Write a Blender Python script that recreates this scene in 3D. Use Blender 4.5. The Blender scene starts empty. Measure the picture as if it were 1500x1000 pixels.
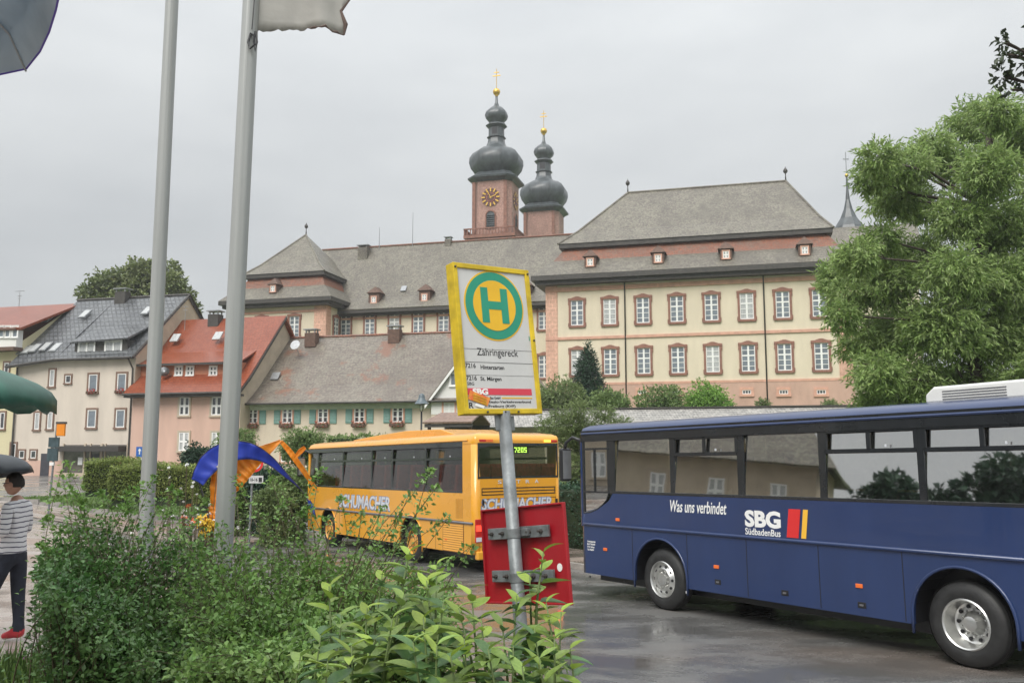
import bpy, bmesh, math, random
import numpy as np
from mathutils import Vector, Matrix, Euler
R = math.radians
sc = bpy.context.scene
rng = np.random.default_rng(7)
rnd = random.Random(5)

# ------------------------------------------------------------------ camera
CAMZ, PITCH, FPX = 2.75, R(7.0), 1300.0
cam_d = bpy.data.cameras.new('camera'); cam = bpy.data.objects.new('camera', cam_d)
sc.collection.objects.link(cam)
cam.location = (0, 0, CAMZ); cam.rotation_euler = (R(90) + PITCH, 0, 0)
cam_d.sensor_width = 36; cam_d.lens = 36 * FPX / 1500; cam_d.clip_start = 0.05; cam_d.clip_end = 6000
sc.camera = cam

# ------------------------------------------------------------------ overcast sky
SUN_EL, SUN_AZ = R(48), R(205)      # weak, very soft light from behind the photographer
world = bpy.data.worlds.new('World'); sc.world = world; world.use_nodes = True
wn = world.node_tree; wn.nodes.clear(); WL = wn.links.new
out = wn.nodes.new('ShaderNodeOutputWorld')
sky = wn.nodes.new('ShaderNodeTexSky'); sky.sky_type = 'NISHITA'; sky.sun_disc = False
sky.sun_elevation = SUN_EL; sky.sun_rotation = SUN_AZ
bgs = wn.nodes.new('ShaderNodeBackground'); bgs.inputs[1].default_value = 0.08
WL(sky.outputs[0], bgs.inputs[0])
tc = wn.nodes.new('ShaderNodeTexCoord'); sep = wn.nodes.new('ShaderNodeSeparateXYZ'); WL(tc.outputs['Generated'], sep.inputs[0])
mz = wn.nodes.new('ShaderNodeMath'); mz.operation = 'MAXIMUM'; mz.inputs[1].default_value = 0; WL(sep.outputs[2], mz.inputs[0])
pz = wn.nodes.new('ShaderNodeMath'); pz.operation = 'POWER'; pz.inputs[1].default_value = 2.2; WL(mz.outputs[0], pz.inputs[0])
gz = wn.nodes.new('ShaderNodeMath'); gz.operation = 'MULTIPLY_ADD'; gz.inputs[1].default_value = 2.6; gz.inputs[2].default_value = 1.0; WL(pz.outputs[0], gz.inputs[0])  # cloud brightened overhead, out of view, to add light to the scene
mp = wn.nodes.new('ShaderNodeMapping'); mp.inputs['Scale'].default_value = (1.6, 1.6, 4.5); WL(tc.outputs['Generated'], mp.inputs[0])
nz = wn.nodes.new('ShaderNodeTexNoise'); nz.inputs['Scale'].default_value = 1.5; nz.inputs['Detail'].default_value = 5; nz.inputs['Roughness'].default_value = 0.5
WL(mp.outputs[0], nz.inputs['Vector'])
cr = wn.nodes.new('ShaderNodeValToRGB'); WL(nz.outputs['Fac'], cr.inputs[0])
cr.color_ramp.elements[0].position = .3; cr.color_ramp.elements[0].color = (.355, .37, .382, 1)
cr.color_ramp.elements[1].position = .72; cr.color_ramp.elements[1].color = (.475, .488, .492, 1)
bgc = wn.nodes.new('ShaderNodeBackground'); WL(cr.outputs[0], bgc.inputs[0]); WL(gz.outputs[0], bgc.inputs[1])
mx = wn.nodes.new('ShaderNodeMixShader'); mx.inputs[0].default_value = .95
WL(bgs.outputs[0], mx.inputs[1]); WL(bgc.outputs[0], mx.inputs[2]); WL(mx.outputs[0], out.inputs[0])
sun_d = bpy.data.lights.new('sun', 'SUN'); sun = bpy.data.objects.new('sun', sun_d); sc.collection.objects.link(sun)
sun_d.energy = 2.1; sun_d.angle = R(35); sun_d.color = (1, .965, .91)
sun.rotation_euler = Vector((-math.cos(SUN_EL) * math.sin(SUN_AZ), -math.cos(SUN_EL) * math.cos(SUN_AZ), -math.sin(SUN_EL))).to_track_quat('-Z', 'Y').to_euler()
sc.view_settings.view_transform = 'Standard'; sc.view_settings.look = 'None'
sc.view_settings.exposure = 0.50; sc.view_settings.gamma = 1
sc.view_settings.use_curve_mapping = False
sc.cycles.max_bounces = 8; sc.cycles.transparent_max_bounces = 24
sc.cycles.use_denoising = True

# ------------------------------------------------------------------ terrain functions
DX, DY = -.547, .837                 # the road runs this way (both coaches point along it)
def ss(a, b, x):
    t = min(1, max(0, (x - a) / (b - a))); return t * t * (3 - 2 * t)
def hgt(x, y):
    s = DX * x + DY * y; w = DY * x - DX * y
    zr = .2 - .0174 * s; k = ss(30, 58, s); zr = zr + (.7 - zr) * k
    zl = .7 + .4 * (1 - ss(3, 9, math.hypot(x, y)))
    t = ss(1.5, 8.5, w); z = zl + (zr - zl) * t
    return z + (6.4 - z) * ss(18, 68, w)
def sw(s, w): return (DX * s + DY * w, DY * s - DX * w)

# ------------------------------------------------------------------ helpers
def tag(o, label=None, cat=None, group=None, kind=None):
    if label: o['label'] = label
    if cat: o['category'] = cat
    if group: o['group'] = group
    if kind: o['kind'] = kind
    return o
def empty(name, loc=(0, 0, 0), rot=(0, 0, 0), parent=None):
    o = bpy.data.objects.new(name, None); sc.collection.objects.link(o); o.empty_display_size = .2
    o.location = loc; o.rotation_euler = rot; o.parent = parent
    return o
def link(name, me, m=None, parent=None, loc=(0, 0, 0), rot=(0, 0, 0)):
    o = bpy.data.objects.new(name, me); sc.collection.objects.link(o)
    if m is not None and not me.materials:
        me.materials.append(m)
    o.parent = parent; o.location = loc; o.rotation_euler = rot
    return o
def copy_tree(o, parent=None):
    c = o.copy(); sc.collection.objects.link(c); c.parent = parent
    for ch in o.children: copy_tree(ch, c)
    return c
class MB:
    def __init__(s): s.v = []; s.f = []
    def poly(s, pts):
        n = len(s.v); s.v += [tuple(p) for p in pts]; s.f.append(tuple(range(n, n + len(pts)))); return s
    def box(s, x0, x1, y0, y1, z0, z1):
        n = len(s.v)
        s.v += [(x0, y0, z0), (x1, y0, z0), (x1, y1, z0), (x0, y1, z0), (x0, y0, z1), (x1, y0, z1), (x1, y1, z1), (x0, y1, z1)]
        s.f += [tuple(n + i for i in q) for q in ((0, 3, 2, 1), (4, 5, 6, 7), (0, 1, 5, 4), (1, 2, 6, 5), (2, 3, 7, 6), (3, 0, 4, 7))]; return s
    def slab(s, pts, t):
        """a polygon given depth t against its normal"""
        p = [Vector(q) for q in pts]; nrm = (p[1] - p[0]).cross(p[2] - p[0]).normalized()
        q = [a - nrm * t for a in p]; n = len(s.v); k = len(p); s.v += [tuple(a) for a in p + q]
        s.f.append(tuple(range(n, n + k))); s.f.append(tuple(range(n + 2 * k - 1, n + k - 1, -1)))
        for i in range(k):
            j = (i + 1) % k; s.f.append((n + j, n + i, n + k + i, n + k + j))
        return s
    def prism(s, o2, y0, y1):
        """outline in x,z extruded in y"""
        n = len(s.v); k = len(o2); s.v += [(a, y0, b) for a, b in o2] + [(a, y1, b) for a, b in o2]
        s.f.append(tuple(range(n, n + k))); s.f.append(tuple(range(n + 2 * k - 1, n + k - 1, -1)))
        for i in range(k):
            j = (i + 1) % k; s.f.append((n + j, n + i, n + k + i, n + k + j))
        return s
    def tube(s, pts, rad, n=8, caps=True):
        pts = [Vector(p) for p in pts]
        if not hasattr(rad, '__len__'): rad = [rad] * len(pts)
        base = len(s.v); up = Vector((0, 0, 1)); prev = None
        for i, p in enumerate(pts):
            d = (pts[min(i + 1, len(pts) - 1)] - pts[max(i - 1, 0)]).normalized()
            if prev is None:
                a = d.cross(up)
                if a.length < .1: a = d.cross(Vector((1, 0, 0)))
            else: a = prev - d * prev.dot(d)
            a.normalize(); prev = a; b = d.cross(a)
            for k in range(n):
                t = 2 * math.pi * k / n; s.v.append(tuple(p + (a * math.cos(t) + b * math.sin(t)) * rad[i]))
        for i in range(len(pts) - 1):
            for k in range(n):
                k2 = (k + 1) % n; s.f.append((base + i * n + k, base + i * n + k2, base + (i + 1) * n + k2, base + (i + 1) * n + k))
        if caps:
            s.f.append(tuple(base + k for k in range(n - 1, -1, -1))); m = base + (len(pts) - 1) * n; s.f.append(tuple(m + k for k in range(n)))
        return s
    def lathe(s, prof, n=24, M=None, a0=0.0, caps=True):
        """prof (r, z) about z, then moved by the matrix M"""
        M = M or Matrix(); base = len(s.v)
        for r, z in prof:
            for k in range(n):
                t = a0 + 2 * math.pi * k / n; s.v.append(tuple(M @ Vector((r * math.cos(t), r * math.sin(t), z))))
        for i in range(len(prof) - 1):
            for k in range(n):
                k2 = (k + 1) % n; s.f.append((base + i * n + k, base + i * n + k2, base + (i + 1) * n + k2, base + (i + 1) * n + k))
        if caps and prof[0][0] > 1e-4: s.f.append(tuple(base + k for k in range(n - 1, -1, -1)))
        if caps and prof[-1][0] > 1e-4: m = base + (len(prof) - 1) * n; s.f.append(tuple(m + k for k in range(n)))
        return s
    def xform(s, M, i0=0):
        s.v[i0:] = [tuple(M @ Vector(p)) for p in s.v[i0:]]; return s
    def mesh(s, name, smooth=False):
        me = bpy.data.meshes.new(name); me.from_pydata(s.v, [], s.f); me.validate(); me.update()
        if smooth: me.polygons.foreach_set('use_smooth', [True] * len(me.polygons))
        return me
    def build(s, name, m, parent=None, smooth=False, loc=(0, 0, 0), rot=(0, 0, 0), bevel=0, auto=None):
        o = link(name, s.mesh(name, smooth or auto is not None), m, parent, loc, rot)
        if bevel:
            b = o.modifiers.new('bevel', 'BEVEL'); b.width = bevel; b.segments = 2; b.limit_method = 'ANGLE'; b.angle_limit = R(40)
        if auto is not None:
            bm = bmesh.new(); bm.from_mesh(o.data); bmesh.ops.remove_doubles(bm, verts=bm.verts, dist=1e-5)
            for e in bm.edges:
                e.smooth = not (len(e.link_faces) == 2 and e.calc_face_angle(0) > R(auto))
            bm.to_mesh(o.data); bm.free()
        return o
def npmesh(name, verts, faces):
    me = bpy.data.meshes.new(name); nf, k = faces.shape
    me.vertices.add(len(verts)); me.vertices.foreach_set('co', verts.astype(np.float32).ravel())
    me.loops.add(nf * k); me.loops.foreach_set('vertex_index', faces.astype(np.int32).ravel())
    me.polygons.add(nf); me.polygons.foreach_set('loop_start', np.arange(0, nf * k, k, dtype=np.int32))
    me.update(calc_edges=True); return me

# pixel of the photograph -> a point at horizontal distance Y, or on a vertical facade plane
def ray(px, py):
    u, v = (px - 750) / FPX, (500 - py) / FPX; c, s = math.cos(PITCH), math.sin(PITCH)
    return Vector((u, c - v * s, s + v * c))
def at(px, py, Y):
    d = ray(px, py); return Vector((0, 0, CAMZ)) + d * (Y / d.y)
ANG = R(-15)
EX, EY = Vector((math.cos(ANG), math.sin(ANG), 0)), Vector((-math.sin(ANG), math.cos(ANG), 0))
def fp(px, py, O, v=0.0):
    """u, z where the ray meets the facade plane that stands v behind O"""
    d = ray(px, py); o = Vector((O[0], O[1], 0)); k = (v + o.dot(EY)) / d.dot(EY)
    P = d * k; return (P - o).dot(EX), P.z + CAMZ

# ------------------------------------------------------------------ materials
def pmat(name, col, rough=.6, var=.12, scale=3, bump=0.0, bscale=40, metal=0, coat=0, col2=None, detail=5, spec=.5, rvar=0.0, emit=0, stretch=(1, 1, 1), island=0.0, orand=0.0, trans=0.0):
    m = bpy.data.materials.new(name); m.use_nodes = True; nt = m.node_tree; N = nt.nodes.new; L = nt.links.new
    b = nt.nodes['Principled BSDF']
    b.inputs['Roughness'].default_value = rough; b.inputs['Metallic'].default_value = metal
    b.inputs['Coat Weight'].default_value = coat; b.inputs['Coat Roughness'].default_value = .04
    b.inputs['Specular IOR Level'].default_value = spec
    tcn = N('ShaderNodeTexCoord'); mpn = N('ShaderNodeMapping'); mpn.inputs['Scale'].default_value = stretch; L(tcn.outputs['Object'], mpn.inputs[0])
    n = N('ShaderNodeTexNoise'); n.inputs['Scale'].default_value = scale; n.inputs['Detail'].default_value = detail; n.inputs['Roughness'].default_value = .6
    L(mpn.outputs[0], n.inputs['Vector'])
    r = N('ShaderNodeValToRGB'); L(n.outputs['Fac'], r.inputs[0])
    c2 = col2 or tuple(min(1, c * (1 + var)) for c in col); c1 = tuple(c * (1 - var) for c in col) if col2 is None else col
    r.color_ramp.elements[0].position = .32; r.color_ramp.elements[0].color = (*c1, 1)
    r.color_ramp.elements[1].position = .68; r.color_ramp.elements[1].color = (*c2, 1)
    colout = r.outputs[0]
    if island or orand:
        hs = N('ShaderNodeHueSaturation'); L(colout, hs.inputs['Color'])
        src = N('ShaderNodeNewGeometry').outputs['Random Per Island'] if island else N('ShaderNodeObjectInfo').outputs['Random']
        a = island or orand
        mr = N('ShaderNodeMapRange'); mr.inputs[3].default_value = 1 - a; mr.inputs[4].default_value = 1 + a; L(src, mr.inputs[0]); L(mr.outputs[0], hs.inputs['Value'])
        mr2 = N('ShaderNodeMapRange'); mr2.inputs[3].default_value = .5 - .03 * a; mr2.inputs[4].default_value = .5 + .02 * a
        ml = N('ShaderNodeMath'); ml.operation = 'FRACT'; mm = N('ShaderNodeMath'); mm.operation = 'MULTIPLY'; mm.inputs[1].default_value = 7.31
        L(src, mm.inputs[0]); L(mm.outputs[0], ml.inputs[0]); L(ml.outputs[0], mr2.inputs[0]); L(mr2.outputs[0], hs.inputs['Hue'])
        colout = hs.outputs[0]
    L(colout, b.inputs['Base Color'])
    if rvar:
        rr = N('ShaderNodeMapRange'); rr.inputs[1].default_value = .35; rr.inputs[2].default_value = .65
        rr.inputs[3].default_value = max(.02, rough - rvar); rr.inputs[4].default_value = min(1, rough + rvar); L(n.outputs['Fac'], rr.inputs[0]); L(rr.outputs[0], b.inputs['Roughness'])
    if bump:
        n2 = N('ShaderNodeTexNoise'); n2.inputs['Scale'].default_value = bscale; n2.inputs['Detail'].default_value = 4; L(mpn.outputs[0], n2.inputs['Vector'])
        bp = N('ShaderNodeBump'); bp.inputs['Strength'].default_value = bump; bp.inputs['Distance'].default_value = .02; L(n2.outputs['Fac'], bp.inputs['Height']); L(bp.outputs[0], b.inputs['Normal'])
    if emit:
        b.inputs['Emission Color'].default_value = (*col, 1); b.inputs['Emission Strength'].default_value = emit
    if trans:
        t = N('ShaderNodeBsdfTranslucent'); L(colout, t.inputs['Color']); mxs = N('ShaderNodeMixShader'); mxs.inputs[0].default_value = trans
        L(b.outputs[0], mxs.inputs[1]); L(t.outputs[0], mxs.inputs[2]); L(mxs.outputs[0], nt.nodes['Material Output'].inputs['Surface'])
    return m
def tilemat(name, cols, tw=.22, th=.20, lichen=(.33, .32, .24), la=.35, rough=.45, mortar=.45, patch=None, bump=.6, msize=.02, offset=.5):
    """roof tiles: rows by height, columns along x+y; cols two tile colours; lichen mottling"""
    m = bpy.data.materials.new(name); m.use_nodes = True; nt = m.node_tree; N = nt.nodes.new; L = nt.links.new
    b = nt.nodes['Principled BSDF']; b.inputs['Roughness'].default_value = rough
    t = N('ShaderNodeTexCoord'); s = N('ShaderNodeSeparateXYZ'); L(t.outputs['Object'], s.inputs[0])
    ad = N('ShaderNodeMath'); L(s.outputs[0], ad.inputs[0]); L(s.outputs[1], ad.inputs[1])
    c = N('ShaderNodeCombineXYZ'); L(ad.outputs[0], c.inputs[0]); L(s.outputs[2], c.inputs[1])
    br = N('ShaderNodeTexBrick'); br.inputs['Scale'].default_value = 1; br.inputs['Brick Width'].default_value = tw; br.inputs['Row Height'].default_value = th
    br.inputs['Mortar Size'].default_value = msize; br.offset = offset; br.inputs['Mortar Smooth'].default_value = .3; br.inputs['Bias'].default_value = 0
    br.inputs['Color1'].default_value = (*cols[0], 1); br.inputs['Color2'].default_value = (*cols[1], 1)
    br.inputs['Mortar'].default_value = (*[q * mortar for q in cols[0]], 1); L(c.outputs[0], br.inputs['Vector'])
    col = br.outputs[0]
    def mix(col, fac_scale, lo, hi, c2, amt, st=(1, 1, 1)):
        mp_ = N('ShaderNodeMapping'); mp_.inputs['Scale'].default_value = st; L(t.outputs['Object'], mp_.inputs[0])
        n = N('ShaderNodeTexNoise'); n.inputs['Scale'].default_value = fac_scale; n.inputs['Detail'].default_value = 6; n.inputs['Roughness'].default_value = .65; L(mp_.outputs[0], n.inputs['Vector'])
        r = N('ShaderNodeMapRange'); r.inputs[1].default_value = lo; r.inputs[2].default_value = hi; r.inputs[4].default_value = amt; L(n.outputs['Fac'], r.inputs[0])
        x = N('ShaderNodeMix'); x.data_type = 'RGBA'; L(r.outputs[0], x.inputs[0]); L(col, x.inputs[6]); x.inputs[7].default_value = (*c2, 1); return x.outputs[2]
    col = mix(col, 1.1, .42, .62, lichen, la)
    col = mix(col, 5, .46, .58, tuple(q * 1.6 for q in lichen), la * .9)
    col = mix(col, 3.2, .52, .62, tuple(q * .45 for q in cols[0]), la * .9)
    col = mix(col, .28, .45, .62, tuple(q * .55 for q in cols[0]), .45, (1, 1, .6))
    if patch: col = mix(col, patch[1], patch[2], patch[2] + .06, patch[0], .8)
    L(col, b.inputs['Base Color'])
    bp = N('ShaderNodeBump'); bp.inputs['Strength'].default_value = bump; bp.inputs['Distance'].default_value = .03; bp.invert = True; L(br.outputs['Fac'], bp.inputs['Height']); L(bp.outputs[0], b.inputs['Normal'])
    return m
def glassmat(name, tint=(.28, .3, .29), refl=(1, 1, 1), rough=.015, base=.06, mult=1.3):
    """dark tinted pane: see-through and mirror, by the angle"""
    m = bpy.data.materials.new(name); m.use_nodes = True; nt = m.node_tree; N = nt.nodes.new; L = nt.links.new; nt.nodes.remove(nt.nodes['Principled BSDF'])
    tr = N('ShaderNodeBsdfTransparent'); tr.inputs[0].default_value = (*tint, 1); g = N('ShaderNodeBsdfGlossy'); wv = N('ShaderNodeTexNoise'); wv.inputs['Scale'].default_value = 1.1; wb = N('ShaderNodeBump'); wb.inputs['Strength'].default_value = .05; wb.inputs['Distance'].default_value = .02; wt = N('ShaderNodeTexCoord'); L(wt.outputs['Object'], wv.inputs['Vector']); L(wv.outputs['Fac'], wb.inputs['Height']); L(wb.outputs[0], g.inputs['Normal']); g.inputs['Roughness'].default_value = rough; g.inputs[0].default_value = (*refl, 1)
    lw = N('ShaderNodeLayerWeight'); lw.inputs[0].default_value = .5; fr = N('ShaderNodeMath'); fr.operation = 'POWER'; fr.inputs[1].default_value = 4.0; L(lw.outputs['Facing'], fr.inputs[0]); ma = N('ShaderNodeMath'); ma.operation = 'MULTIPLY_ADD'; ma.inputs[1].default_value = mult; ma.inputs[2].default_value = base + .03; ma.use_clamp = True
    L(fr.outputs[0], ma.inputs[0]); x = N('ShaderNodeMixShader'); L(ma.outputs[0], x.inputs[0]); L(tr.outputs[0], x.inputs[1]); L(g.outputs[0], x.inputs[2])
    L(x.outputs[0], nt.nodes['Material Output'].inputs['Surface']); return m
M = {}
M['cream'] = pmat('cream_plaster', (.67, .59, .45), .8, .07, .9, .15, 30, stretch=(1, 1, .22), detail=7)
M['peach'] = pmat('peach_cream_plaster', (.62, .53, .42), .8, .08, .9, .12, 25, stretch=(1, 1, .25), detail=7)
M['pinkwall'] = pmat('pink_plaster', (.52, .34, .265), .8, .12, .8, .15, 30, stretch=(1, 1, .4), detail=7)
M['palepink'] = pmat('pale_pink_plaster', (.70, .55, .46), .8, .05, .3, .12, 25)
M['greywall'] = pmat('off_white_plaster', (.60, .53, .45), .8, .09, .9, .12, 25, stretch=(1, 1, .22), detail=7)
M['whitewall'] = pmat('white_plaster', (.72, .71, .68), .8, .04, .5, .1, 25)
M['beige'] = pmat('beige_plaster', (.50, .42, .32), .8, .12, .9, .2, 20)
M['yellowwall'] = pmat('yellow_plaster', (.62, .56, .36), .8, .05, .4, .12, 25)
M['sandstone'] = pmat('red_sandstone', (.25, .12, .085), .75, .25, 2.2, .3, 25)
M['sandpale'] = pmat('pale_pink_sandstone', (.60, .34, .25), .75, .15, 2, .2, 25)
M['white'] = pmat('white_paint', (.80, .80, .78), .45, .03)
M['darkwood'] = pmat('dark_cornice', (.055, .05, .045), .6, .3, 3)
M['pane'] = pmat('window_pane', (.17, .20, .23), .08, .35, .8, spec=.9)
M['panedark'] = pmat('dark_window_pane', (.05, .055, .06), .06, .4, 1.2, spec=.9)
M['curtain'] = pmat('net_curtain_pane', (.42, .43, .43), .15, .25, 2.2, spec=.8, stretch=(6, 1, 1))
M['metal'] = pmat('zinc', (.32, .33, .34), .4, .15, 4, metal=.6)
M['galv'] = pmat('galvanised_steel', (.20, .215, .22), .48, .35, 14, .08, 60, metal=.35)
M['alu'] = pmat('pole_aluminium', (.36, .37, .36), .32, .08, 3, metal=.25, stretch=(8, 8, .25))
M['black'] = pmat('black_plastic', (.018, .018, .02), .35, .2)
M['rubber'] = pmat('tyre_rubber', (.022, .022, .022), .55, .3, 9, .2, 60)
M['gold'] = pmat('gilding', (.75, .47, .10), .3, .1, metal=.8)
M['brown'] = pmat('brown_brick', (.12, .07, .05), .75, .3, 5)
M['copper'] = pmat('dark_slate_dome', (.065, .075, .08), .35, .35, 1.6, .3, 6, stretch=(1, 1, .35))
M['roof_grey'] = tilemat('old_grey_plain_tiles', ((.165, .142, .118), (.115, .10, .085)), .26, .22, (.215, .205, .155), .45, patch=((.30, .17, .12), 1.7, .68))
M['roof_orange'] = tilemat('orange_plain_tiles', ((.33, .105, .045), (.25, .085, .045)), .26, .22, (.12, .08, .06), .75)
M['roof_mix'] = tilemat('weathered_red_grey_tiles', ((.19, .15, .125), (.15, .125, .105)), .24, .16, (.22, .205, .16), .4, rough=.35, patch=((.22, .10, .06), .35, .59))
M['roof_red'] = tilemat('wet_red_tiles', ((.27, .058, .02), (.22, .045, .016)), .25, .22, (.26, .09, .05), .25, rough=.3, bump=.35)
M['roof_slate'] = tilemat('dark_grey_interlocking_tiles', ((.125, .13, .14), (.095, .10, .11)), .45, .42, (.17, .175, .175), .3, rough=.28, mortar=.3, bump=1.0, msize=.055, offset=0)
M['shingle'] = tilemat('silver_wood_shingles', ((.36, .35, .33), (.27, .26, .25)), .18, .14, (.40, .38, .35), .4, rough=.5, mortar=.3)
M['brownshingle'] = tilemat('brown_tiles', ((.26, .16, .12), (.20, .13, .10)), .3, .2, (.28, .2, .16), .3, rough=.5)
M['ashlar'] = tilemat('tower_sandstone_blocks', ((.40, .235, .195), (.36, .21, .175)), .9, .42, (.40, .24, .19), .5, rough=.8, mortar=.75, bump=.3)
M['quoin'] = tilemat('painted_quoin_blocks', ((.64, .38, .28), (.60, .35, .26)), .62, .42, (.62, .40, .30), .3, rough=.8, mortar=1.45, bump=.2)
M['teal'] = pmat('teal_shutter_paint', (.16, .30, .26), .5, .12, 6)
M['soil'] = pmat('dark_soil', (.045, .032, .022), .9, .4, 8, .6, 30)
M['grass'] = pmat('short_grass_ground', (.07, .12, .03), .9, .4, 3, .8, 50, col2=(.12, .17, .05))
# ------------------------------------------------------------------ ground, road, paving
def grid_mesh(name, xs, ys, f):
    xs = list(xs); ys = list(ys); nx, ny = len(xs), len(ys)
    v = np.array([f(x, y) for y in ys for x in xs]); q = np.array([[j * nx + i, j * nx + i + 1, (j + 1) * nx + i + 1, (j + 1) * nx + i] for j in range(ny - 1) for i in range(nx - 1)])
    me = npmesh(name, v, q); me.polygons.foreach_set('use_smooth', [True] * len(me.polygons)); return me
gx = [-2500, -1200, -600, -300, -180] + list(np.arange(-120, 121, 2.5)) + [180, 300, 600, 1200, 2500]
gy = [-2500, -1000, -400, -150] + list(np.arange(-60, 181, 2.5)) + [240, 400, 800, 1500, 2600]
tag(link('ground', grid_mesh('ground', gx, gy, lambda x, y: (x, y, hgt(x, y) - .14)), M['grass']), 'green ground rising gently towards the monastery', kind='structure')
def wetmat(name, dry, wet, lo=.42, hi=.58, sc_=.5, r0=.07, r1=.5, tint=None, stretch=(1, 1, 1), fine=60):
    m = bpy.data.materials.new(name); m.use_nodes = True; nt = m.node_tree; N = nt.nodes.new; L = nt.links.new; b = nt.nodes['Principled BSDF']
    t = N('ShaderNodeTexCoord'); mp_ = N('ShaderNodeMapping'); mp_.inputs['Scale'].default_value = stretch; mp_.inputs['Rotation'].default_value = (0, 0, R(-123.2)); L(t.outputs['Object'], mp_.inputs[0])
    n = N('ShaderNodeTexNoise'); n.inputs['Scale'].default_value = sc_; n.inputs['Detail'].default_value = 7; n.inputs['Roughness'].default_value = .6; L(mp_.outputs[0], n.inputs['Vector'])
    k = N('ShaderNodeMapRange'); k.inputs[1].default_value = lo; k.inputs[2].default_value = hi; L(n.outputs['Fac'], k.inputs[0])
    f = N('ShaderNodeTexNoise'); f.inputs['Scale'].default_value = fine; f.inputs['Detail'].default_value = 3; L(t.outputs['Object'], f.inputs['Vector'])
    fm = N('ShaderNodeMapRange'); fm.inputs[1].default_value = .3; fm.inputs[2].default_value = .7; fm.inputs[3].default_value = .65; fm.inputs[4].default_value = 1.35; L(f.outputs['Fac'], fm.inputs[0])
    x = N('ShaderNodeMix'); x.data_type = 'RGBA'; x.inputs[6].default_value = (*dry, 1); x.inputs[7].default_value = (*wet, 1); L(k.outputs[0], x.inputs[0])
    col = x.outputs[2]
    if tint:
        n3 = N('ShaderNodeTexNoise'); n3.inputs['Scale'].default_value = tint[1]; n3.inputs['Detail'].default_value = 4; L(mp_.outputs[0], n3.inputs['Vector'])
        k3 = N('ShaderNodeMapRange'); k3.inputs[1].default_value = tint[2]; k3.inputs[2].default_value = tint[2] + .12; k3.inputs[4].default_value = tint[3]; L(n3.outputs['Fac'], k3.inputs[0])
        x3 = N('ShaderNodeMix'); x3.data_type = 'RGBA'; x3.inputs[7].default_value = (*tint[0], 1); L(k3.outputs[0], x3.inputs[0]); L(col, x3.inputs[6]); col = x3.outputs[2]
    mu = N('ShaderNodeVectorMath'); mu.operation = 'SCALE'; L(col, mu.inputs[0]); L(fm.outputs[0], mu.inputs['Scale']); L(mu.outputs[0], b.inputs['Base Color'])
    rr = N('ShaderNodeMapRange'); rr.inputs[3].default_value = r1; rr.inputs[4].default_value = r0; L(k.outputs[0], rr.inputs[0]); L(rr.outputs[0], b.inputs['Roughness'])
    bp = N('ShaderNodeBump'); bp.inputs['Distance'].default_value = .004; L(f.outputs['Fac'], bp.inputs['Height'])
    bs = N('ShaderNodeMapRange'); bs.inputs[3].default_value = .55; bs.inputs[4].default_value = .05; L(k.outputs[0], bs.inputs[0]); L(bs.outputs[0], bp.inputs['Strength']); L(bp.outputs[0], b.inputs['Normal'])
    b.inputs['Specular IOR Level'].default_value = .6
    return m
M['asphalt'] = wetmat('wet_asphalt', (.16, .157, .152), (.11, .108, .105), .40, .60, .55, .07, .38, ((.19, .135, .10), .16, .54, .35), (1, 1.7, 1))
M['plaza'] = wetmat('wet_pinkish_paving', (.34, .30, .27), (.26, .22, .20), .38, .6, .6, .08, .4, ((.24, .15, .11), .25, .5, .6), (1, 1.8, 1))
M['pave'] = wetmat('wet_pavement_slabs', (.30, .24, .20), (.22, .175, .15), .4, .6, 1.0, .1, .45)
M['kerb'] = pmat('granite_kerb', (.30, .28, .26), .4, .25, 6, .2, 40)
def strip(name, s0, s1, w0, w1, ds, dw, dz, m, label):
    me = grid_mesh(name, np.arange(s0, s1 + .01, ds), np.linspace(w0, w1, max(2, int((w1 - w0) / dw) + 1)), lambda s, w: (lambda p: (p[0], p[1], hgt(*p) + dz))(sw(s, w)))
    bm = bmesh.new(); bm.from_mesh(me); bmesh.ops.reverse_faces(bm, faces=bm.faces); bmesh.ops.recalc_face_normals(bm, faces=bm.faces)
    if sum(f.normal.z for f in bm.faces) < 0: bmesh.ops.reverse_faces(bm, faces=bm.faces)
    bm.to_mesh(me); bm.free()
    return tag(link(name, me, m), label, kind='structure')
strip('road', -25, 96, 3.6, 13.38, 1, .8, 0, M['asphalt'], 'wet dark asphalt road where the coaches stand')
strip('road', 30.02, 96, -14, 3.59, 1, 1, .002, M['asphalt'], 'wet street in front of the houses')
strip('plaza', -20, 30, -40, 3.58, 1, 1, .0, M['plaza'], 'wet pinkish paved square')
strip('pavement', -25, 80, 13.42, 15.7, 1, .76, .125, M['pave'], 'wet pavement behind the coaches')
far_k = tag(empty('kerb'), 'granite kerb along the pavement', kind='structure')
ks = MB().box(-.48, .48, -.075, .075, -.16, .13).mesh('kerb_stone'); ks.materials.append(M['kerb'])
for i in range(64):
    s = -3 + i * .99; x, y = sw(s, 13.46)
    link('kerb_stone', ks, None, far_k, (x, y, hgt(x, y)), (0, rnd.uniform(-.006, .006) + R(1), math.atan2(DY, DX) + rnd.uniform(-.006, .006)))
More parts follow.
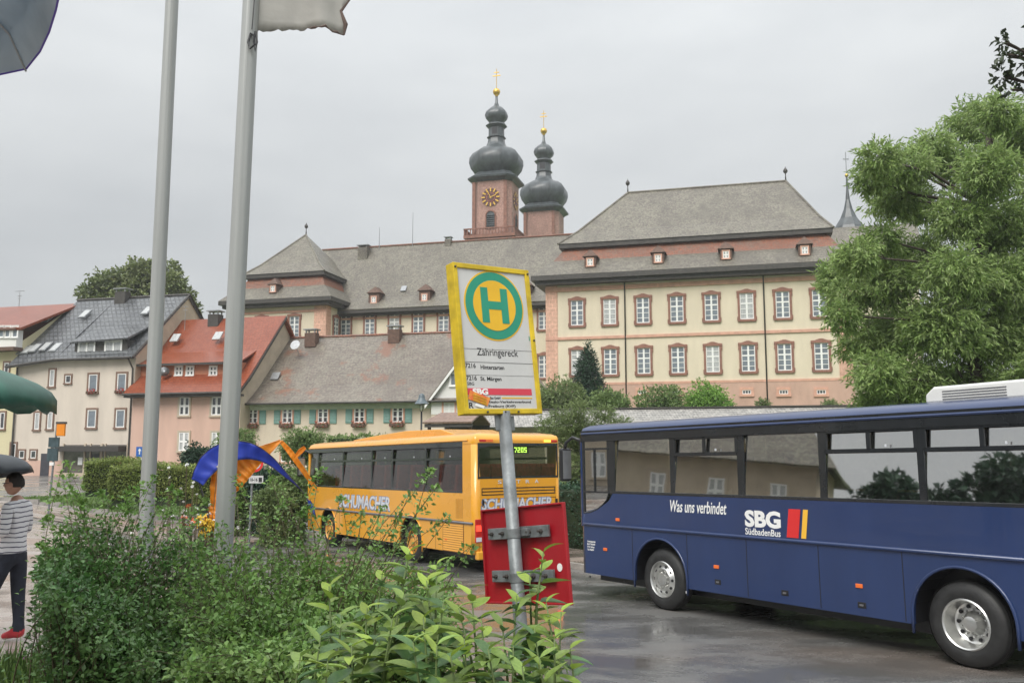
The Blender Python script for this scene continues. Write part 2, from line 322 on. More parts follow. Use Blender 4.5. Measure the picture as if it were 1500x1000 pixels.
# verge with kerb on the near left side of the road beyond the coaches
def verge_f(s, w):
    x, y = sw(s, w); return (x, y, hgt(x, y) + .05 + .04 * math.sin(s * 1.7) * math.sin(w * 2.1))
me = grid_mesh('verge', np.arange(-4, 12, .7), np.arange(38.4, 47, .7), lambda x, y: (x - 18, y, hgt(x - 18, y) + .1))
tag(link('grass_verge', me, M['grass']), 'strip of mown grass behind the kerb', kind='structure')
me = grid_mesh('path', np.arange(-22, -8, .7), np.arange(29.5, 38.3, .7), lambda x, y: (x, y, hgt(x, y) + .012))
tag(link('path', me, M['plaza']), 'pale wet paving in front of the mown grass', kind='structure')
vk = tag(empty('kerb'), 'kerb at the edge of the mown grass', kind='structure')
for i in range(17):
    x = -21.6 + i * .99; link('kerb_stone', ks, None, vk, (x, 38.32, hgt(x, 38.32) + .02), (0, 0, rnd.uniform(-.01, .01)))
# raised planting bed under the shrubs near the camera
bed_pts = [(-2.9, 2.2), (-3.6, 4.5), (-3.3, 6.6), (-1.5, 7.4), (.6, 7.0), (1.9, 5.6), (2.3, 3.4), (2.2, 1.6), (0, 1.2), (-2, 1.3)]
bed = MB(); n0 = len(bed_pts)
bed.v += [(x, y, hgt(x, y) - .1) for x, y in bed_pts] + [(x * .96 + -.02, y * .97 + .12, hgt(x, y) + .12) for x, y in bed_pts] + [(-.3, 4.2, hgt(-.3, 4.2) + .2)]
for i in range(n0):
    j = (i + 1) % n0; bed.f += [(i, j, n0 + j, n0 + i), (n0 + i, n0 + j, 2 * n0)]
tag(bed.build('flower_bed', M['soil'], smooth=True), 'dark soil of the planted bed', kind='structure')
# thin rain haze between the camera and the towers
hz = MB().box(-160, 160, -45, 175, -4, 64).build('haze', None)
hm_ = bpy.data.materials.new('rain_haze'); hm_.use_nodes = True; nt = hm_.node_tree; nt.nodes.remove(nt.nodes['Principled BSDF'])
pv = nt.nodes.new('ShaderNodeVolumePrincipled'); pv.inputs['Color'].default_value = (.9, .92, .94, 1); pv.inputs['Density'].default_value = .0006; pv.inputs['Anisotropy'].default_value = .3
nt.links.new(pv.outputs[0], nt.nodes['Material Output'].inputs['Volume']); hz.data.materials.append(hm_); tag(hz, 'thin grey rain haze', kind='stuff')
# ------------------------------------------------------------------ building kit (x along the front, y into the house, z world height)
ZB = 0.0
def house(name, label, O, cat='building', group=None):
    return tag(empty(name, (O[0], O[1], 0), (0, 0, ANG)), label, cat, group)
def win_meshes(key, w, h, style, frame_m, fw=.16, cols=2, rows=4, bar=.045):
    sur = MB()
    if style == 'ornate':
        fw = .21
        for s in (-1, 1):
            sur.box(s * w / 2 - (0 if s > 0 else fw), s * w / 2 + (fw if s > 0 else 0), -.14, .0, -.02, h + .0)
            x = s * (w / 2 + fw); sur.box(min(x, x + s * .07), max(x, x + s * .07), -.12, 0, h - .45, h + .02); sur.box(min(x, x + s * .07), max(x, x + s * .07), -.12, 0, -.12, .25)
        sur.box(-w / 2 - fw, w / 2 + fw, -.16, 0, -.24, -.02)
        a = w / 2 + fw + .08; top = [(-a, h), (-a, h + .22), (-a * .62, h + .24), (-a * .35, h + .33), (-a * .12, h + .40), (a * .12, h + .40), (a * .35, h + .33), (a * .62, h + .24), (a, h + .22), (a, h)]
        sur.prism(top, -.17, 0)
    else:
        for s in (-1, 1): sur.box(s * w / 2 - (0 if s > 0 else fw), s * w / 2 + (fw if s > 0 else 0), -.08, .0, 0, h)
        sur.box(-w / 2 - fw, w / 2 + fw, -.08, 0, h, h + fw); sur.box(-w / 2 - fw - .03, w / 2 + fw + .03, -.13, 0, -fw, 0)
    sash = MB(); b = bar * 1.6
    for s in (-1, 1): sash.box(s * w / 2 - (b if s > 0 else 0), s * w / 2 + (0 if s > 0 else b), -.05, -.015, 0, h)
    sash.box(-w / 2 + b, w / 2 - b, -.049, -.015, 0, b); sash.box(-w / 2 + b, w / 2 - b, -.049, -.015, h - b, h)
    for i in range(1, cols): x = -w / 2 + w * i / cols; q = b if (i * 2 == cols) else bar * .7; sash.box(x - q, x + q, -.047, -.014, b, h - b)
    for j in range(1, rows):
        z = h * j / rows; q = bar * (1.3 if (j == 3 and style == 'ornate') or rows == 2 else .55); sash.box(-w / 2 + b, w / 2 - b, -.044, -.013, z - q, z + q)
    gl = MB().box(-w / 2, w / 2, -.012, -.004, 0, h)
    ms = (sur.mesh('window'), sash.mesh('sash'), gl.mesh('pane')); ms[0].materials.append(frame_m); ms[1].materials.append(M['white']); return ms
PANES = {}
def window(parent, u, z, ms, pane='pane', v=0.0, rot=0.0):
    f = link('window', ms[0], None, parent, (u, v, z), (0, 0, rot)); link('sash', ms[1], None, f)
    key = (ms[2].name, pane)
    if key not in PANES:
        g = ms[2].copy(); g.materials.clear(); g.materials.append(M[pane]); PANES[key] = g
    link('pane', PANES[key], None, f); return f
M['brownframe'] = pmat('brown_window_surround', (.20, .125, .09), .7, .2, 4)
WM = {'mon': win_meshes('mon', 1.28, 2.55, 'ornate', M['sandstone'], cols=2, rows=5, bar=.055),
      'dorm': win_meshes('dorm', .55, .7, 'plain', M['sandpale'], .12, 2, 2, .04),
      'cell': win_meshes('cell', .8, .38, 'plain', M['sandpale'], .25, 3, 1, .04),
      'cottage': win_meshes('cottage', .86, 1.25, 'plain', M['sandpale'], .13, 2, 3, .05),
      'pinkh': win_meshes('pinkh', .90, 1.45, 'plain', M['beige'], .14, 2, 2, .06),
      'greyh': win_meshes('greyh', .85, 1.45, 'plain', M['brownframe'], .15, 1, 1, .06),
      'narrow': win_meshes('narrow', .50, 1.4, 'plain', M['brownframe'], .14, 1, 1, .06),
      'small': win_meshes('small', .55, .65, 'plain', M['brownframe'], .12, 1, 1, .05),
      'shed': win_meshes('shed', .62, .72, 'plain', M['white'], .07, 2, 2, .05),
      'big': win_meshes('big', 1.55, 1.0, 'plain', M['white'], .07, 2, 1, .05),
      'gab': win_meshes('gab', .55, .95, 'plain', M['white'], .08, 1, 1, .05)}
def roof_slabs(parent, faces, m, t=.14, name='roof', th_=None):
    b = MB()
    for f in faces: b.slab(f, t)
    return b.build(name, m, parent)
def chimney(parent, u, v, z0, z1, w=.9, d=.6, m=None, cap=True, at_roof=None):
    c = MB().box(u - w / 2, u + w / 2, v - d / 2, v + d / 2, z0, z1).build('chimney', m or M['brown'], parent)
    if cap:
        b = MB()
        for sx in (-1, 1):
            for sy in (-1, 1): b.box(u + sx * w * .4 - .05, u + sx * w * .4 + .05, v + sy * d * .35 - .05, v + sy * d * .35 + .05, z1, z1 + .25)
        b.box(u - w * .62, u + w * .62, v - d * .62, v + d * .62, z1 + .25, z1 + .34)
        b.build('chimney_cap', M['metal'], c)
    return c
def mast(parent, u, v, z0, z1, r=.035, arms=()):
    b = MB().tube([(u, v, z0), (u, v, z1)], [r, r * .5], 6)
    for a, w_, dz in arms: b.box(u - w_, u + w_, v - .02, v + .02, z1 - dz - .02, z1 - dz + .02)
    return b.build('antenna', M['metal'], parent)
def dormer(parent, u, v, z, w=.95, h=1.05, depth=1.6, m='brownshingle'):
    d = MB().prism([(u - w / 2, z), (u + w / 2, z), (u + w / 2, z + h), (u - w / 2, z + h)], v, v + depth).build('dormer', M['brown'], parent)
    o = .2; zt = z + h; a = w / 2 + o
    r = MB().slab([(u - a, v - o, zt - .1), (u + a, v - o, zt - .1), (u, v + .35, zt + .75)], .08)
    r.slab([(u - a, v - o, zt - .1), (u, v + .35, zt + .75), (u, v + depth, zt + .75), (u - a, v + depth, zt - .1)], .08)
    r.slab([(u + a, v - o, zt - .1), (u + a, v + depth, zt - .1), (u, v + depth, zt + .75), (u, v + .35, zt + .75)], .08)
    r.build('dormer_roof', M['brown'], d)
    wn_ = link('window', WM['dorm'][0], None, d, (u, v, z + .15)); link('pane', WM['dorm'][1], None, d, (u, v, z + .15))
    g = MB().box(u - .27, u + .27, v - .012, v - .004, z + .15, z + .85).build('glass', M['curtain'], d)
    return d
def downpipe(parent, u, z0, z1, v=-.12, r=.07):
    return MB().tube([(u, v - .5, z1 + .35), (u, v - .25, z1 + .1), (u, v, z1 - .25), (u, v, z0)], r, 8).build('downpipe', M['darkwood'], parent, smooth=True)
def finial(parent, u, v, z, h=1.6):
    p = [(.10, z - .1), (.05, z + h * .35), (.05, z + h * .5), (.20, z + h * .58), (.24, z + h * .7), (.14, z + h * .82), (.05, z + h * .9), (.01, z + h)]
    return MB().lathe(p, 10, Matrix.Translation((u, v, 0))).build('finial', M['darkwood'], parent, smooth=True)

# ------------------------------------------------------------------ monastery, right-hand block
O1 = (3.5, 90.0); W1 = 29.3; D1 = 15.2; ZE = 20.1; ZC = 24.0; ZRD = 31.0; G1 = 6.2
mon = house('monastery_block', 'long cream monastery block with two rows of sandstone framed windows under tiled hip roof', O1)
_, zpl = fp(1000, 560, O1); _, zb1 = fp(925, 493, O1); _, zb2 = fp(925, 420, O1); ZE = fp(817, 411, O1)[1]
MB().box(0, W1, 0, D1, zpl, ZE).build('wall', M['cream'], mon)
MB().box(-.08, W1 + .08, -.1, D1 + .08, G1 - 2, zpl).build('plinth', M['pinkwall'], mon)
for z, hh, nm in ((zpl, .22, 'band'), (zb1, .28, 'band'), (zb2, .42, 'band')):
    MB().box(-.05, W1 + .05, -.13, -.0, z - hh / 2 + .02, z + hh / 2 + .02).build(nm, M['sandpale'], mon)
for u0 in (-.03, W1 - 1.2): MB().box(u0, u0 + 1.23, -.07, .4, zpl + .14, ZE).build('quoin', M['quoin'], mon)
wz_hi = fp(1000, 0, O1)
for px0, row in ((845.5, 0),):
    ua = fp(845.5, 460, O1)[0]; ub = fp(1200, 440, O1)[0]
zhi = fp(845.5, 476.5, O1)[1]; zlo = fp(1041, 545, O1)[1]
for k in range(8):
    u = ua + (ub - ua) * k / 7
    for z in (zhi, zlo): window(mon, u, z, WM['mon'], 'pane' if (k * 3 + (z > 14)) % 4 else 'curtain')
for px in (941, 991, 1094, 1148, 1203):
    u, z = fp(px, 577, O1); window(mon, u, z, WM['cell'], 'panedark', v=-.1)
for px in (916, 1120.5): downpipe(mon, fp(px, 480, O1)[0], G1, ZE)
def mansard(parent, W, D, ze, zc, zr, ov, ins, ridge, zmid=None, orange=True, dorms=(), left=True):
    """concave lower roof, dark cornice, hipped upper roof"""
    zs = [ze + .35, ze + .35 + (zc - ze) * .22, ze + (zc - ze) * .55, zc - .15]; off = [-ov, -ov * .35, ins * .45, ins + .25]
    if zmid: pass
    rings = [[(o, o, z), (W - o, o, z), (W - o, D - o, z), (o, D - o, z)] for o, z in zip(off, zs)]
    lo = MB(); hi = MB()
    for i in range(3):
        b = hi if i == 2 and orange else lo
        for k in range(4):
            j = (k + 1) % 4; b.poly([rings[i][k], rings[i][j], rings[i + 1][j], rings[i + 1][k]])
    lo.build('lower_roof', M['roof_grey'], parent, auto=30)
    if orange: hi.build('orange_tile_band', M['roof_orange'], parent)
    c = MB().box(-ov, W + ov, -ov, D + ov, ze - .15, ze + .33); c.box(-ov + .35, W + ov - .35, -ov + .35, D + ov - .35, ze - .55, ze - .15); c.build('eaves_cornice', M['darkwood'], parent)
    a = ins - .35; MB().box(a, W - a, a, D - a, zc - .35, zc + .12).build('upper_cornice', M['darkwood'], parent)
    a = ins - .45; z0 = zc + .12; (rx0, rx1, ry) = ridge
    rp0, rp1 = (rx0, ry, zr), (rx1, ry, zr)
    q = [(a, a, z0), (W - a, a, z0), (W - a, D - a, z0), (a, D - a, z0)]
    up = MB(); m_ = lambda p, r_: tuple(p[i] * .72 + r_[i] * .28 - (.25 if i == 2 else 0) for i in range(3))
    e0, e1, e2, e3 = m_(q[0], rp0), m_(q[1], rp1), m_(q[2], rp1), m_(q[3], rp0)
    up.poly([q[0], q[1], e1, e0]); up.poly([q[1], q[2], e2, e1]); up.poly([q[2], q[3], e3, e2]); up.poly([q[3], q[0], e0, e3])
    if rx1 - rx0 > .1:
        up.poly([e0, e1, rp1, rp0]); up.poly([e2, e3, rp0, rp1])
    else: up.poly([e0, e1, rp0]); up.poly([e2, e3, rp0])
    up.poly([e1, e2, rp1]); up.poly([e3, e0, rp0])
    up.build('upper_roof', M['roof_grey'], parent)
    h = MB()
    for x, r_ in ((q[0], rp0), (q[1], rp1)): h.tube([x, m_(x, r_), r_], .13, 6)
    if rx1 - rx0 > .1: h.tube([rp0, rp1], .14, 6)
    h.build('ridge_tiles', M['roof_grey'], parent)
    finial(parent, rx0, ry, zr)
    if rx1 - rx0 > .1: finial(parent, rx1, ry, zr)
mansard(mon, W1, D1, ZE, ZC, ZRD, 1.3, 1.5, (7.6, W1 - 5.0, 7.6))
for px in (866, 965, 1064, 1179):
    u, _ = fp(px, 385, O1); dormer(mon, u, -.62, ZE + 1.1, 1.15, 1.2)

# ------------------------------------------------------------------ monastery wing (long roof between pavilion and block)
VW = 10.9; O2 = (3.5 + EY.x * VW, 90 + EY.y * VW)
UL = -28.4
wing = house('monastery_wing', 'long lower monastery wing with small dormers between the corner pavilion and the big block', O2)
ZWE = fp(600, 453, O2)[1]; ZWR = fp(600, 358.5, O2, 6.5)[1]
MB().box(UL + .2, 3, 0, 13, 4, ZWE).build('wall', M['cream'], wing)
MB().box(UL, 3, -.1, -.0, ZWE - 1.0, ZWE - .75).build('band', M['sandpale'], wing)
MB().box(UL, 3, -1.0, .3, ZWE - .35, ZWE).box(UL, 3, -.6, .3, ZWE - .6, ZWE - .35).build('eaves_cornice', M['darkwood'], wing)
roof_slabs(wing, [[(UL - 1.5, -1.05, ZWE + .12), (5, -1.05, ZWE + .12), (5, 1.2, ZWE + 1.9), (UL - 1.5, 1.2, ZWE + 1.9)], [(UL - 1.5, 1.2, ZWE + 1.9), (5, 1.2, ZWE + 1.9), (5, 6.5, ZWR), (UL - 6, 6.5, ZWR)], [(UL - 6, 6.5, ZWR), (5, 6.5, ZWR), (5, 14, ZWE), (UL - 6, 14, ZWE)]], M['roof_grey'])
MB().tube([(UL - 6, 6.5, ZWR + .03), (5, 6.5, ZWR + .03)], .14, 6).build('ridge_tiles', M['roof_orange'], wing)
zt = fp(613, 489, O2)[1]
for px in (507, 542, 578, 613, 650, 687, 724, 761, 797):
    u = fp(px, 470, O2)[0]; window(wing, u, zt, WM['mon'], 'pane' if px != 578 else 'curtain'); 
    if px > 700: window(wing, u, fp(797, 553, O2)[1], WM['mon'], 'pane')
for px in (549, 623, 697, 770):
    u, _ = fp(px, 440, O2, .4); dormer(wing, u, .1, ZWE + .9, 1.4, 1.45, 2.6)
for px, py in ((535, 431), (592, 423)):
    u, z = fp(px, py, O2, 1.9); o = MB().slab([(-.35, -.1, -.4), (.35, -.1, -.4), (.35, .45, .3), (-.35, .45, .3)], .1).build('skylight', M['metal'], wing, loc=(u, 1.55, z + .1))
u, z = fp(533, 363, O2, 5.6); chimney(wing, u, 5.6, z - 2.6, z, 1.3, .9, M['roof_grey']); u, z = fp(657, 351, O2, 6.4); chimney(wing, u, 6.4, z - 1.5, z, .8, .7, M['roof_grey'])
for px, py in ((605, 311), (556, 333)):
    u, z = fp(px, py, O2, 6.3); mast(wing, u, 6.3, ZWR - .3, z, .05)

# ------------------------------------------------------------------ left corner pavilion
O3c = Vector((3.5, 90, 0)) + EX * -28.3 + EY * 6.9; WP = 12.6
O3 = (O3c - EX * WP); O3 = (O3.x, O3.y)
pav = house('monastery_pavilion', 'square cream corner pavilion with pyramid roof and orange tile band', O3)
ZPE = fp(465, 441, (O3c.x, O3c.y))[1]; ZPC = fp(463, 396, (O3c.x, O3c.y))[1]
MB().box(0, WP, 0, WP, 5, ZPE).build('wall', M['cream'], pav)
MB().box(-.05, WP + .06, -.1, -.0, ZPE - 1.25, ZPE - 1.0).build('band', M['sandpale'], pav)
MB().box(WP - 1.5, WP + .08, -.08, 1.2, 5, ZPE - .5).build('quoin', M['quoin'], pav)
u, z = fp(431, 494, O3); window(pav, u, z, WM['mon'], 'pane'); window(pav, u - 4.4, z, WM['mon'], 'pane'); window(pav, WP, z, WM['mon'], 'pane', v=2.6, rot=R(90))
MB().tube([(WP + .1, 3.5, ZPE), (WP + .15, 3.7, 6)], .07, 6).build('downpipe', M['darkwood'], pav)
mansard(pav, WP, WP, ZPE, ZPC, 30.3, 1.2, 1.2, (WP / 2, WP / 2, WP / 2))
u, z = fp(403, 421, O3); dormer(pav, u, -.5, z - .75, 1.05, 1.15)
# wall of roof hips hidden behind: small spire turret and far wing on the right
O4 = (26.5 + EX.x * 7, 99.0)
tur = tag(empty('spire_turret', at(1243, 318, 108) - Vector((0, 0, 2.2))), 'small slate spire turret with gilded ball beside the tree', 'turret')
MB().lathe([(2.1, -6), (2.1, 0), (1.75, .9), (1.05, 2.0), (.55, 3.2), (.28, 4.4), (.13, 6.0), (.10, 7.4)], 8).build('spire', M['copper'], tur)
MB().lathe([(0, 7.3), (.15, 7.35), (.22, 7.55), (.15, 7.75), (0, 7.8)], 10).build('ball', M['gold'], tur, smooth=True)
MB().tube([(0, 0, 7.8), (0, 0, 10.6)], .05, 5).box(-.35, .35, -.04, .04, 9.6, 9.72).build('weather_vane', M['metal'], tur)
farw = house('monastery_rear_wing', 'rear monastery wing whose brown tiled roof shows behind the tree', (29.5, 99.5))
zr_ = at(1290, 327, 103).z
MB().box(0, 16, 3, 13, 8, zr_ - 6).build('wall', M['cream'], farw)
roof_slabs(farw, [[(-1, 2, zr_ - 7), (17, 2, zr_ - 7), (17, 8, zr_), (-1, 8, zr_)], [(-1, 8, zr_), (17, 8, zr_), (17, 14, zr_ - 7), (-1, 14, zr_ - 7)]], M['roof_grey'])
chimney(farw, 1.8, 7.6, zr_ - 1, zr_ + .9, 1.4, .8)

# ------------------------------------------------------------------ church towers
def tower(px, Y, label, clock):
    c = at(px, 300, Y); half = 3.0
    t = tag(empty('church_tower', (c.x, c.y, 0), (0, 0, ANG)), label, 'church tower')
    ch = .95; a = half
    def ring(a, ch): return [(-a + ch, -a), (a - ch, -a), (a, -a + ch), (a, a - ch), (a - ch, a), (-a + ch, a), (-a, a - ch), (-a, -a + ch)]
    def loft(b, prof, chf=.32):
        i0 = len(b.v)
        for r_, z in prof: b.v += [(x, y, z) for x, y in ring(r_, r_ * chf)]
        for i in range(len(prof) - 1):
            for k in range(8): b.f.append((i0 + i * 8 + k, i0 + i * 8 + (k + 1) % 8, i0 + (i + 1) * 8 + (k + 1) % 8, i0 + (i + 1) * 8 + k))
        b.f.append(tuple(i0 + (len(prof) - 1) * 8 + k for k in range(8))); return b
    zt_ = 43.6
    loft(MB(), [(half, 18), (half, zt_ - .7), (half + .1, zt_ - .65)]).build('wall', M['ashlar'], t)
    loft(MB(), [(half + .08, zt_ - .75), (half + .25, zt_ - .55), (half + .75, zt_ - .25), (half + .8, zt_), (half + .3, zt_ + .35), (half * .92, zt_ + .9)]).build('cornice', M['copper'], t)
    for sx in (-1, 1): MB().box(sx * (a - .55) - .45, sx * (a - .55) + .45 - .4, -a - .07, -a + .05, 30, zt_ - .8).build('pilaster', M['sandstone'], t)
    prof = [(2.75, zt_ + .8), (3.1, zt_ + 1.2), (3.6, zt_ + 2.0), (3.86, zt_ + 3.0), (3.8, zt_ + 3.9), (3.4, zt_ + 4.7), (2.7, zt_ + 5.3), (1.9, zt_ + 5.65), (1.45, zt_ + 6.1), (1.22, zt_ + 6.9), (1.16, zt_ + 7.5), (1.36, zt_ + 7.6), (1.36, zt_ + 7.75), (1.12, zt_ + 7.85), (1.1, zt_ + 9.3), (1.22, zt_ + 9.4), (1.55, zt_ + 9.75), (1.5, zt_ + 9.9), (1.05, zt_ + 10.2), (1.1, zt_ + 10.5), (1.5, zt_ + 11.0), (1.66, zt_ + 11.6), (1.5, zt_ + 12.3), (1.0, zt_ + 12.9), (.45, zt_ + 13.3), (.22, zt_ + 14.0), (.14, zt_ + 15.4)]
    prof = [(r_, zt_ + (z_ - zt_) * .9) for r_, z_ in prof]; loft(MB(), prof, .55).build('onion_dome', M['copper'], t, auto=40)
    for k in range(4):
        MB().box(-.42, .42, -1.13, -1.04, zt_ + 8.1, zt_ + 9.1).xform(Matrix.Translation((0, 0, -.85))).build('lantern_opening', M['black'], t, rot=(0, 0, k * R(90)))
    zt_ -= 1.52
    MB().lathe([(.2, zt_ + 15.1), (.26, zt_ + 15.2), (.2, zt_ + 15.3), (.45, zt_ + 15.45), (.6, zt_ + 15.85), (.45, zt_ + 16.25), (.1, zt_ + 16.4)], 14).build('golden_ball', M['gold'], t, smooth=True)
    z = zt_ + 16.3; zt_ += 1.52
    MB().tube([(0, 0, z), (0, 0, z + 3.3)], .05, 6).box(-.62, .62, -.04, .04, z + 2.1, z + 2.25).box(-.4, .4, -.05, .05, z + 2.65, z + 2.77).build('cross', M['gold'], t)
    for side in range(2):
        rot = (0, 0, side * R(90))
        z0 = zt_ - (8.1 if clock else 9.9)
        arch = [(-.62, 0), (.62, 0)] + [(.62 * math.cos(q), 2.0 + .62 * math.sin(q)) for q in np.linspace(0, math.pi, 9)]
        lv = MB().prism(arch, -a - .09, -a - .02).xform(Matrix.Translation((0, 0, z0)) ).build('bell_opening', M['copper'], t, rot=rot)
        s_ = MB()
        for j in range(7): s_.slab([(-.58, -a - .24, z0 + .1 + j * .32), (.58, -a - .24, z0 + .1 + j * .32), (.58, -a - .1, z0 + .3 + j * .32), (-.58, -a - .1, z0 + .3 + j * .32)], .04)
        s_.build('louvre', M['copper'], lv)
        fr = MB()
        fr.tube([(-.75, -a - .08, z0)] + [(-.75 * math.cos(q), -a - .08, z0 + 2.0 + .75 * math.sin(q)) for q in np.linspace(0, math.pi, 9)] + [(.75, -a - .08, z0)], .13, 5); fr.build('opening_surround', M['sandstone'], t, rot=rot)
        if clock:
            cz = zt_ - 3.3; Mx = Matrix.Translation((0, -a - .05, cz)) @ Matrix.Rotation(R(90), 4, 'X')
            cf = MB().lathe([(1.35, -.03), (1.35, .05), (0, .05)], 28, Mx).build('clock_face', pmat('clock_face_dark', (.10, .035, .03), .5), t, rot=rot)
            nb = MB()
            for h_ in range(12):
                q = R(30 * h_); Mr = Mx @ Matrix.Rotation(q, 4, 'Z'); i0 = len(nb.v); nb.box(-.10, .10, .88, 1.42, .06, .10); nb.xform(Mr, i0)
            nb.build('hour_mark', M['gold'], cf)
            ri = MB()
            for r0, r1 in ((.62, .72),): ri.lathe([(r0, .055), (r0, .08), (r1, .08), (r1, .055)], 24, Mx, caps=False)
            ri.build('clock_ring', pmat('clock_ring_red', (.30, .08, .05), .5), cf)
            hd = MB(); i0 = 0; hd.box(-.06, .06, -.2, .85, .10, .13); hd.xform(Mx @ Matrix.Rotation(R(-70), 4, 'Z'), 0); i0 = len(hd.v); hd.box(-.05, .05, -.25, 1.15, .13, .16); hd.xform(Mx @ Matrix.Rotation(R(28), 4, 'Z'), i0)
            hd.build('clock_hand', M['gold'], cf)
    if clock:
        bz = at(720, 347, Y - 3).z; b = MB(); g = half + .95
        MB().box(-g, g, -g, g, bz - .2, bz + .25).box(-g + .5, g - .5, -g + .5, g - .5, bz - .7, bz - .2).build('balcony', M['sandstone'], t)
        for side in range(4):
            rl = MB().box(-g, g, -g, -g + .22, bz + 1.1, bz + 1.28)
            for j in range(17): x = -g + .1 + j * (2 * g - .2) / 16; rl.box(x - .07, x + .07, -g + .04, -g + .18, bz + .25, bz + 1.1)
            rl.build('balustrade', M['sandstone'], t, rot=(0, 0, side * R(90)))
    return t
tower(727, 132, 'nearer church tower with onion dome, clocks and balustrade', True)
tower(797, 149, 'farther church tower with onion dome and no clock', False)

# ------------------------------------------------------------------ low house with teal shutters
O5 = (-21.4, 70.6); W5 = 19.5
low = house('cottage', 'long low cream house with teal shutters and flower boxes under a big weathered tile roof', O5)
ZE5 = fp(480, 588, O5)[1]; ZR5 = fp(540, 491, O5, 6.0)[1]
MB().prism([(0, 0), (W5, 0), (W5, ZE5), (0, ZE5)], 0, 12).build('wall', M['peach'], low)
roof_slabs(low, [[(-.3, -.75, ZE5 - .1), (W5 + .3, -.75, ZE5 - .1), (W5 + .3, 1.2, ZE5 + 1.35), (-.3, 1.2, ZE5 + 1.35)], [(-.3, 1.2, ZE5 + 1.35), (W5 + .3, 1.2, ZE5 + 1.35), (W5 + .3, 6, ZR5), (-.3, 6, ZR5)], [(-.3, 6, ZR5), (W5 + .3, 6, ZR5), (W5 + .3, 12.7, ZE5), (-.3, 12.7, ZE5)]], M['roof_mix'])
MB().poly([(-.02, 0, ZE5), (-.02, 12, ZE5), (-.02, 6, ZR5 - .1)]).build('gable', M['cream'], low); MB().poly([(W5, 0, ZE5), (W5, 12, ZE5), (W5, 6, ZR5 - .1)]).build('gable', M['cream'], low)
MB().tube([(-.3, 6, ZR5), (W5, 6, ZR5)], .13, 6).build('ridge_tiles', M['roof_orange'], low)
MB().tube([(-.3, -.82, ZE5 - .14), (W5, -.82, ZE5 - .14)], .09, 6).build('gutter', M['darkwood'], low)
MB().box(0, W5, -.16, -.003, ZE5 - .6, ZE5 - .12).build('eaves_board', pmat('sage_board', (.45, .50, .38), .6), low)
zc5 = fp(473, 619, O5)[1]
shm = MB(); shm.box(-.27, .27, -.07, -.02, -.05, 1.45)
for j in range(12): shm.slab([(-.2, -.10, .05 + j * .11), (.2, -.10, .05 + j * .11), (.2, -.07, .13 + j * .11), (-.2, -.07, .13 + j * .11)], .015)
shm = shm.mesh('shutter'); shm.materials.append(M['teal'])
bxm = MB().prism([(-.5, -.02), (.5, -.02), (.55, .2), (-.55, .2)], -.38, -.14).mesh('window_box'); bxm.materials.append(M['brown'])
def blossom_mesh(n, w, mats, hgt_=.4, seed=1):
    r = np.random.default_rng(seed); P = np.stack([r.uniform(-w / 2, w / 2, n), r.normal(-.27, .07, n), np.abs(r.normal(0, .55, n)) * hgt_ - .06], 1)
    d = r.normal(size=(n, 3)); d /= np.linalg.norm(d, axis=1)[:, None]; e = np.cross(d, r.normal(size=(n, 3))); e /= np.linalg.norm(e, axis=1)[:, None]; s = r.uniform(.04, .07, n)[:, None]
    V = np.concatenate([P - d * s, P + e * s, P + d * s, P - e * s]); F = np.stack([np.arange(n) + k * n for k in range(4)], 1)
    me = npmesh('flowers', V, F)
    for m_ in mats: me.materials.append(m_)
    me.polygons.foreach_set('material_index', r.integers(0, len(mats), n).astype(np.int32)); return me
M['geran'] = pmat('red_geranium', (.52, .04, .03), .6, .3, 20); M['leafg'] = pmat('green_leaves', (.07, .13, .035), .5, .3, 6, island=.4)
M['rust'] = pmat('rust_pink_flowers', (.40, .12, .08), .6, .4, 20); M['violet'] = pmat('violet_flowers', (.30, .07, .28), .6, .3, 20)
M['ywflower'] = pmat('yellow_flowers', (.75, .50, .04), .6, .2, 20); M['orflower'] = pmat('orange_flowers', (.75, .16, .04), .6, .2, 20)
fl_low = blossom_mesh(260, 1.15, [M['leafg'], M['rust'], M['rust']], .35, 3); fl_grey = blossom_mesh(260, .95, [M['geran'], M['geran'], M['leafg']], .35, 4)
for i, px in enumerate((371, 421.5, 473.6, 527, 583)):
    u = fp(px, 600, O5)[0]; window(low, u, zc5, WM['cottage'], 'panedark')
    for s_ in (-1, 1): link('shutter', shm, None, low, (u + s_ * .88, 0, zc5))
    bx = link('window_box', bxm, None, low, (u, 0, zc5 - .3)); link('flowers', fl_low, None, bx)
    window(low, u, zc5 - 3.0, WM['cottage'], 'panedark')
u, z = fp(457, 488, O5, 5.2); chimney(low, u, 5.2, z - 1.2, z + .0, 1.0, .7); u, z = fp(579, 482, O5, 5.4); chimney(low, u, 5.4, z - 1.2, z - .05, 1.0, .7)
u, z = fp(404, 551, O5, 2.0); MB().slab([(-.35, -.1, -.3), (.35, -.1, -.3), (.35, .4, .3), (-.35, .4, .3)], .1).build('skylight', M['metal'], low, loc=(u, 1.75, z + .05))
u, z = fp(440, 509, O5, 4.2); dsh = MB().lathe([(0, 0), (.2, .02), (.38, .08), (.42, .12)], 18, Matrix.Rotation(R(70), 4, 'X')).tube([(0, 0, 0), (.1, .5, -.8)], .03, 5).build('satellite_dish', M['metal'], low, loc=(u, 3.4, z + .1))

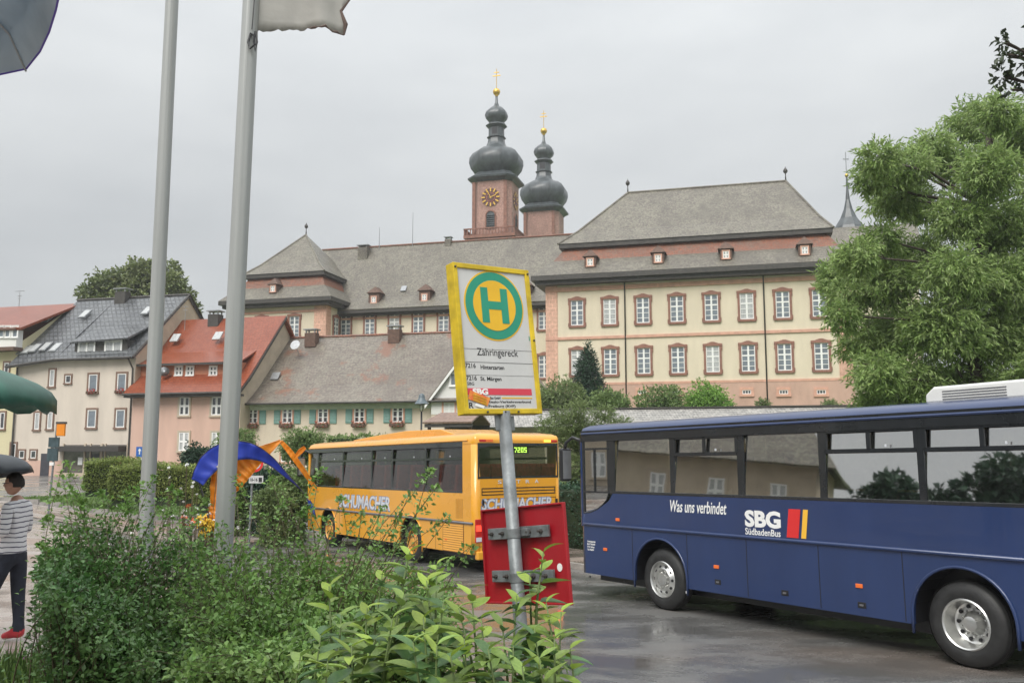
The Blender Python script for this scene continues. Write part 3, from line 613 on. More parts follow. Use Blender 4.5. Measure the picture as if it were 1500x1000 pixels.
# ------------------------------------------------------------------ white gabled house right of it, seen under the sign
O6c = at(632, 580, 66); O6 = (O6c.x, O6c.y); W6 = fp(772, 580, O6)[0]; ZE6 = fp(632, 583, O6)[1]; ZR6 = fp(705, 489, O6)[1]
wh = house('gabled_house', 'white gabled house front half hidden behind the bus stop sign', O6)
MB().prism([(0, 0), (W6, 0), (W6, ZE6 - 1.2), (0, ZE6 - 1.2)], 0, 10).build('wall', M['peach'], wh)
MB().prism([(0, ZE6 - 1.2), (W6, ZE6 - 1.2), (W6, ZE6), (W6 / 2, ZR6), (0, ZE6)], -.03, 10).build('gable', M['whitewall'], wh)
roof_slabs(wh, [[(-.35, -.35, ZE6 - .35), (W6 / 2, -.35, ZR6 + .05), (W6 / 2, 11, ZR6 + .05), (-.35, 11, ZE6 - .35)], [(W6 + .35, -.35, ZE6 - .35), (W6 + .35, 11, ZE6 - .35), (W6 / 2, 11, ZR6 + .05), (W6 / 2, -.35, ZR6 + .05)]], M['roof_mix'], .16)
vb = MB()
for s_ in (-1, 1): a = W6 / 2 + s_ * (W6 / 2 + .4); vb.slab([(a, -.37, ZE6 - .55), (W6 / 2, -.37, ZR6 - .02), (W6 / 2, -.37, ZR6 - .3), (a, -.37, ZE6 - .8)], .05 * s_)
vb.build('verge_board', M['white'], wh)
u, z = fp(665, 565, O6); window(wh, u, z, WM['gab'], 'pane', v=-.03); u, z = fp(658, 614, O6); window(wh, u, z, WM['cottage'], 'pane')

# ------------------------------------------------------------------ pink house
O7c = Vector((-21.1, 69.0, 0)); W7 = 9.8; O7 = (O7c - EX * W7); O7 = (O7.x, O7.y)
pk = house('pink_house', 'pink rendered house with wet red tile roof and strip of attic windows', O7)
ZE7 = fp(200, 573, O7)[1]; ZR7 = fp(340, 465.5, O7, 6)[1]
MB().box(0, W7, 0, 12, -.5, ZE7).build('wall', M['palepink'], pk)
M['pinkh'] = pmat('salmon_plaster', (.58, .39, .31), .8, .10, .9, .12, 25, stretch=(1, 1, .22), detail=7); pk.children[0].data.materials[0] = M['pinkh']
MB().poly([(W7 - .01, 0, ZE7), (W7 - .01, 12, ZE7), (W7 - .01, 6, ZR7 - .1)]).build('gable', M['beige'], pk); MB().poly([(.01, 0, ZE7), (.01, 12, ZE7), (.01, 6, ZR7 - .1)]).build('gable', M['beige'], pk)
MB().slab([(W7 + .02, 0, -.5), (W7 + .02, 12, -.5), (W7 + .02, 12, ZE7), (W7 + .02, 0, ZE7)], .03).build('side_wall', M['beige'], pk)
roof_slabs(pk, [[(-.2, -.9, ZE7 - .2), (W7 + .35, -.9, ZE7 - .2), (W7 + .35, .5, ZE7 + 1.0), (-.2, .5, ZE7 + 1.0)], [(-.2, .5, ZE7 + 1.0), (W7 + .35, .5, ZE7 + 1.0), (W7 + .35, 6, ZR7), (-.2, 6, ZR7)], [(-.2, 6, ZR7), (W7 + .35, 6, ZR7), (W7 + .35, 12.7, ZE7), (-.2, 12.7, ZE7)]], M['roof_red'], .2)
MB().box(-.2, W7 + .3, -.85, .0, ZE7 - .55, ZE7 - .38).tube([(-.2, -.97, ZE7 - .3), (W7 + .35, -.97, ZE7 - .3)], .09, 6).build('gutter', M['darkwood'], pk)
MB().slab([(W7 + .37, -.9, ZE7 - .3), (W7 + .37, .5, ZE7 + .9), (W7 + .37, .5, ZE7 + .65), (W7 + .37, -.9, ZE7 - .55)], .06).slab([(W7 + .37, .5, ZE7 + .9), (W7 + .37, 6, ZR7 - .05), (W7 + .37, 6, ZR7 - .35), (W7 + .37, .5, ZE7 + .6)], .06).build('verge_board', M['darkwood'], pk)
ua = fp(205, 540, O7, .8)[0]; ub = fp(352, 540, O7, .8)[0]; ub = min(ub, W7 - .25); zd0 = fp(270, 552, O7, .8)[1]; zd1 = fp(270, 532, O7, .8)[1]
dm = MB().box(ua, ub, .8, 4.0, zd0 - .3, zd1).build('dormer', pmat('orange_board_cladding', (.45, .17, .09), .5, .15, 3), pk)
roof_slabs(dm, [[(ua - .2, .35, zd1 - .05), (ub + .2, .35, zd1 - .05), (ub + .2, 4.6, zd1 + 2.0), (ua - .2, 4.6, zd1 + 2.0)]], M['roof_red'], .12, 'dormer_roof')
MB().box(ua - .2, ub + .2, .24, .34, zd1 - .2, zd1 - .02).build('dormer_gutter', M['darkwood'], dm)
for px in (262, 278.5, 312.5, 337):
    u, z = fp(px, 549.5, O7, .8); window(pk, u, z, WM['shed'], 'panedark', v=.8)
u, z = fp(244, 545, O7, .6); MB().lathe([(0, 0), (.2, .03), (.36, .1), (.4, .14)], 16, Matrix.Rotation(R(80), 4, 'X') @ Matrix.Rotation(R(25), 4, 'Y')).build('satellite_dish', M['metal'], pk, loc=(u, .35, z), smooth=True)
for px, py in ((258, 497), (320, 494)):
    u, z = fp(px, py, O7, 3.6); g = MB().slab([(-.36, -.28, -.35), (.36, -.28, -.35), (.36, .28, .35), (-.36, .28, .35)], .12).build('skylight', M['curtain'], pk, loc=(u, 3.45, z + .15))
for px, py in ((270, 608), (317, 608), (269, 660), (317, 660)):
    u, z = fp(px, py, O7); window(pk, u, z, WM['pinkh'], 'curtain' if py > 650 else 'panedark')
u, z = fp(316, 461, O7, 5.6); chimney(pk, u, 5.6, z - 1.4, z, 1.0, .8, M['darkwood'])
mast(pk, fp(271, 470, O7, 5)[0], 5.0, ZR7 - 1.2, ZR7 + 1.1, .03, ((0, .3, .1), (0, .2, .4)))

# ------------------------------------------------------------------ tall off-white house with shop
W8 = 11.6; O8 = Vector((O7[0], O7[1], 0)) - EX * (W8 + .02) + EY * .15; O8 = (O8.x, O8.y)
gh = house('shop_house', 'tall off-white house with slate grey roof, skylights and a small shop below', O8)
ZE8 = fp(180, 522.5, O8)[1]; ZR8 = fp(230, 434.5, O8, 6.5)[1]; ZP8 = fp(60, 674, O8)[1]
ul = fp(88, 526, O8)[0]; ZEL = fp(24, 538, O8)[1]
MB().prism([(0, ZP8), (W8, ZP8), (W8, ZE8), (ul, ZE8), (0, ZEL + .6)], 0, 13).build('wall', M['greywall'], gh)
MB().box(-.03, W8, -.05, 13, -.5, ZP8).build('plinth', M['pinkh'], gh)
MB().slab([(W8 + .01, 0, ZE7 - 1), (W8 + .01, 13, ZE7 - 1), (W8 + .01, 13, ZE8), (W8 + .01, 6.5, ZR8 - .1), (W8 + .01, 0, ZE8)], .03).build('gable', M['beige'], gh)
kx = fp(135, 473, O8, 3)[0]
roof_slabs(gh, [[(ul, -.55, ZE8 - .1), (W8 + .15, -.55, ZE8 - .1), (W8 + .15, 6.5, ZR8), (ul, 6.5, ZR8)], [(-.5, -.75, ZEL), (ul, -.55, ZE8 - .1), (ul, 1.9, ZE8 + 2.2), (-.35, 1.9, ZE8 + 1.9)],
    [(-.35, 1.9, ZE8 + 1.9), (ul, 1.9, ZE8 + 2.2), (ul, 6.5, ZR8), (-.1, 6.5, ZR8)], [(-.1, 6.5, ZR8), (W8 + .15, 6.5, ZR8), (W8 + .15, 13.6, ZE8), (-.3, 13.6, ZE8)]], M['roof_slate'], .18)
MB().tube([(W8 + .18, -.6, ZE8 - .1), (W8 + .18, 6.5, ZR8 + .05), (W8 + .18, 13.6, ZE8)], .09, 5).tube([(-.1, 6.5, ZR8 + .04), (W8 + .15, 6.5, ZR8 + .04)], .12, 5).build('ridge_tiles', M['darkwood'], gh)
MB().tube([(-.5, -.82, ZEL - .02), (ul, -.66, ZE8 - .14), (W8, -.66, ZE8 - .14)], .09, 6).build('gutter', M['darkwood'], gh)
# wide shed dormer
da, dz0 = fp(109, 516, O8, .25); db = fp(186, 516, O8, .25)[0]; dz1 = fp(140, 499, O8, .25)[1]
dmr = MB().prism([(da, dz0 - .1), (db, dz0 - .1), (db, dz1), (da, dz1)], .25, 4.5).build('dormer', M['darkwood'], gh)
roof_slabs(dmr, [[(da - .15, -.2, dz1 - .1), (db + .35, -.2, dz1 + .1), (db + .35, 4.9, dz1 + 2.6), (da - .15, 4.9, dz1 + 2.6)]], M['roof_slate'], .15, 'dormer_roof')
MB().box(da - .3, db + .3, -.05, .1, dz0 - .35, dz0 - .12).build('sill_board', M['metal'], dmr)
for px in (127, 166):
    u, z = fp(px, 517, O8, .25); window(gh, u, z, WM['big'], 'curtain', v=.25)
skm = MB().box(-.36, .36, -.06, .06, -.62, .62).mesh('skylight'); skm.materials.append(M['metal'])
skg = MB().box(-.28, .28, -.08, -.06, -.52, .52).mesh('pane'); skg.materials.append(M['curtain'])
for px, py, v_, z_ in ((34, 514, .75, 0), (42, 513, .75, 0), (51, 511, .75, 0), (66, 509, .75, 0), (81, 510, .75, 0), (70, 467, 4.0, 0), (124, 461, 4.2, 0), (215, 456, 4.3, 0)):
    u, z = fp(px, py, O8, v_); slope = math.atan2((ZR8 - ZE8), 7.0)
    k = link('skylight', skm, None, gh, (u, v_ + .05, z + .08), (-(math.pi / 2 - slope), 0, 0)); link('pane', skg, None, k)
for px, py in ((136, 574), (178, 573)):
    u, z = fp(px, py, O8); window(gh, u, z, WM['greyh'], 'pane'); bx = link('window_box', bxm, None, gh, (u, .1, z - .12)); bx.scale = (.85, 1, .8); link('flowers', fl_grey, None, bx)
for px, py in ((134, 626), (176, 626)): u, z = fp(px, py, O8); window(gh, u, z, WM['greyh'], 'pane')
for px, py in ((76, 566), (54, 629), (73, 628)): u, z = fp(px, py, O8); window(gh, u, z, WM['narrow'], 'curtain')
u, z = fp(100, 561, O8); window(gh, u, z, WM['small'], 'panedark')
for px in (32, 49): u, z = fp(px, 671, O8); window(gh, u, z, WM['small'], 'panedark')
u, z = fp(19, 674, O8); window(gh, u, z, WM['narrow'], 'panedark')
u0 = fp(66, 690, O8)[0]; door = MB().box(u0 - .42, u0 + .42, -.09, .05, .5, fp(66, 664, O8)[1]).build('door', pmat('dark_shop_door', (.05, .05, .06), .4), gh)
u0, zc_ = fp(87, 661, O8); u1, zc1 = fp(186, 653, O8)
MB().prism([(u0, zc_), (u1, zc_), (u1, zc1), (u0, zc1)], -1.0, 0).build('shop_canopy', pmat('dark_canopy', (.05, .045, .04), .6), gh, bevel=.03)
su0 = fp(92, 690, O8)[0]; su1 = fp(186, 690, O8)[0]
M['shopglass'] = pmat('shop_glass', (.10, .085, .075), .06, .6, 1.0, spec=.9)
sf = MB().box(su0, su1, -.06, -.01, .55, zc1 + .1).build('shop_front', M['shopglass'], gh)
fr = MB()
for f_, w_ in ((0, .12), (.34, .16), (.43, .1), (.60, .22), (.66, .12), (1, .12)): x = su0 + (su1 - su0) * f_; fr.box(x - w_ / 2, x + w_ / 2, -.12, -.0, .5, zc1 + .2)
fr.box(su0, su1, -.11, -.0, .5, .95); fr.build('shop_frame', M['beige'], sf)
MB().box(su0 + .45 * (su1 - su0), su0 + .58 * (su1 - su0), -.09, -.062, .6, zc_ - .2).build('shop_door', M['black'], sf)
MB().box(su0 + .24 * (su1 - su0), su0 + .31 * (su1 - su0), -.085, -.062, 1.6, 2.2).build('notice', M['white'], sf)
MB().box(su0 + .72 * (su1 - su0), su0 + .96 * (su1 - su0), -.085, -.062, 1.2, 2.2).build('display_panel', pmat('red_display', (.25, .05, .03), .4, .4, 4), sf)
u, z = fp(180, 433, O8, 6.2); chimney(gh, u, 6.2, z - .8, z + .3, 1.1, .8, M['darkwood'])
MB().tube([(W8 - .25, -.6, ZE8 - .2), (W8 - .12, -.15, ZE8 - 1.0), (W8 - .12, -.15, .5)], .07, 6).build('downpipe', M['darkwood'], gh)
MB().tube([(.1, -.15, ZEL), (.1, -.15, .5)], .08, 6).build('downpipe', M['darkwood'], gh)

# ------------------------------------------------------------------ yellow house at the left edge, and one further off to the left
W9 = 13; O9 = Vector((O8[0], O8[1], 0)) - EX * (W9 + .3) + EY * .6; O9 = (O9.x, O9.y)
yh = house('yellow_house', 'yellow house with brown balcony band at the left edge behind the green parasol', O9)
ZE9 = fp(10, 500, O9)[1]; ZR9 = fp(20, 449, O9, 6)[1]
MB().box(0, W9, 0, 12, 0, ZE9).build('wall', M['yellowwall'], yh)
MB().slab([(W9 + .01, 0, ZE9), (W9 + .01, 12, ZE9), (W9 + .01, 6, ZR9 - .1)], .03).build('gable', M['yellowwall'], yh)
roof_slabs(yh, [[(-.3, -.9, ZE9 + 1.0), (W9 + .6, -.9, ZE9 + 1.0), (W9 + .6, 6, ZR9), (-.3, 6, ZR9)], [(-.3, 6, ZR9), (W9 + .6, 6, ZR9), (W9 + .6, 12.7, ZE9), (-.3, 12.7, ZE9)]], M['roof_red'], .2)
bb = MB().box(-.1, W9 + .1, -1.0, .02, ZE9 - .9, ZE9 - .6).box(-.1, W9 + .1, -.95, 0, ZE9 + .85, ZE9 + 1.0); bb.build('balcony', M['brown'], yh)
MB().box(-.1, W9 + .05, -.7, -.02, ZE9 - .6, ZE9 + .85).build('balcony_wall', M['whitewall'], yh)
for px in (2, 11, 22): u, z = fp(px, 494, O9, -.7); window(yh, u, z, WM['gab'], 'pane', v=-.7)
for px, py in ((9, 555), (3, 628), (-40, 555), (-40, 628)): u, z = fp(px, py, O9); window(yh, u, z, WM['narrow'], 'panedark')
mast(yh, fp(28, 445, O9, 6)[0], 6, ZR9 - .5, ZR9 + 1.55, .04, ((0, .55, .1), (0, .25, .55), (0, .18, .8)))

# ------------------------------------------------------------------ garden wall with shingle roof below the monastery
O10c = at(690, 622, 57); O10 = (O10c.x, O10c.y); W10 = 33
sw_ = house('garden_wall', 'long garden wall under a narrow silvery shingle roof below the monastery', O10, 'wall')
za = fp(900, 623, O10)[1]; zbb = fp(900, 598.5, O10, .9)[1]
MB().box(0, W10, .25, .75, 0, za + .5).build('masonry', M['beige'], sw_)
sl = MB().slab([(0, -.55, za - .05), (W10, -.55, za - .05), (W10, .9, zbb), (0, .9, zbb)], .08).slab([(0, .9, zbb), (W10, .9, zbb), (W10, 2.2, za), (0, 2.2, za)], .08).build('shingle_roof', M['shingle'], sw_)
MB().box(0, W10, .75, 1.05, zbb - .02, zbb + .07).build('ridge_board', M['darkwood'], sw_)
O11c = at(622, 622, 52); O11 = (O11c.x, O11c.y); W11 = fp(694, 620, O11)[0]
sh = house('open_shed', 'open shed with brown tiled lean roof behind the yellow coach', O11, 'shed')
za = fp(660, 618, O11)[1]; zbb = fp(660, 604, O11, 1.5)[1]
roof_slabs(sh, [[(0, -.4, za), (W11, -.4, za), (W11, 1.5, zbb), (.45, 1.5, zbb)], [(.45, 1.5, zbb), (W11, 1.5, zbb), (W11, 3.4, za), (0, 3.4, za)]], M['brownshingle'], .1)
for x in (.3, W11 * .5, W11 - .2): MB().box(x - .08, x + .08, -.1, .06, 0, za).build('post', M['brown'], sh)
MB().box(.1, W11, -.3, -.2, za - .3, za - .1).build('beam', M['darkwood'], sh); MB().box(.1, W11, 3.2, 3.3, 0, za - .1).build('back_wall', M['darkwood'], sh)

# ------------------------------------------------------------------ buildings beyond the left frame edge (the coach windows mirror them)
inn = tag(empty('inn', (-33, 25.5, 0), (0, 0, R(90))), 'big dark roofed inn standing left of the picture', 'building')
MB().box(-9, 9, 0, 12, 0, 6.5).build('wall', M['beige'], inn)
roof_slabs(inn, [[(-10, -1, 6.1), (10, -1, 6.1), (4, 6, 13.5), (-5, 6, 13.5)], [(-5, 6, 13.5), (4, 6, 13.5), (10, 13, 6.1), (-10, 13, 6.1)], [(-10, 13, 6.1), (-10, -1, 6.1), (-5, 6, 13.5)], [(10, -1, 6.1), (10, 13, 6.1), (5, 6, 13.5)]], M['roof_grey'])
for k in range(5): window(inn, -7 + k * 3.4, 3.6, WM['pinkh'], 'curtain'); window(inn, -7 + k * 3.4, 1.2, WM['pinkh'], 'curtain')
# ------------------------------------------------------------------ lettering
def text_mesh(name, s, w, h, bold=0.0, shear=0.0, depth=.002, spacing=1.0):
    """flat letters fitted to w x h, lower left at the origin, in x,z facing -y"""
    c = bpy.data.curves.new(name, 'FONT'); c.body = s; c.size = 1; c.offset = bold; c.shear = shear; c.extrude = .004; c.space_character = spacing; c.resolution_u = 3
    o = bpy.data.objects.new(name, c); sc.collection.objects.link(o); dg = bpy.context.evaluated_depsgraph_get()
    me = bpy.data.meshes.new_from_object(o.evaluated_get(dg)); bpy.data.objects.remove(o); bpy.data.curves.remove(c)
    n = len(me.vertices); a = np.empty(n * 3, np.float32); me.vertices.foreach_get('co', a); a = a.reshape(n, 3)
    lo = a.min(0); hi = a.max(0); x = (a[:, 0] - lo[0]) / (hi[0] - lo[0]) * w; z = (a[:, 1] - lo[1]) / (hi[1] - lo[1]) * h
    y = np.where(a[:, 2] > 0, -depth, 0.0); me.vertices.foreach_set('co', np.stack([x, y, z], 1).astype(np.float32).ravel()); me.name = name; me.update(); me.materials.clear(); return me

# ------------------------------------------------------------------ people
def person(name, label, loc, rz, J, E, mats, head_at, head_rot=(0, 0, 0), hair=None, glasses=False, group=None, parent_seat=None, hands=True, cuts=()):
    """J joints {name:(x,y,z,r)}, E bones [(a,b,cloth)]; one skinned body, cloth from the nearest bone"""
    root = tag(empty(name, loc, (0, 0, rz)), label, 'person', group)
    me = bpy.data.meshes.new('body'); names = list(J); idx = {k: i for i, k in enumerate(names)}
    me.from_pydata([J[k][:3] for k in names], [(idx[a], idx[b]) for a, b, _ in E], []); o = bpy.data.objects.new('body', me); sc.collection.objects.link(o)
    sk = o.modifiers.new('skin', 'SKIN'); o.modifiers.new('sub', 'SUBSURF').levels = 2
    for i, k in enumerate(names):
        r = J[k][3]; me.skin_vertices[0].data[i].radius = (r if not hasattr(r, '__len__') else r[0], r if not hasattr(r, '__len__') else r[1])
    me.skin_vertices[0].data[0].use_root = True
    dg = bpy.context.evaluated_depsgraph_get(); m2 = bpy.data.meshes.new_from_object(o.evaluated_get(dg)); o.modifiers.clear(); o.data = m2; m2.name = 'body'
    m2.materials.clear(); keys = list(mats)
    if cuts:
        bq = bmesh.new(); bq.from_mesh(m2)
        for cz_ in cuts: bmesh.ops.bisect_plane(bq, geom=bq.verts[:] + bq.edges[:] + bq.faces[:], plane_co=(0, 0, cz_), plane_no=(0, 0, 1), dist=1e-5)
        bq.to_mesh(m2); bq.free()
    for k in keys: m2.materials.append(mats[k])
    seg = [(Vector(J[a][:3]), Vector(J[b][:3]), keys.index(c)) for a, b, c in E]
    for p in m2.polygons:
        c = p.center; best = 1e9
        for a, b, k in seg:
            ab = b - a; t = max(0, min(1, (c - a).dot(ab) / max(ab.length_squared, 1e-9))); d = (c - a - ab * t).length
            if d < best: best = d; p.material_index = k
        p.use_smooth = True
    o.parent = root
    # head
    hd = bmesh.new(); bmesh.ops.create_icosphere(hd, subdivisions=4, radius=1)
    for v in hd.verts:
        x, y, z = v.co; s_ = .078; X, Y, Z = x * s_, y * .096, z * .118
        if z < -.2: k = (-z - .2); X *= 1 - .38 * k; Y *= 1 - .22 * k; Y += (.015 * k)
        if y > .35:                       # the face looks along +y
            g = math.exp(-((x / .17) ** 2)); ny = math.exp(-((z + .12) / .16) ** 2); Y += .026 * g * ny * (1 if z < .1 else .4)
            for ex in (-.4, .4): e = math.exp(-(((x - ex) / .2) ** 2 + ((z - .07) / .11) ** 2)); Y -= .012 * e
            mo = math.exp(-((x / .35) ** 2 + ((z + .45) / .06) ** 2)); Y += .005 * mo; Y += .008 * math.exp(-((x / .3) ** 2 + ((z + .85) / .16) ** 2))
        v.co = (X, Y, Z)
    hm = bpy.data.meshes.new('head'); hd.to_mesh(hm); hd.free(); hm.polygons.foreach_set('use_smooth', [True] * len(hm.polygons))
    h = link('head', hm, mats['skin'], root, head_at, head_rot)
    ear = MB()
    for s_ in (-1, 1): ear.lathe([(0, -.012), (.018, -.012), (.027, 0), (.018, .01), (0, .006)], 10, Matrix.Translation((s_ * .079, -.008, -.005)) @ Matrix.Rotation(R(90), 4, 'Y') @ Matrix.Scale(1.35, 4, (1, 0, 0)))
    ear.build('ear', mats['skin'], h, smooth=True)
    ey = MB()
    for s_ in (-1, 1): ey.lathe([(0, -.009), (.008, -.004), (.009, 0), (.008, .004), (0, .009)], 8, Matrix.Translation((s_ * .031, .080, .008)))
    ey.build('eye', M['black'], h, smooth=True)
    hb = bmesh.new(); bmesh.ops.create_icosphere(hb, subdivisions=4, radius=1)
    kill = []
    for v in hb.verts:
        x, y, z = v.co; n_ = .005 * math.sin(17 * x + 9 * z) * math.cos(13 * y + 5 * z)
        v.co = (x * (.086 + n_), y * (.103 + n_) - .006, z * (.127 + n_) + .004)
        if (y > .2 and z < .55 - .25 * (1 - y)) or (z < -.12 and y > -.15) or z < -.38: kill.append(v)
    bmesh.ops.delete(hb, geom=kill, context='VERTS'); hm = bpy.data.meshes.new('hair'); hb.to_mesh(hm); hb.free(); hm.polygons.foreach_set('use_smooth', [True] * len(hm.polygons))
    link('hair', hm, hair, h)
    if glasses:
        MB().tube([(-.055, .093, .012), (-.02, .1, .012), (.02, .1, .012), (.055, .093, .012)], .004, 5).tube([(.055, .093, .012), (.082, 0, .015)], .003, 5).tube([(-.055, .093, .012), (-.082, 0, .015)], .003, 5).build('glasses', M['black'], h)
    if hands:
        for s_ in ('l', 'r'):
            if 'hand' + s_ in J:
                w_ = Vector(J['wrist' + s_][:3]); k = Vector(J['hand' + s_][:3]); d = (k - w_).normalized(); side = d.cross(Vector((0, 0, 1)));
                if side.length < .1: side = Vector((1, 0, 0))
                side.normalize(); pn = d.cross(side); b = MB()
                for f, ln in zip((-1.5, -.5, .5, 1.5), (.060, .072, .068, .052)):
                    a = k + side * f * .018 - d * .02; c1 = a + d * ln * .5; c2 = c1 + d * ln * .22 - pn * ln * .32; c3 = c2 - d * ln * .15 - pn * ln * .25
                    b.tube([a, c1, c2, c3], [.0095, .009, .008, .006], 6)
                a = k - d * .06 + side * .028; b.tube([a, a + d * .03 + side * .02, a + d * .055 + side * .012 - pn * .015], [.011, .01, .008], 6)
                b.build('fingers', mats['skin'], root, smooth=True)
    return root
M['skin'] = pmat('skin', (.42, .24, .17), .55, .08, 5); M['hair'] = pmat('dark_hair', (.02, .015, .012), .6, .3, 60, .3, 200)
M['navy'] = pmat('dark_denim', (.02, .025, .04), .8, .3, 12, .2, 120)

# ------------------------------------------------------------------ coaches
M['bluepaint'] = pmat('blue_coach_paint', (.017, .036, .112), .32, .10, 1.6, coat=.5, stretch=(1, 1, .3), detail=7)
M['yellowpaint'] = pmat('orange_yellow_coach_paint', (.74, .34, .025), .3, .06, .8, coat=.7, rvar=.05)
M['busframe'] = pmat('black_window_surround', (.02, .022, .025), .18, .2, coat=.4)
M['greytrim'] = pmat('grey_rubber_trim', (.13, .13, .14), .4, .1)
M['glass'] = glassmat('tinted_glass', (.58, .56, .50), base=.46, rough=.02); M['glassd'] = glassmat('darker_tinted_glass', (.62, .63, .60), base=.0, mult=.8); M['glassr'] = glassmat('rear_tinted_glass', (.62, .64, .62), base=.02, mult=.8)
M['hub'] = pmat('polished_wheel_rim', (.62, .62, .60), .28, .1, 6, metal=.85); M['seat'] = pmat('dark_seat_cloth', (.05, .05, .06), .8, .3, 9); M['redseat'] = pmat('red_seat_cloth', (.40, .07, .045), .8, .4, 9)
M['yrim'] = pmat('orange_painted_rim', (.60, .30, .05), .4, .2, 5); M['acwhite'] = pmat('white_roof_unit', (.70, .70, .68), .4, .04); M['orlens'] = pmat('orange_lens', (.80, .16, .03), .25, .1, coat=.5); M['redlens'] = pmat('red_lens', (.5, .02, .015), .2, .1, coat=.5)
M['inner'] = pmat('coach_interior_lining', (.20, .19, .17), .8, .1); M['handrail'] = pmat('yellow_handrail', (.85, .55, .05), .4, .05)
M['orlit'] = pmat('lit_orange_lamp', (1.0, .42, .05), .3, .05, emit=1.6); M['redlit'] = pmat('lit_red_lamp', (1.0, .06, .03), .3, .05, emit=1.1); M['led'] = pmat('led_dots', (.55, 1.0, .12), .4, .02, emit=1.0)
M['logored'] = pmat('logo_red', (.65, .03, .03), .35, .02); M['logoyel'] = pmat('logo_yellow', (.85, .48, .05), .35, .02); M['lblue'] = pmat('blue_grey_letter_edge', (.20, .24, .36), .4, .05); M['silver'] = pmat('pale_silver_letter', (.60, .62, .66), .35, .05)
def coach(name, label, root_xy, L, paint, glass, seatm, front_wheel, rear_wheel, belt, trim, windows, pillars, RZ, rear, dip, win_top=3.02, deep_rear=True):
    Wd = 2.55; hw = Wd / 2; x0, x1 = -L / 2, L / 2; rc = .16
    root = tag(empty(name, (root_xy[0], root_xy[1], hgt(*root_xy)), (0, R(1.0), RZ)), label, 'coach')
    wheels = (front_wheel, rear_wheel); WR, ZC = .52, .52; AR = .66
    def outline(inset=0, nx=None):
        xs = set(np.round(np.arange(x0 + rc, x1 - rc, .12), 4)) | {x0 + rc, x1 - rc}
        for wx in wheels:
            for q in np.linspace(-1, 1, 19): xs.add(round(wx + AR * math.sin(q * math.pi / 2), 4))
        for p in rear['corner'] : xs.add(p)
        xs = sorted(xs); r = rc - inset if rc > inset else .02; P = []
        P += [(x, -hw + inset) for x in xs]
        P += [(x1 - rc + r * math.sin(a), -hw + rc - r * math.cos(a)) for a in np.linspace(0, math.pi / 2, 6)[1:]]
        P += [(x1 - rc + r * math.cos(a), hw - rc + r * math.sin(a)) for a in np.linspace(0, math.pi / 2, 6)]
        P += [(x, hw - inset) for x in reversed(xs)][1:]
        P += [(x0 + rc - r * math.sin(a), hw - rc + r * math.cos(a)) for a in np.linspace(0, math.pi / 2, 6)[1:]]
        P += [(x0 + rc - r * math.cos(a), -hw + rc - r * math.sin(a)) for a in np.linspace(0, math.pi / 2, 6)]
        return P
    P = outline(); n = len(P)
    def side(y): return abs(abs(y) - hw) < .02
    def zb(x, y):
        z = .44
        if side(y):
            for wx in wheels:
                if abs(x - wx) < AR: z = ZC + math.sqrt(max(0, AR ** 2 - (x - wx) ** 2)) + .04
        return z
    def ztop(x, y):
        if side(y):
            if x < rear['corner'][0]: return win_top + .02
            if dip and y > 0 and x > x1 - 1.0:
                t = (x - (x1 - 1.0)) / .95; return belt - .40 * min(1, t) ** .42
            return belt
        if x < x0 + rc + .01:
            return win_top + .02 if abs(y) > hw - .14 else rear['z0']
        return 1.35
    b = MB()
    for i in range(n):
        a, c = P[i], P[(i + 1) % n]; e = 1e-3; q = [(a[0] + (c[0] - a[0]) * e, a[1] + (c[1] - a[1]) * e), (c[0] - (c[0] - a[0]) * e, c[1] - (c[1] - a[1]) * e)]
        B0, B1, T0, T1 = zb(*q[0]), zb(*q[1]), ztop(*q[0]), ztop(*q[1])
        # slight tumblehome above the belt
        m0, m1 = min(T0, max(B0 + .01, trim)), min(T1, max(B1 + .01, trim))
        b.poly([(a[0], a[1], B0), (c[0], c[1], B1), (c[0], c[1], m1), (a[0], a[1], m0)])
        if max(T0, T1) > trim + .01: b.poly([(a[0], a[1], m0), (c[0], c[1], m1), (c[0], c[1], T1), (a[0], a[1], T0)])
    body = b.build('body', paint, root, auto=35)
    body.data.polygons.foreach_set('use_smooth', [max(abs(p_.normal.x), abs(p_.normal.y)) < .999 for p_ in body.data.polygons]); so = body.modifiers.new('solid', 'SOLIDIFY'); so.thickness = .035; so.offset = -1
    # roof
    r_ = MB(); lv = [(.0, win_top), (.0, 3.10), (.02, 3.16), (.07, 3.23), (.17, 3.28), (.40, 3.315), (.8, 3.33)]
    for ins, z in lv:
        for x, y in P: r_.v.append((max(x0 + ins, min(x1 - ins, x)), max(-hw + ins, min(hw - ins, y)), z))
    for i in range(len(lv) - 1):
        for k in range(n): k2 = (k + 1) % n; r_.f.append((i * n + k, i * n + k2, (i + 1) * n + k2, (i + 1) * n + k))
    r_.poly([(x0 + .8, -hw + .8, 3.33), (x1 - .8, -hw + .8, 3.33), (x1 - .8, hw - .8, 3.33), (x0 + .8, hw - .8, 3.33)])
    rf = r_.build('roof', paint, root, auto=40)
    MB().tube([(x0 + .3, hw + .005, 3.12), (x1 - .12, hw + .005, 3.12)], .022, 6).tube([(x0 + .3, -hw - .005, 3.12), (x1 - .12, -hw - .005, 3.12)], .022, 6).build('rain_gutter', paint, rf)
    MB().box(x0 + .05, x1 - .05, -hw + .08, hw - .08, win_top - .02, win_top + .0).build('ceiling', M['inner'], root)
    # chassis, floor
    MB().box(x0 + .1, x1 - .1, -.86, .86, .27, 1.26).box(x0 + .1, x1 - .1, -hw + .05, hw - .05, 1.27, 1.33).build('floor', M['black'], root)
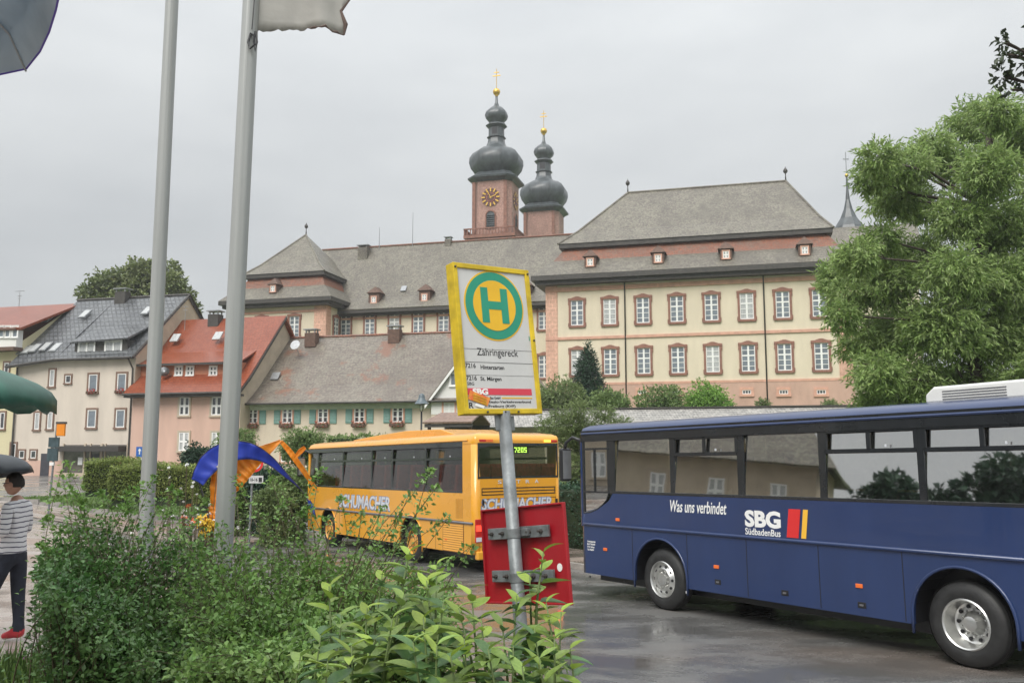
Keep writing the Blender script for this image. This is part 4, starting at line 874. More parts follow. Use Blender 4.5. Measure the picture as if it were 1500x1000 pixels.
    for wx in wheels:
        for s_ in (-1, 1):
            wl = MB(); rr = AR + .03; ar = [(wx + rr, .44)] + [(wx + rr * math.cos(q), ZC + rr * math.sin(q)) for q in np.linspace(0, math.pi, 13)] + [(wx - rr, .44)]
            n_ = len(ar); wl.v = [(x, s_ * .86, z) for x, z in ar] + [(x, s_ * (hw - .03), z) for x, z in ar]; wl.f = [(i, i + 1, n_ + i + 1, n_ + i) for i in range(n_ - 1)]
            wl.build('wheel_arch_liner', M['black'], root)
    # wheel arch lips
    for wx in wheels:
        for s_ in (-1, 1):
            pts = [(wx + (AR + .012) * math.cos(q), s_ * (hw + .006), ZC + .04 + (AR + .0) * math.sin(q)) for q in np.linspace(0, math.pi, 22)]
            MB().tube([(wx + AR + .012, s_ * (hw + .006), .33)] + pts + [(wx - AR - .012, s_ * (hw + .006), .33)], .022, 6).build('wheel_arch', paint, root, smooth=True)
    # windows, both sides
    for s_ in (1, -1):
        for (xa, xb, hop, zlow) in windows:
            y = s_ * (hw - .022)
            if dip and xb > x1 - .3 and s_ > 0: continue
            w_ = MB().slab([(xa, y + s_ * .010, zlow), (xb, y + s_ * .010, zlow), (xb, y - s_ * .065, win_top), (xa, y - s_ * .065, win_top)][::s_], .006).build('window', glass, root)
            if hop:
                zh = win_top - .33; f = MB()
                yy = s_ * (hw - .006); y2 = s_ * (hw - .03); lo_, hi_ = min(yy, y2), max(yy, y2)
                f.box(xa, xb, lo_, hi_, zh - .035, zh + .02)
                if hop == 2:
                    for x in (xa, (xa + xb) / 2, xb): f.box(x - .03, x + .03, lo_, hi_, zh, win_top - .03)
                    f.box(xa, xb, lo_, hi_, win_top - .08, win_top - .03)
                f.build('hopper_frame', M['busframe'], w_)
                MB().box(xa + .6 * (xb - xa) / 2, xa + .6 * (xb - xa) / 2 + .02, s_ * hw - .01, s_ * hw + .008, zh + .04, zh + .075).build('latch', M['silver'], w_)
        fr_ = MB(); y = s_ * hw
        for xa, xb in pillars: fr_.box(xa, xb, min(y - s_ * .012, y - s_ * .045), max(y - s_ * .012, y - s_ * .045), belt - .02, win_top + .02)
        fr_.box(rear['corner'][0], x1 - .08, min(y + s_ * .004, y - s_ * .04), max(y + s_ * .004, y - s_ * .04), win_top - .055, win_top + (.155 if dip else .075))
        fr_.box(rear['corner'][0], x1 - (1.0 if dip and s_ > 0 else .1), min(y + s_ * .004, y - s_ * .04), max(y + s_ * .004, y - s_ * .04), belt - .005, belt + .045)
        fr_.build('window_frame', M['busframe'], root, bevel=.006)
    # front: windscreen, panel, lamps
    MB().box(x1 - .03, x1 - .02, -hw + .17, hw - .17, 1.35, win_top).build('windscreen', M['glass'], root)
    fp_ = MB()
    for s_ in (-1, 1): fp_.tube([(x1 - .06, s_ * (hw - .06), 1.33), (x1 - .06, s_ * (hw - .06), win_top)], .05, 8)
    fp_.build('windscreen_pillar', paint, root)
    for s_ in (-1, 1): MB().lathe([(0, .03), (.12, .03), (.15, 0), (.15, -.05)], 16, Matrix.Translation((x1 + .0, s_ * .9, .72)) @ Matrix.Rotation(R(90), 4, 'Y')).build('headlight', M['silver'], root, smooth=True)
    # trim strip and panel seams
    for s_ in (-1, 1):
        MB().tube([(x0 + .08, s_ * (hw + .012), trim), (x1 - .16, s_ * (hw + .012), trim), (x1 - .03, s_ * (hw - .07), trim)], .028, 8).build('trim_strip', rear['trimm'], root, smooth=True)
        for x in rear['seams']: MB().box(x - .006, x + .006, min(s_ * hw, s_ * (hw + .002)), max(s_ * hw, s_ * (hw + .002)), .46, trim - .03).build('panel_seam', M['black'], root)
    # wheels
    def wheel(x, s_, deep):
        W_ = empty('wheel', (x, s_ * (hw - .20), ZC), (R(-90) * s_, 0, 0), root)   # local z points out of the coach
        ty = MB().lathe([(.30, -.14), (.40, -.15), (.49, -.13), (.52, -.08), (.525, .0), (.52, .08), (.49, .13), (.40, .155), (.315, .15), (.29, .12), (.29, -.12)], 48, caps=False)
        for k in range(3): ty.lathe([(.526, -.06 + k * .055), (.531, -.055 + k * .055), (.531, -.02 + k * .055), (.526, -.015 + k * .055)], 48, caps=False)
        ty.build('tyre', M['rubber'], W_, smooth=True)
        if deep: pr = [(.315, .15), (.30, .165), (.285, .15), (.265, .05), (.25, -.04), (.22, -.06), (.15, -.06), (.14, -.03), (.10, .02), (.09, .06), (.05, .075), (0, .075)]
        else: pr = [(.315, .15), (.30, .165), (.285, .14), (.275, .10), (.245, .10), (.19, .15), (.165, .15), (.15, .11), (.115, .11), (.10, .16), (.05, .17), (0, .17)]
        MB().lathe(pr, 40, caps=False).build('rim', rear.get('rimm', M['hub']), W_, auto=25)
        zz = -.045 if deep else .128; rr = .205 if deep else .225; hm = MB().lathe([(.024, -.012), (.024, .006), (0, .007)], 10).mesh('rim_hole'); nm = MB().lathe([(.014, 0), (.014, .035), (0, .038)], 6).mesh('wheel_nut')
        hm.materials.append(M['black']); nm.materials.append(M['hub'])
        for k in range(10):
            a = 2 * math.pi * k / 10; o_ = link('rim_hole', hm, None, W_, (rr * math.cos(a), rr * math.sin(a), zz), (0, R(0 if deep else 42), a))
            a += math.pi / 10; q = .165 if deep else .128; link('wheel_nut', nm, None, W_, (q * math.cos(a), q * math.sin(a), -.055 if deep else .11))
    for s_ in (1, -1): wheel(front_wheel, s_, False); wheel(rear_wheel, s_, deep_rear)
    # seats
    sm_ = MB(); sm_.box(-.22, .24, -.46, .46, .30, .46)
    for q in (-1, 1):
        sm_.prism([(-.30, .38), (-.18, .38), (-.26, 1.02), (-.30, 1.10), (-.36, 1.10), (-.40, 1.02)], q * .235 - .205, q * .235 + .205)
    sme = sm_.mesh('seat'); sme.materials.append(seatm)
    if 'seatz' in rear: link('seat', sme, None, root, (x0 + .5, 0, 1.45))
    x = x0 + .9 if 'seatz' not in rear else x0 + .5
    while x < x1 - 2.0:
        for s_ in (-1, 1): link('seat', sme, None, root, (x, s_ * .74, rear.get('seatz', 1.33)))
        x += .82
    dsr = MB().box(x1 - 1.5, x1 - 1.05, .35, .9, 1.3, 1.75).box(x1 - 1.6, x1 - 1.48, .37, .88, 1.7, 2.45).build('driver_seat', seatm, root, bevel=.04)
    MB().lathe([(.21, -.01), (.225, 0), (.21, .01), (.2, 0), (.21, -.01)], 20, caps=False, M=Matrix.Translation((x1 - .7, .62, 1.95)) @ Matrix.Rotation(R(-55), 4, 'Y')).build('steering_wheel', M['black'], root)
    return root, x0, x1, hw
def lean_text(root, name, s, xa, z0, w, h, hw, m, **k):
    """letters on the left flank; xa is the front end of the word"""
    return link(name, text_mesh(name, s, w, h, **k), m, root, (xa, hw + .003, z0), (0, 0, R(180)))
RZ = math.atan2(DY, DX)
# ---- blue coach
Lb = 12.0
def tb(px): k = (px - 750) / 1309; return (17.8 * k - 1.35) / (.547 + .837 * k)
X1 = Lb / 2; bx_ = lambda px: X1 - tb(px)
wb = [(X1 - 2.60, bx_(902), 0, 1.98), (bx_(1081), bx_(989), 2, 1.98), (bx_(1201), bx_(1092), 0, 1.98), (bx_(1346), bx_(1212), 2, 1.98), (bx_(1346) - 1.66, bx_(1358), 2, 1.98), (bx_(1346) - 3.25, bx_(1346) - 1.76, 0, 1.98), (-5.75, bx_(1346) - 3.35, 0, 1.98), (X1 - .95, X1 - .14, 0, 1.98)]
pb = [(bx_(901), bx_(890)), (bx_(989), X1 - 2.60), (bx_(1091), bx_(1081)), (bx_(1211), bx_(1201)), (bx_(1357), bx_(1346)), (bx_(1346) - 1.76, bx_(1346) - 1.66), (bx_(1346) - 3.35, bx_(1346) - 3.25), (-5.85, -5.75)]
bxy = (1.35 - DX * 6 + 1.067, 17.8 - DY * 6 + .70)
blue, bx0, bx1, hw = coach('coach', 'x', bxy, Lb, M['bluepaint'], M['glass'], M['seat'], X1 - 2.28, X1 - 7.75, 1.98, 1.375, wb, pb, RZ,
    dict(corner=(-5.86,), z0=2.2, trimm=M['bluepaint'], seams=[bx_(925), bx_(1004), bx_(1090), bx_(1194), bx_(1315), -5.3]), True)
blue['label'] = 'dark blue coach at the right with white lettering and a red and yellow logo'
# driver window with dipped lower edge (left flank)
zq = [(X1 - .14, 1.585), (X1 - .35, 1.61), (X1 - .55, 1.67), (X1 - .72, 1.75), (X1 - .84, 1.84), (X1 - .92, 1.985), (X1 - .92, 3.02), (X1 - .14, 3.02)]
dw = MB().prism(zq, hw - .03, hw - .022).build('driver_window', M['glass'], blue)
MB().tube([(x, hw - .004, z) for x, z in zq[:6]], .016, 6).box(X1 - .92, X1 - .14, hw - .03, hw - .002, 1.975, 2.01).box(X1 - .50, X1 - .47, hw - .03, hw - .002, 2.0, 2.82).box(X1 - .93, X1 - .12, hw - .03, hw - .002, 2.80, 2.84).box(X1 - .16, X1 - .12, hw - .03, hw - .001, 1.6, 3.02).build('driver_window_frame', M['busframe'], dw)
# black band above the windows on the flank
MB().box(-5.85, X1 - .1, hw - .002, hw + .006, 3.165, 3.178).build('band', M['busframe'], blue)
lean_text(blue, 'slogan', 'Was uns verbindet', bx_(982), 1.70, tb(1064) - tb(982), .20, hw, M['white'], bold=.012, shear=.25)
lean_text(blue, 'lettering', 'SBG', bx_(1090), 1.535, tb(1142) - tb(1090), .26, hw, M['white'], bold=.045)
lean_text(blue, 'lettering', 'SüdbadenBus', bx_(1090), 1.415, tb(1141) - tb(1090), .105, hw, M['white'], bold=.012)
for a, c, m in ((1150, 1167, 'logored'), (1171, 1178, 'logoyel')):
    xa, xb = bx_(a), bx_(c); MB().slab([(xa + .0, hw + .005, 1.42), (xa - .06, hw + .005, 1.84), (xb - .06, hw + .005, 1.84), (xb + .0, hw + .005, 1.42)], .003).build('logo_stripe', M[m], blue)
for i, (s_, w_) in enumerate((('Omnibusbetrieb', .25), ('BLATTMANN', .24), ('79 271 St.Peter', .22), ('Tel. 0766/204', .20))):
    lean_text(blue, 'small_lettering', s_, bx_(860), 1.03 - i * .052, w_, .034, hw, M['white'], bold=.02)
MB().box(bx_(860) - .30, bx_(860) - .29, hw, hw + .001, .8, .81)
for px, z in ((905, 1.50), (886, .93), (1046, .86), (1251, .84)):
    k = bx_(px); MB().box(k - .055, k + .055, hw, hw + .016, z - .028, z + .028).build('side_marker_lamp', M['orlens'], blue, bevel=.006)
for px, z in ((1047, .62), (1143, .60), (1253, .585)):
    k = bx_(px); f = MB().box(k - .065, k + .065, hw, hw + .006, z - .04, z + .04).build('flap_lock', M['black'], blue, bevel=.004); MB().box(k - .03, k + .03, hw + .006, hw + .016, z - .012, z + .012).build('latch', M['greytrim'], f)
for px in (863, 912, 1002): k = bx_(px); MB().box(k - .02, k + .02, hw, hw + .01, .36, .40).build('jacking_point', M['black'] if px != 1002 else M['white'], blue)
acx = bx_(1338); ac = MB(); pr = [(-.2, 3.31), (acx, 3.31), (acx, 3.42), (acx - .12, 3.52), (-3.6, 3.54), (-3.7, 3.31)]
ac = MB().prism([(acx, 3.3), (acx, 3.42), (acx - .12, 3.52), (acx - 3.2, 3.54), (acx - 3.35, 3.42), (acx - 3.35, 3.3)], -.85, .85).build('air_conditioning_unit', M['acwhite'], blue, bevel=.03)
g_ = MB()
for k in range(4): g_.box(acx - 1.1 - k * .0, acx - .25, .851, .858, 3.34 + k * .035, 3.352 + k * .035)
g_.build('vent_slot', M['greytrim'], ac)
MB().tube([(bx_(1205), .62, 2.12), (bx_(1310), .62, 2.12), (bx_(1318), .62, 2.2)], .02, 6).tube([(bx_(1170), .62, 2.12), (bx_(1200), .62, 2.12)], .02, 6).build('handrail', M['handrail'], blue)
MB().box(X1 - 2.2, X1 - 1.75, .35, .38, 2.55, 2.9).build('screen', M['black'], blue)
def mirror(root, x1, hw, m):
    mr = MB().tube([(x1 - .1, hw - .05, 2.98), (x1 + .14, hw + .04, 3.06), (x1 + .27, hw + .10, 2.96), (x1 + .27, hw + .13, 2.85)], .035, 8).build('mirror_arm', M['black'], root, smooth=True)
    g = MB().box(-.05, .07, -.13, .13, -.33, .33).build('mirror_housing', m, root, loc=(x1 + .26, hw + .13, 2.52), bevel=.05)
    MB().box(-.056, -.051, -.10, .10, -.28, .28).build('mirror_glass', M['hub'], g)
mirror(blue, bx1, hw, M['black'])
MB().tube([(bx1 + .02, -.8, 1.4), (bx1 + .04, -.1, 2.1)], .015, 5).tube([(bx1 + .02, .6, 1.4), (bx1 + .04, 0, 2.2)], .015, 5).build('wiper', M['black'], blue)
# rear of the blue coach
MB().box(bx0 + .02, bx0 + .03, -hw + .16, hw - .16, 2.2, 3.0).build('rear_window', M['glassd'], blue)
for s_ in (-1, 1): MB().box(bx0 - .02, bx0 + .04, s_ * (hw - .3) - .09, s_ * (hw - .3) + .09, .8, 1.25).build('tail_lamp', M['redlens'], blue)
# ---- yellow coach
Ly = 11.1
def ty_(px): k = (px - 750) / 1309; return (-.87 - 21.2 * k) / (.547 + .837 * k)
Y0 = -Ly / 2; yx = lambda px: Y0 + ty_(px)
ex_ = [yx(679), yx(624), yx(575), yx(545), yx(503), Ly / 2 - .95]
wy = [(ex_[i] + .05, ex_[i + 1] - .05, 1, 1.86) for i in range(5)] + [(Ly / 2 - .85, Ly / 2 - .15, 0, 1.86)]
py_ = [(e - .05, e + .05) for e in ex_[1:]]
yxy = (-.87 + DX * Ly / 2 + 1.067, 21.2 + DY * Ly / 2 + .70)
yel, yx0, yx1, hw = coach('coach', 'x', yxy, Ly, M['yellowpaint'], M['glassd'], M['redseat'], Y0 + 9.15, Y0 + 3.3, 1.86, 1.16, wy, py_, RZ,
    dict(corner=(round(ex_[0], 4),), z0=2.24, seatz=1.45, rimm=M['yrim'], trimm=M['greytrim'], seams=[yx(640), yx(590) , yx(560), yx(530), yx(500), Y0 + .5]), False, deep_rear=False)
yel['label'] = 'orange yellow coach seen from behind with silver lettering and red tail lamps'
def outlined(root, s, loc, rot, w, h):
    a = link('lettering_outline', text_mesh('lettering_outline', s, w + .05, h + .05, bold=.07, shear=.12, depth=.002), M['lblue'], root, loc, rot)
    link('lettering', text_mesh('lettering', s, w, h, bold=.02, shear=.12, depth=.005), M['silver'], root, tuple(Vector(loc) + (Euler(rot).to_matrix() @ Vector((.03, 0, .03)))), rot)
outlined(yel, 'SCHUMACHER', (yx(499), hw + .003, 1.25), (0, 0, R(180)), ty_(499) - ty_(573), .38)
RB = (0, 0, R(-90))
outlined(yel, 'SCHUMACHER', (yx0 - .003, hw - .17, 1.44), RB, 2.05, .25)
rw = MB().box(yx0 + .005, yx0 + .012, -hw + .13, hw - .13, 2.24, 3.0).build('rear_window', M['glassr'], yel)
MB().box(yx0 - .004, yx0 + .02, -hw + .10, hw - .10, 2.20, 2.25).box(yx0 - .004, yx0 + .02, -hw + .10, hw - .10, 2.985, 3.05).box(yx0 - .0035, yx0 + .02, hw - .14, hw - .10, 2.22, 3.0).box(yx0 - .0035, yx0 + .02, -hw + .10, -hw + .14, 2.22, 3.0).build('rear_window_seal', M['busframe'], rw)
rp = MB().box(yx0 - .001, yx0 + .15, -hw + .14, hw - .14, 3.05, 3.12).build('rear_panel', M['yellowpaint'], yel)
dp = MB().box(yx0 + .02, yx0 + .06, -.30, .17, 2.80, 2.98).build('number_display', M['black'], yel)
dig = {'7': ['111', '001', '001', '010', '010'], '2': ['111', '001', '111', '100', '111'], '0': ['111', '101', '101', '101', '111'], '5': ['111', '100', '111', '001', '111']}
db_ = MB()
for i, ch in enumerate('7205'):
    for r0, row in enumerate(dig[ch]):
        for c0, q in enumerate(row):
            if q == '1': y = .13 - i * .098 - c0 * .026; db_.box(yx0 + .002, yx0 + .019, y - .018, y, 2.945 - r0 * .026 - .018, 2.945 - r0 * .026)
db_.build('number_digits', M['led'], dp)
for i, ch in enumerate('SETRA'): link('badge_letter', text_mesh('badge_letter', ch, .11, .085, depth=.006, bold=.01), M['silver'], yel, (yx0 - .002, .62 - i * .27, 2.075), RB)
vn = MB(); 
for z in (1.96, 1.885, 1.81): vn.box(yx0 - .006, yx0 - .001, -hw + .2, hw - .2, z, z + .022)
vn.box(yx0 - .0055, yx0 - .0005, -hw + .2, -hw + .22, 1.81, 1.98).box(yx0 - .0055, yx0 - .0005, hw - .22, hw - .2, 1.81, 1.98)
vn.build('rear_vent', M['black'], yel)
sm2 = MB().box(yx0 - .003, yx0, -hw + .18, hw - .22, 1.715, 1.728).box(yx0 - .003, yx0, hw - .222, hw - .21, .45, 1.728).box(yx0 - .003, yx0, -hw + .19, -hw + .2, .45, 1.728).box(yx0 - .003, yx0, -hw + .1, hw - .1, .62, .63).box(yx0 - .003, yx0, -hw + .1, hw - .1, .45, .458); sm2.build('engine_lid_seam', M['black'], yel)
for z in (1.58, .72): MB().box(yx0 - .03, yx0, hw - .26, hw - .21, z, z + .13).build('hinge', M['black'], yel, bevel=.008)
MB().box(yx0 - .03, yx0, -hw + .14, -hw + .19, 1.55, 1.68).build('hinge', M['black'], yel, bevel=.008)
for s_ in (-1, 1):
    y = s_ * (hw - .11)
    tl = MB().box(yx0 - .018, yx0 + .02, y - .09, y + .09, .72, 1.26).build('tail_lamp', M['redlens'], yel, bevel=.01)
    MB().box(yx0 - .022, yx0 - .015, y - .075, y + .075, .98, 1.12).build('brake_lamp', M['redlit'], tl); MB().box(yx0 - .022, yx0 - .015, y - .075, y + .075, .74, .84).build('reversing_lamp', M['silver'], tl)
    if s_ < 0: MB().box(yx0 - .022, yx0 - .015, y - .075, y + .075, 1.15, 1.25).build('indicator_lamp', M['orlit'], tl)
    hl = MB().box(yx0 - .012, yx0 + .02, s_ * (hw - .22) - .1, s_ * (hw - .22) + .08, 3.075, 3.135).build('high_lamp', M['redlens'], yel, bevel=.008)
    MB().box(yx0 - .015, yx0 + .0, s_ * (hw - .42) - .1, s_ * (hw - .42) + .1, 3.075, 3.135).build('high_indicator', M['orlit'] if s_ < 0 else M['orlens'], yel)
MB().box(yx0 - .05, yx0 + .1, -hw + .06, hw - .06, .32, .52).build('rear_bumper', M['yellowpaint'], yel, bevel=.03)
MB().box(yx0 - .055, yx0 - .05, -.26, .26, .36, .47).build('number_plate', M['white'], yel)
lv_ = MB()
for k in range(13): z = .46 + k * .055; lv_.slab([(yx(680), hw + .012, z), (yx(651), hw + .012, z), (yx(651), hw + .004, z + .042), (yx(680), hw + .004, z + .042)], -.006)
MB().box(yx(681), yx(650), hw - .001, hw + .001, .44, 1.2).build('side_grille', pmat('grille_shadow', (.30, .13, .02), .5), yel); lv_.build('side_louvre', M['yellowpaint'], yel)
l2 = MB()
for k in range(6): x = yx(679) + k * .06; l2.box(x, x + .02, hw, hw + .003, 1.25, 1.72)
l2.build('upper_vent', pmat('vent_brown', (.35, .16, .02), .5), yel)
for px in (655, 610, 560, 520): k = yx(px); MB().box(k - .05, k + .05, hw, hw + .013, .70, .74).build('side_marker_lamp', M['orlens'], yel)
acy = MB().prism([(yx(650), 3.3), (yx(640), 3.36), (yx(625), 3.47), (yx(575), 3.50), (yx(530), 3.42), (yx(500), 3.34), (yx(500), 3.3)], -.8, .85).build('roof_unit', M['yellowpaint'], yel, bevel=.03)
MB().box(yx(500), yx(490) , -.3, .5, 3.32, 3.37).build('roof_hatch', M['yellowpaint'], yel)
mirror(yel, yx1, hw, M['black'])
# passengers
def seated(root, x, y, shirt, label):
    J = dict(pelvis=(0, 0, .52, (.15, .11)), chest=(0, -.02, .86, (.17, .11)), neckb=(0, 0, 1.04, (.07, .06)), neck=(0, .02, 1.12, (.05, .05)), shl=(-.17, 0, 1.0, .06), shr=(.17, 0, 1.0, .06), ell=(-.23, .08, .76, .045), elr=(.23, .08, .76, .045), wristl=(-.16, .30, .68, .032), wristr=(.16, .30, .68, .032), handl=(-.14, .37, .68, .026), handr=(.14, .37, .68, .026), hl=(-.1, .05, .50, .09), hr=(.1, .05, .50, .09), kl=(-.12, .45, .50, .065), kr=(.12, .45, .50, .065), al=(-.12, .45, .08, .04), ar=(.12, .45, .08, .04), tl=(-.12, .58, .04, .03), tr=(.12, .58, .04, .03))
    E = [('pelvis', 'chest', 'shirt'), ('chest', 'neckb', 'shirt'), ('neckb', 'neck', 'skin'), ('chest', 'shl', 'shirt'), ('chest', 'shr', 'shirt'), ('shl', 'ell', 'shirt'), ('shr', 'elr', 'shirt'), ('ell', 'wristl', 'shirt'), ('elr', 'wristr', 'shirt'), ('wristl', 'handl', 'skin'), ('wristr', 'handr', 'skin'), ('pelvis', 'hl', 'trousers'), ('pelvis', 'hr', 'trousers'), ('hl', 'kl', 'trousers'), ('hr', 'kr', 'trousers'), ('kl', 'al', 'trousers'), ('kr', 'ar', 'trousers'), ('al', 'tl', 'shoes'), ('ar', 'tr', 'shoes')]
    Mw = Matrix.Translation(root.location) @ Euler(root.rotation_euler).to_matrix().to_4x4(); p = Mw @ Vector((x, y, 1.34))
    return person('person', label, p, RZ - R(90), J, E, dict(skin=M['skin'], shirt=shirt, trousers=M['navy'], shoes=M['black']), (0, .03, 1.24), hair=M['hair'])
M['wshirt'] = pmat('white_shirt', (.7, .68, .66), .8, .08); M['dshirt'] = pmat('dark_jacket', (.04, .04, .045), .8, .2)
seated(blue, bx_(1052), .55, M['wshirt'], 'passenger in a white shirt at the second window of the blue coach')
seated(blue, bx_(1118), .60, M['dshirt'], 'dark clothed passenger behind the third window of the blue coach')
seated(yel, yx(530), .60, M['dshirt'], 'dark clothed passenger at the middle windows of the yellow coach')
seated(yel, yx(583), .60, M['dshirt'], 'dark clothed passenger further back in the yellow coach')
# ------------------------------------------------------------------ bus stop sign: pole, boxed face, red plate seen from behind
M['signyel'] = pmat('worn_yellow_frame', (.56, .40, .015), .45, .3, 9, .1, 30); M['signwhite'] = pmat('sign_white', (.54, .54, .53), .35, .05, 6); M['hgreen'] = pmat('sign_green', (.02, .27, .17), .35, .08, 6)
M['horange'] = pmat('sign_yellow_disc', (.75, .44, .02), .35, .08, 6); M['red'] = pmat('red_sign_back', (.34, .012, .02), .38, .15, 3, .06, 20); M['signred'] = pmat('sign_red_bar', (.60, .05, .08), .4, .05); M['ink'] = pmat('black_print', (.02, .02, .022), .5)
stop = tag(empty('bus_stop_sign', (.12, 3.62, 0)), 'leaning yellow framed bus stop sign with green H above a red plate', 'bus stop sign')
loc0 = Vector((.12, 3.62, 0))
up = Vector((-.080, .079, .993)).normalized(); top = Vector((-.0325, 3.785, 2.885)); bot = top - up * ((2.885 - .9) / up.z)
pole = MB().tube([bot - loc0, top - loc0 + up * .03], .0275, 20).build('pole', M['galv'], stop, smooth=True)
PE = Euler((R(-6.549), R(-1.728), R(36.233)), 'XYZ'); PC = Vector((-.0622, 3.7935, 3.2267)) - loc0; w, h = .405, .65
for s_ in (-1, 1): MB().box(-.012, .012, -.003, .003, -.05, .012).build('lug', M['galv'], pole, loc=top - loc0 + Vector((s_ * .030, s_ * .022, 0)), rot=PE)
pn = MB().box(-w / 2 + .012, w / 2 - .012, .002, .045, -h / 2 + .012, h / 2 - .012).build('sign_panel', M['signwhite'], stop, loc=PC, rot=PE)
f = MB(); t = .022
f.box(-w / 2, -w / 2 + t, -.006, .052, -h / 2, h / 2).box(w / 2 - t, w / 2, -.006, .052, -h / 2, h / 2).box(-w / 2 + t, w / 2 - t, -.0055, .0515, h / 2 - t, h / 2).box(-w / 2 + t, w / 2 - t, -.0055, .0515, -h / 2, -h / 2 + t)
f.build('sign_frame', M['signyel'], stop, loc=PC, rot=PE, bevel=.0025)
bl = MB()
for x, z in ((-.09, -h / 2 + .008), (.0, -h / 2 + .008), (.07, -h / 2 + .008), (-w / 2 + .01, h / 2 - .02), (w / 2 - .01, h / 2 - .02), (w / 2 - .01, 0)): bl.lathe([(.0045, 0), (.0045, .006), (.001, .008)], 8, Matrix.Translation((x, -.006, z)) @ Matrix.Rotation(R(90), 4, 'X'))
bl.build('screw', M['darkwood'], stop, loc=PC, rot=PE)
def on_sign(b, name, m, y=0.0): return b.build(name, m, pn)
RX = Matrix.Rotation(R(90), 4, 'X')
def disc(name, r, y, m, cx=0, cz=.148): return MB().lathe([(r, 0), (r, .0012), (0, .0012)], 64, Matrix.Translation((cx, y, cz)) @ RX).build(name, m, pn)
disc('disc', .157, .002, M['horange']); disc('ring', .150, .0006, M['hgreen']); disc('disc', .112, -.0008, M['horange'])
H = MB()
for s_ in (-1, 1): H.box(s_ * .052 - .0185, s_ * .052 + .0185, -.0034, -.0022, .148 - .078, .148 + .078)
H.box(-.034, .034, -.0033, -.0022, .148 - .018, .148 + .018); H.build('letter_h', M['hgreen'], pn)
def stext(s, x, z, w_, h_, m='ink', bold=.0, y=.0016): return link('lettering', text_mesh('lettering', s, w_, h_, bold=bold, depth=.0006), M[m], pn, (x, y, z))
stext('Zähringereck', -.112, -.085, .215, .042, bold=.002)
def rule(z, x0=-.18, x1=.18, hh=.0012, m='ink'): return MB().box(x0, x1, .0008, .0016, z, z + hh).build('rule', M[m], pn)
rule(-.048, hh=.0007); rule(-.105); rule(-.160, -.18, -.11, .0008); rule(-.160, -.11, .18, .0005)
stext('7216', -.177, -.130, .052, .020, bold=.012); stext('Hinterzarten', -.100, -.134, .122, .018, bold=.012)
stext('7216', -.177, -.183, .052, .020, bold=.012); stext('SBG', -.174, -.203, .034, .013); stext('St. Märgen', -.106, -.188, .108, .022, bold=.012)
MB().box(-.178, .158, .0006, .0016, -.244, -.216).build('red_bar', M['signred'], pn)
stext('SBG', -.152, -.244, .078, .027, 'white', .05, .0); stext('SüdbadenBus GmbH', -.112, -.262, .10, .011, bold=.01); MB().box(-.005, .158, .0008, .0016, -.259, -.254).build('yellow_bar', M['horange'], pn)
stext('Regio-Verkehrsverbund', -.076, -.281, .225, .013, bold=.018); stext('Freiburg (RVF)', -.076, -.300, .14, .014, bold=.018); stext('R', -.174, -.300, .022, .024, bold=.02)
st = MB().slab([(-.165, -.0028, -.225), (-.18, -.0028, -.262), (-.085, -.0028, -.292), (-.066, -.0028, -.258)], .001).build('sticker', pmat('faded_red_sticker', (.68, .09, .04), .4, .25, 30, col2=(.80, .38, .05)), pn)
MB().slab([(-.142, -.0026, -.279), (-.148, -.0026, -.290), (-.105, -.0026, -.302), (-.098, -.0026, -.291)], .001).build('sticker', M['white'], pn)
for k in range(3): stext('UNTERWEGS', -.157 + .0, -.247 - k * .011, .07, .007, 'signyel', .02, -.0042).rotation_euler = (0, R(17), 0)
rule(.0, .172, .176, .02, 'hgreen')
# red plate
RE = Euler((R(-.415), R(-6.296), R(-48.51)), 'XYZ'); RC = Vector((.0555, 3.80, 2.318)) - loc0; w, h = .52, .40
rp_ = MB().box(-w / 2, w / 2, -.003, .003, -h / 2, h / 2)
for a in (0,):
    e = .008; rp_.box(-w / 2 - .001, -w / 2 + e, -.016, .0, -h / 2, h / 2).box(w / 2 - e, w / 2 + .001, -.016, .0, -h / 2, h / 2).box(-w / 2 + e, w / 2 - e, -.0155, .0, h / 2 - e, h / 2).box(-w / 2 + e, w / 2 - e, -.0155, .0, -h / 2, -h / 2 + e)
    rp_.box(-.03, -.018, -.014, 0, -h / 2 + e, h / 2 - e)
plate = rp_.build('red_plate', M['red'], stop, loc=RC, rot=RE, bevel=.002)
for z, xa, xb in ((.092, -.20, .18), (-.085, -.19, .19)):
    br = MB().box(xa, xb, -.030, -.017, z - .024, z + .024).build('bracket', M['galv'], plate, bevel=.002)
    for x in (xa + .03, xa + .10, xb - .11, xb - .04): MB().lathe([(.0095, 0), (.0095, .008), (.005, .009), (.005, .022), (0, .022)], 6, Matrix.Translation((x, -.030, z)) @ RX).build('bolt', M['darkwood'], br)
    c = top - up * ((2.885 - (RC.z + loc0.z + z)) / up.z) - loc0
    cl = MB().tube([c - up * .018, c + up * .018], .036, 18).box(-.001, .001, -.001, .001, -.001, .001); cl = MB().tube([c - up * .018, c + up * .018], .0305, 20).build('clamp', M['galv'], pole, auto=40)
    MB().box(.035, .075, -.05, -.03, z - .016, z + .016).build('clamp_ear', M['galv'], plate, bevel=.003)
MB().lathe([(.016, 0), (.016, .0015), (0, .0015)], 24, Matrix.Translation((w / 2 - .055, -.003, -.055)) @ RX @ Matrix.Scale(.9, 4, (1, 0, 0))).build('sticker', M['white'], plate)

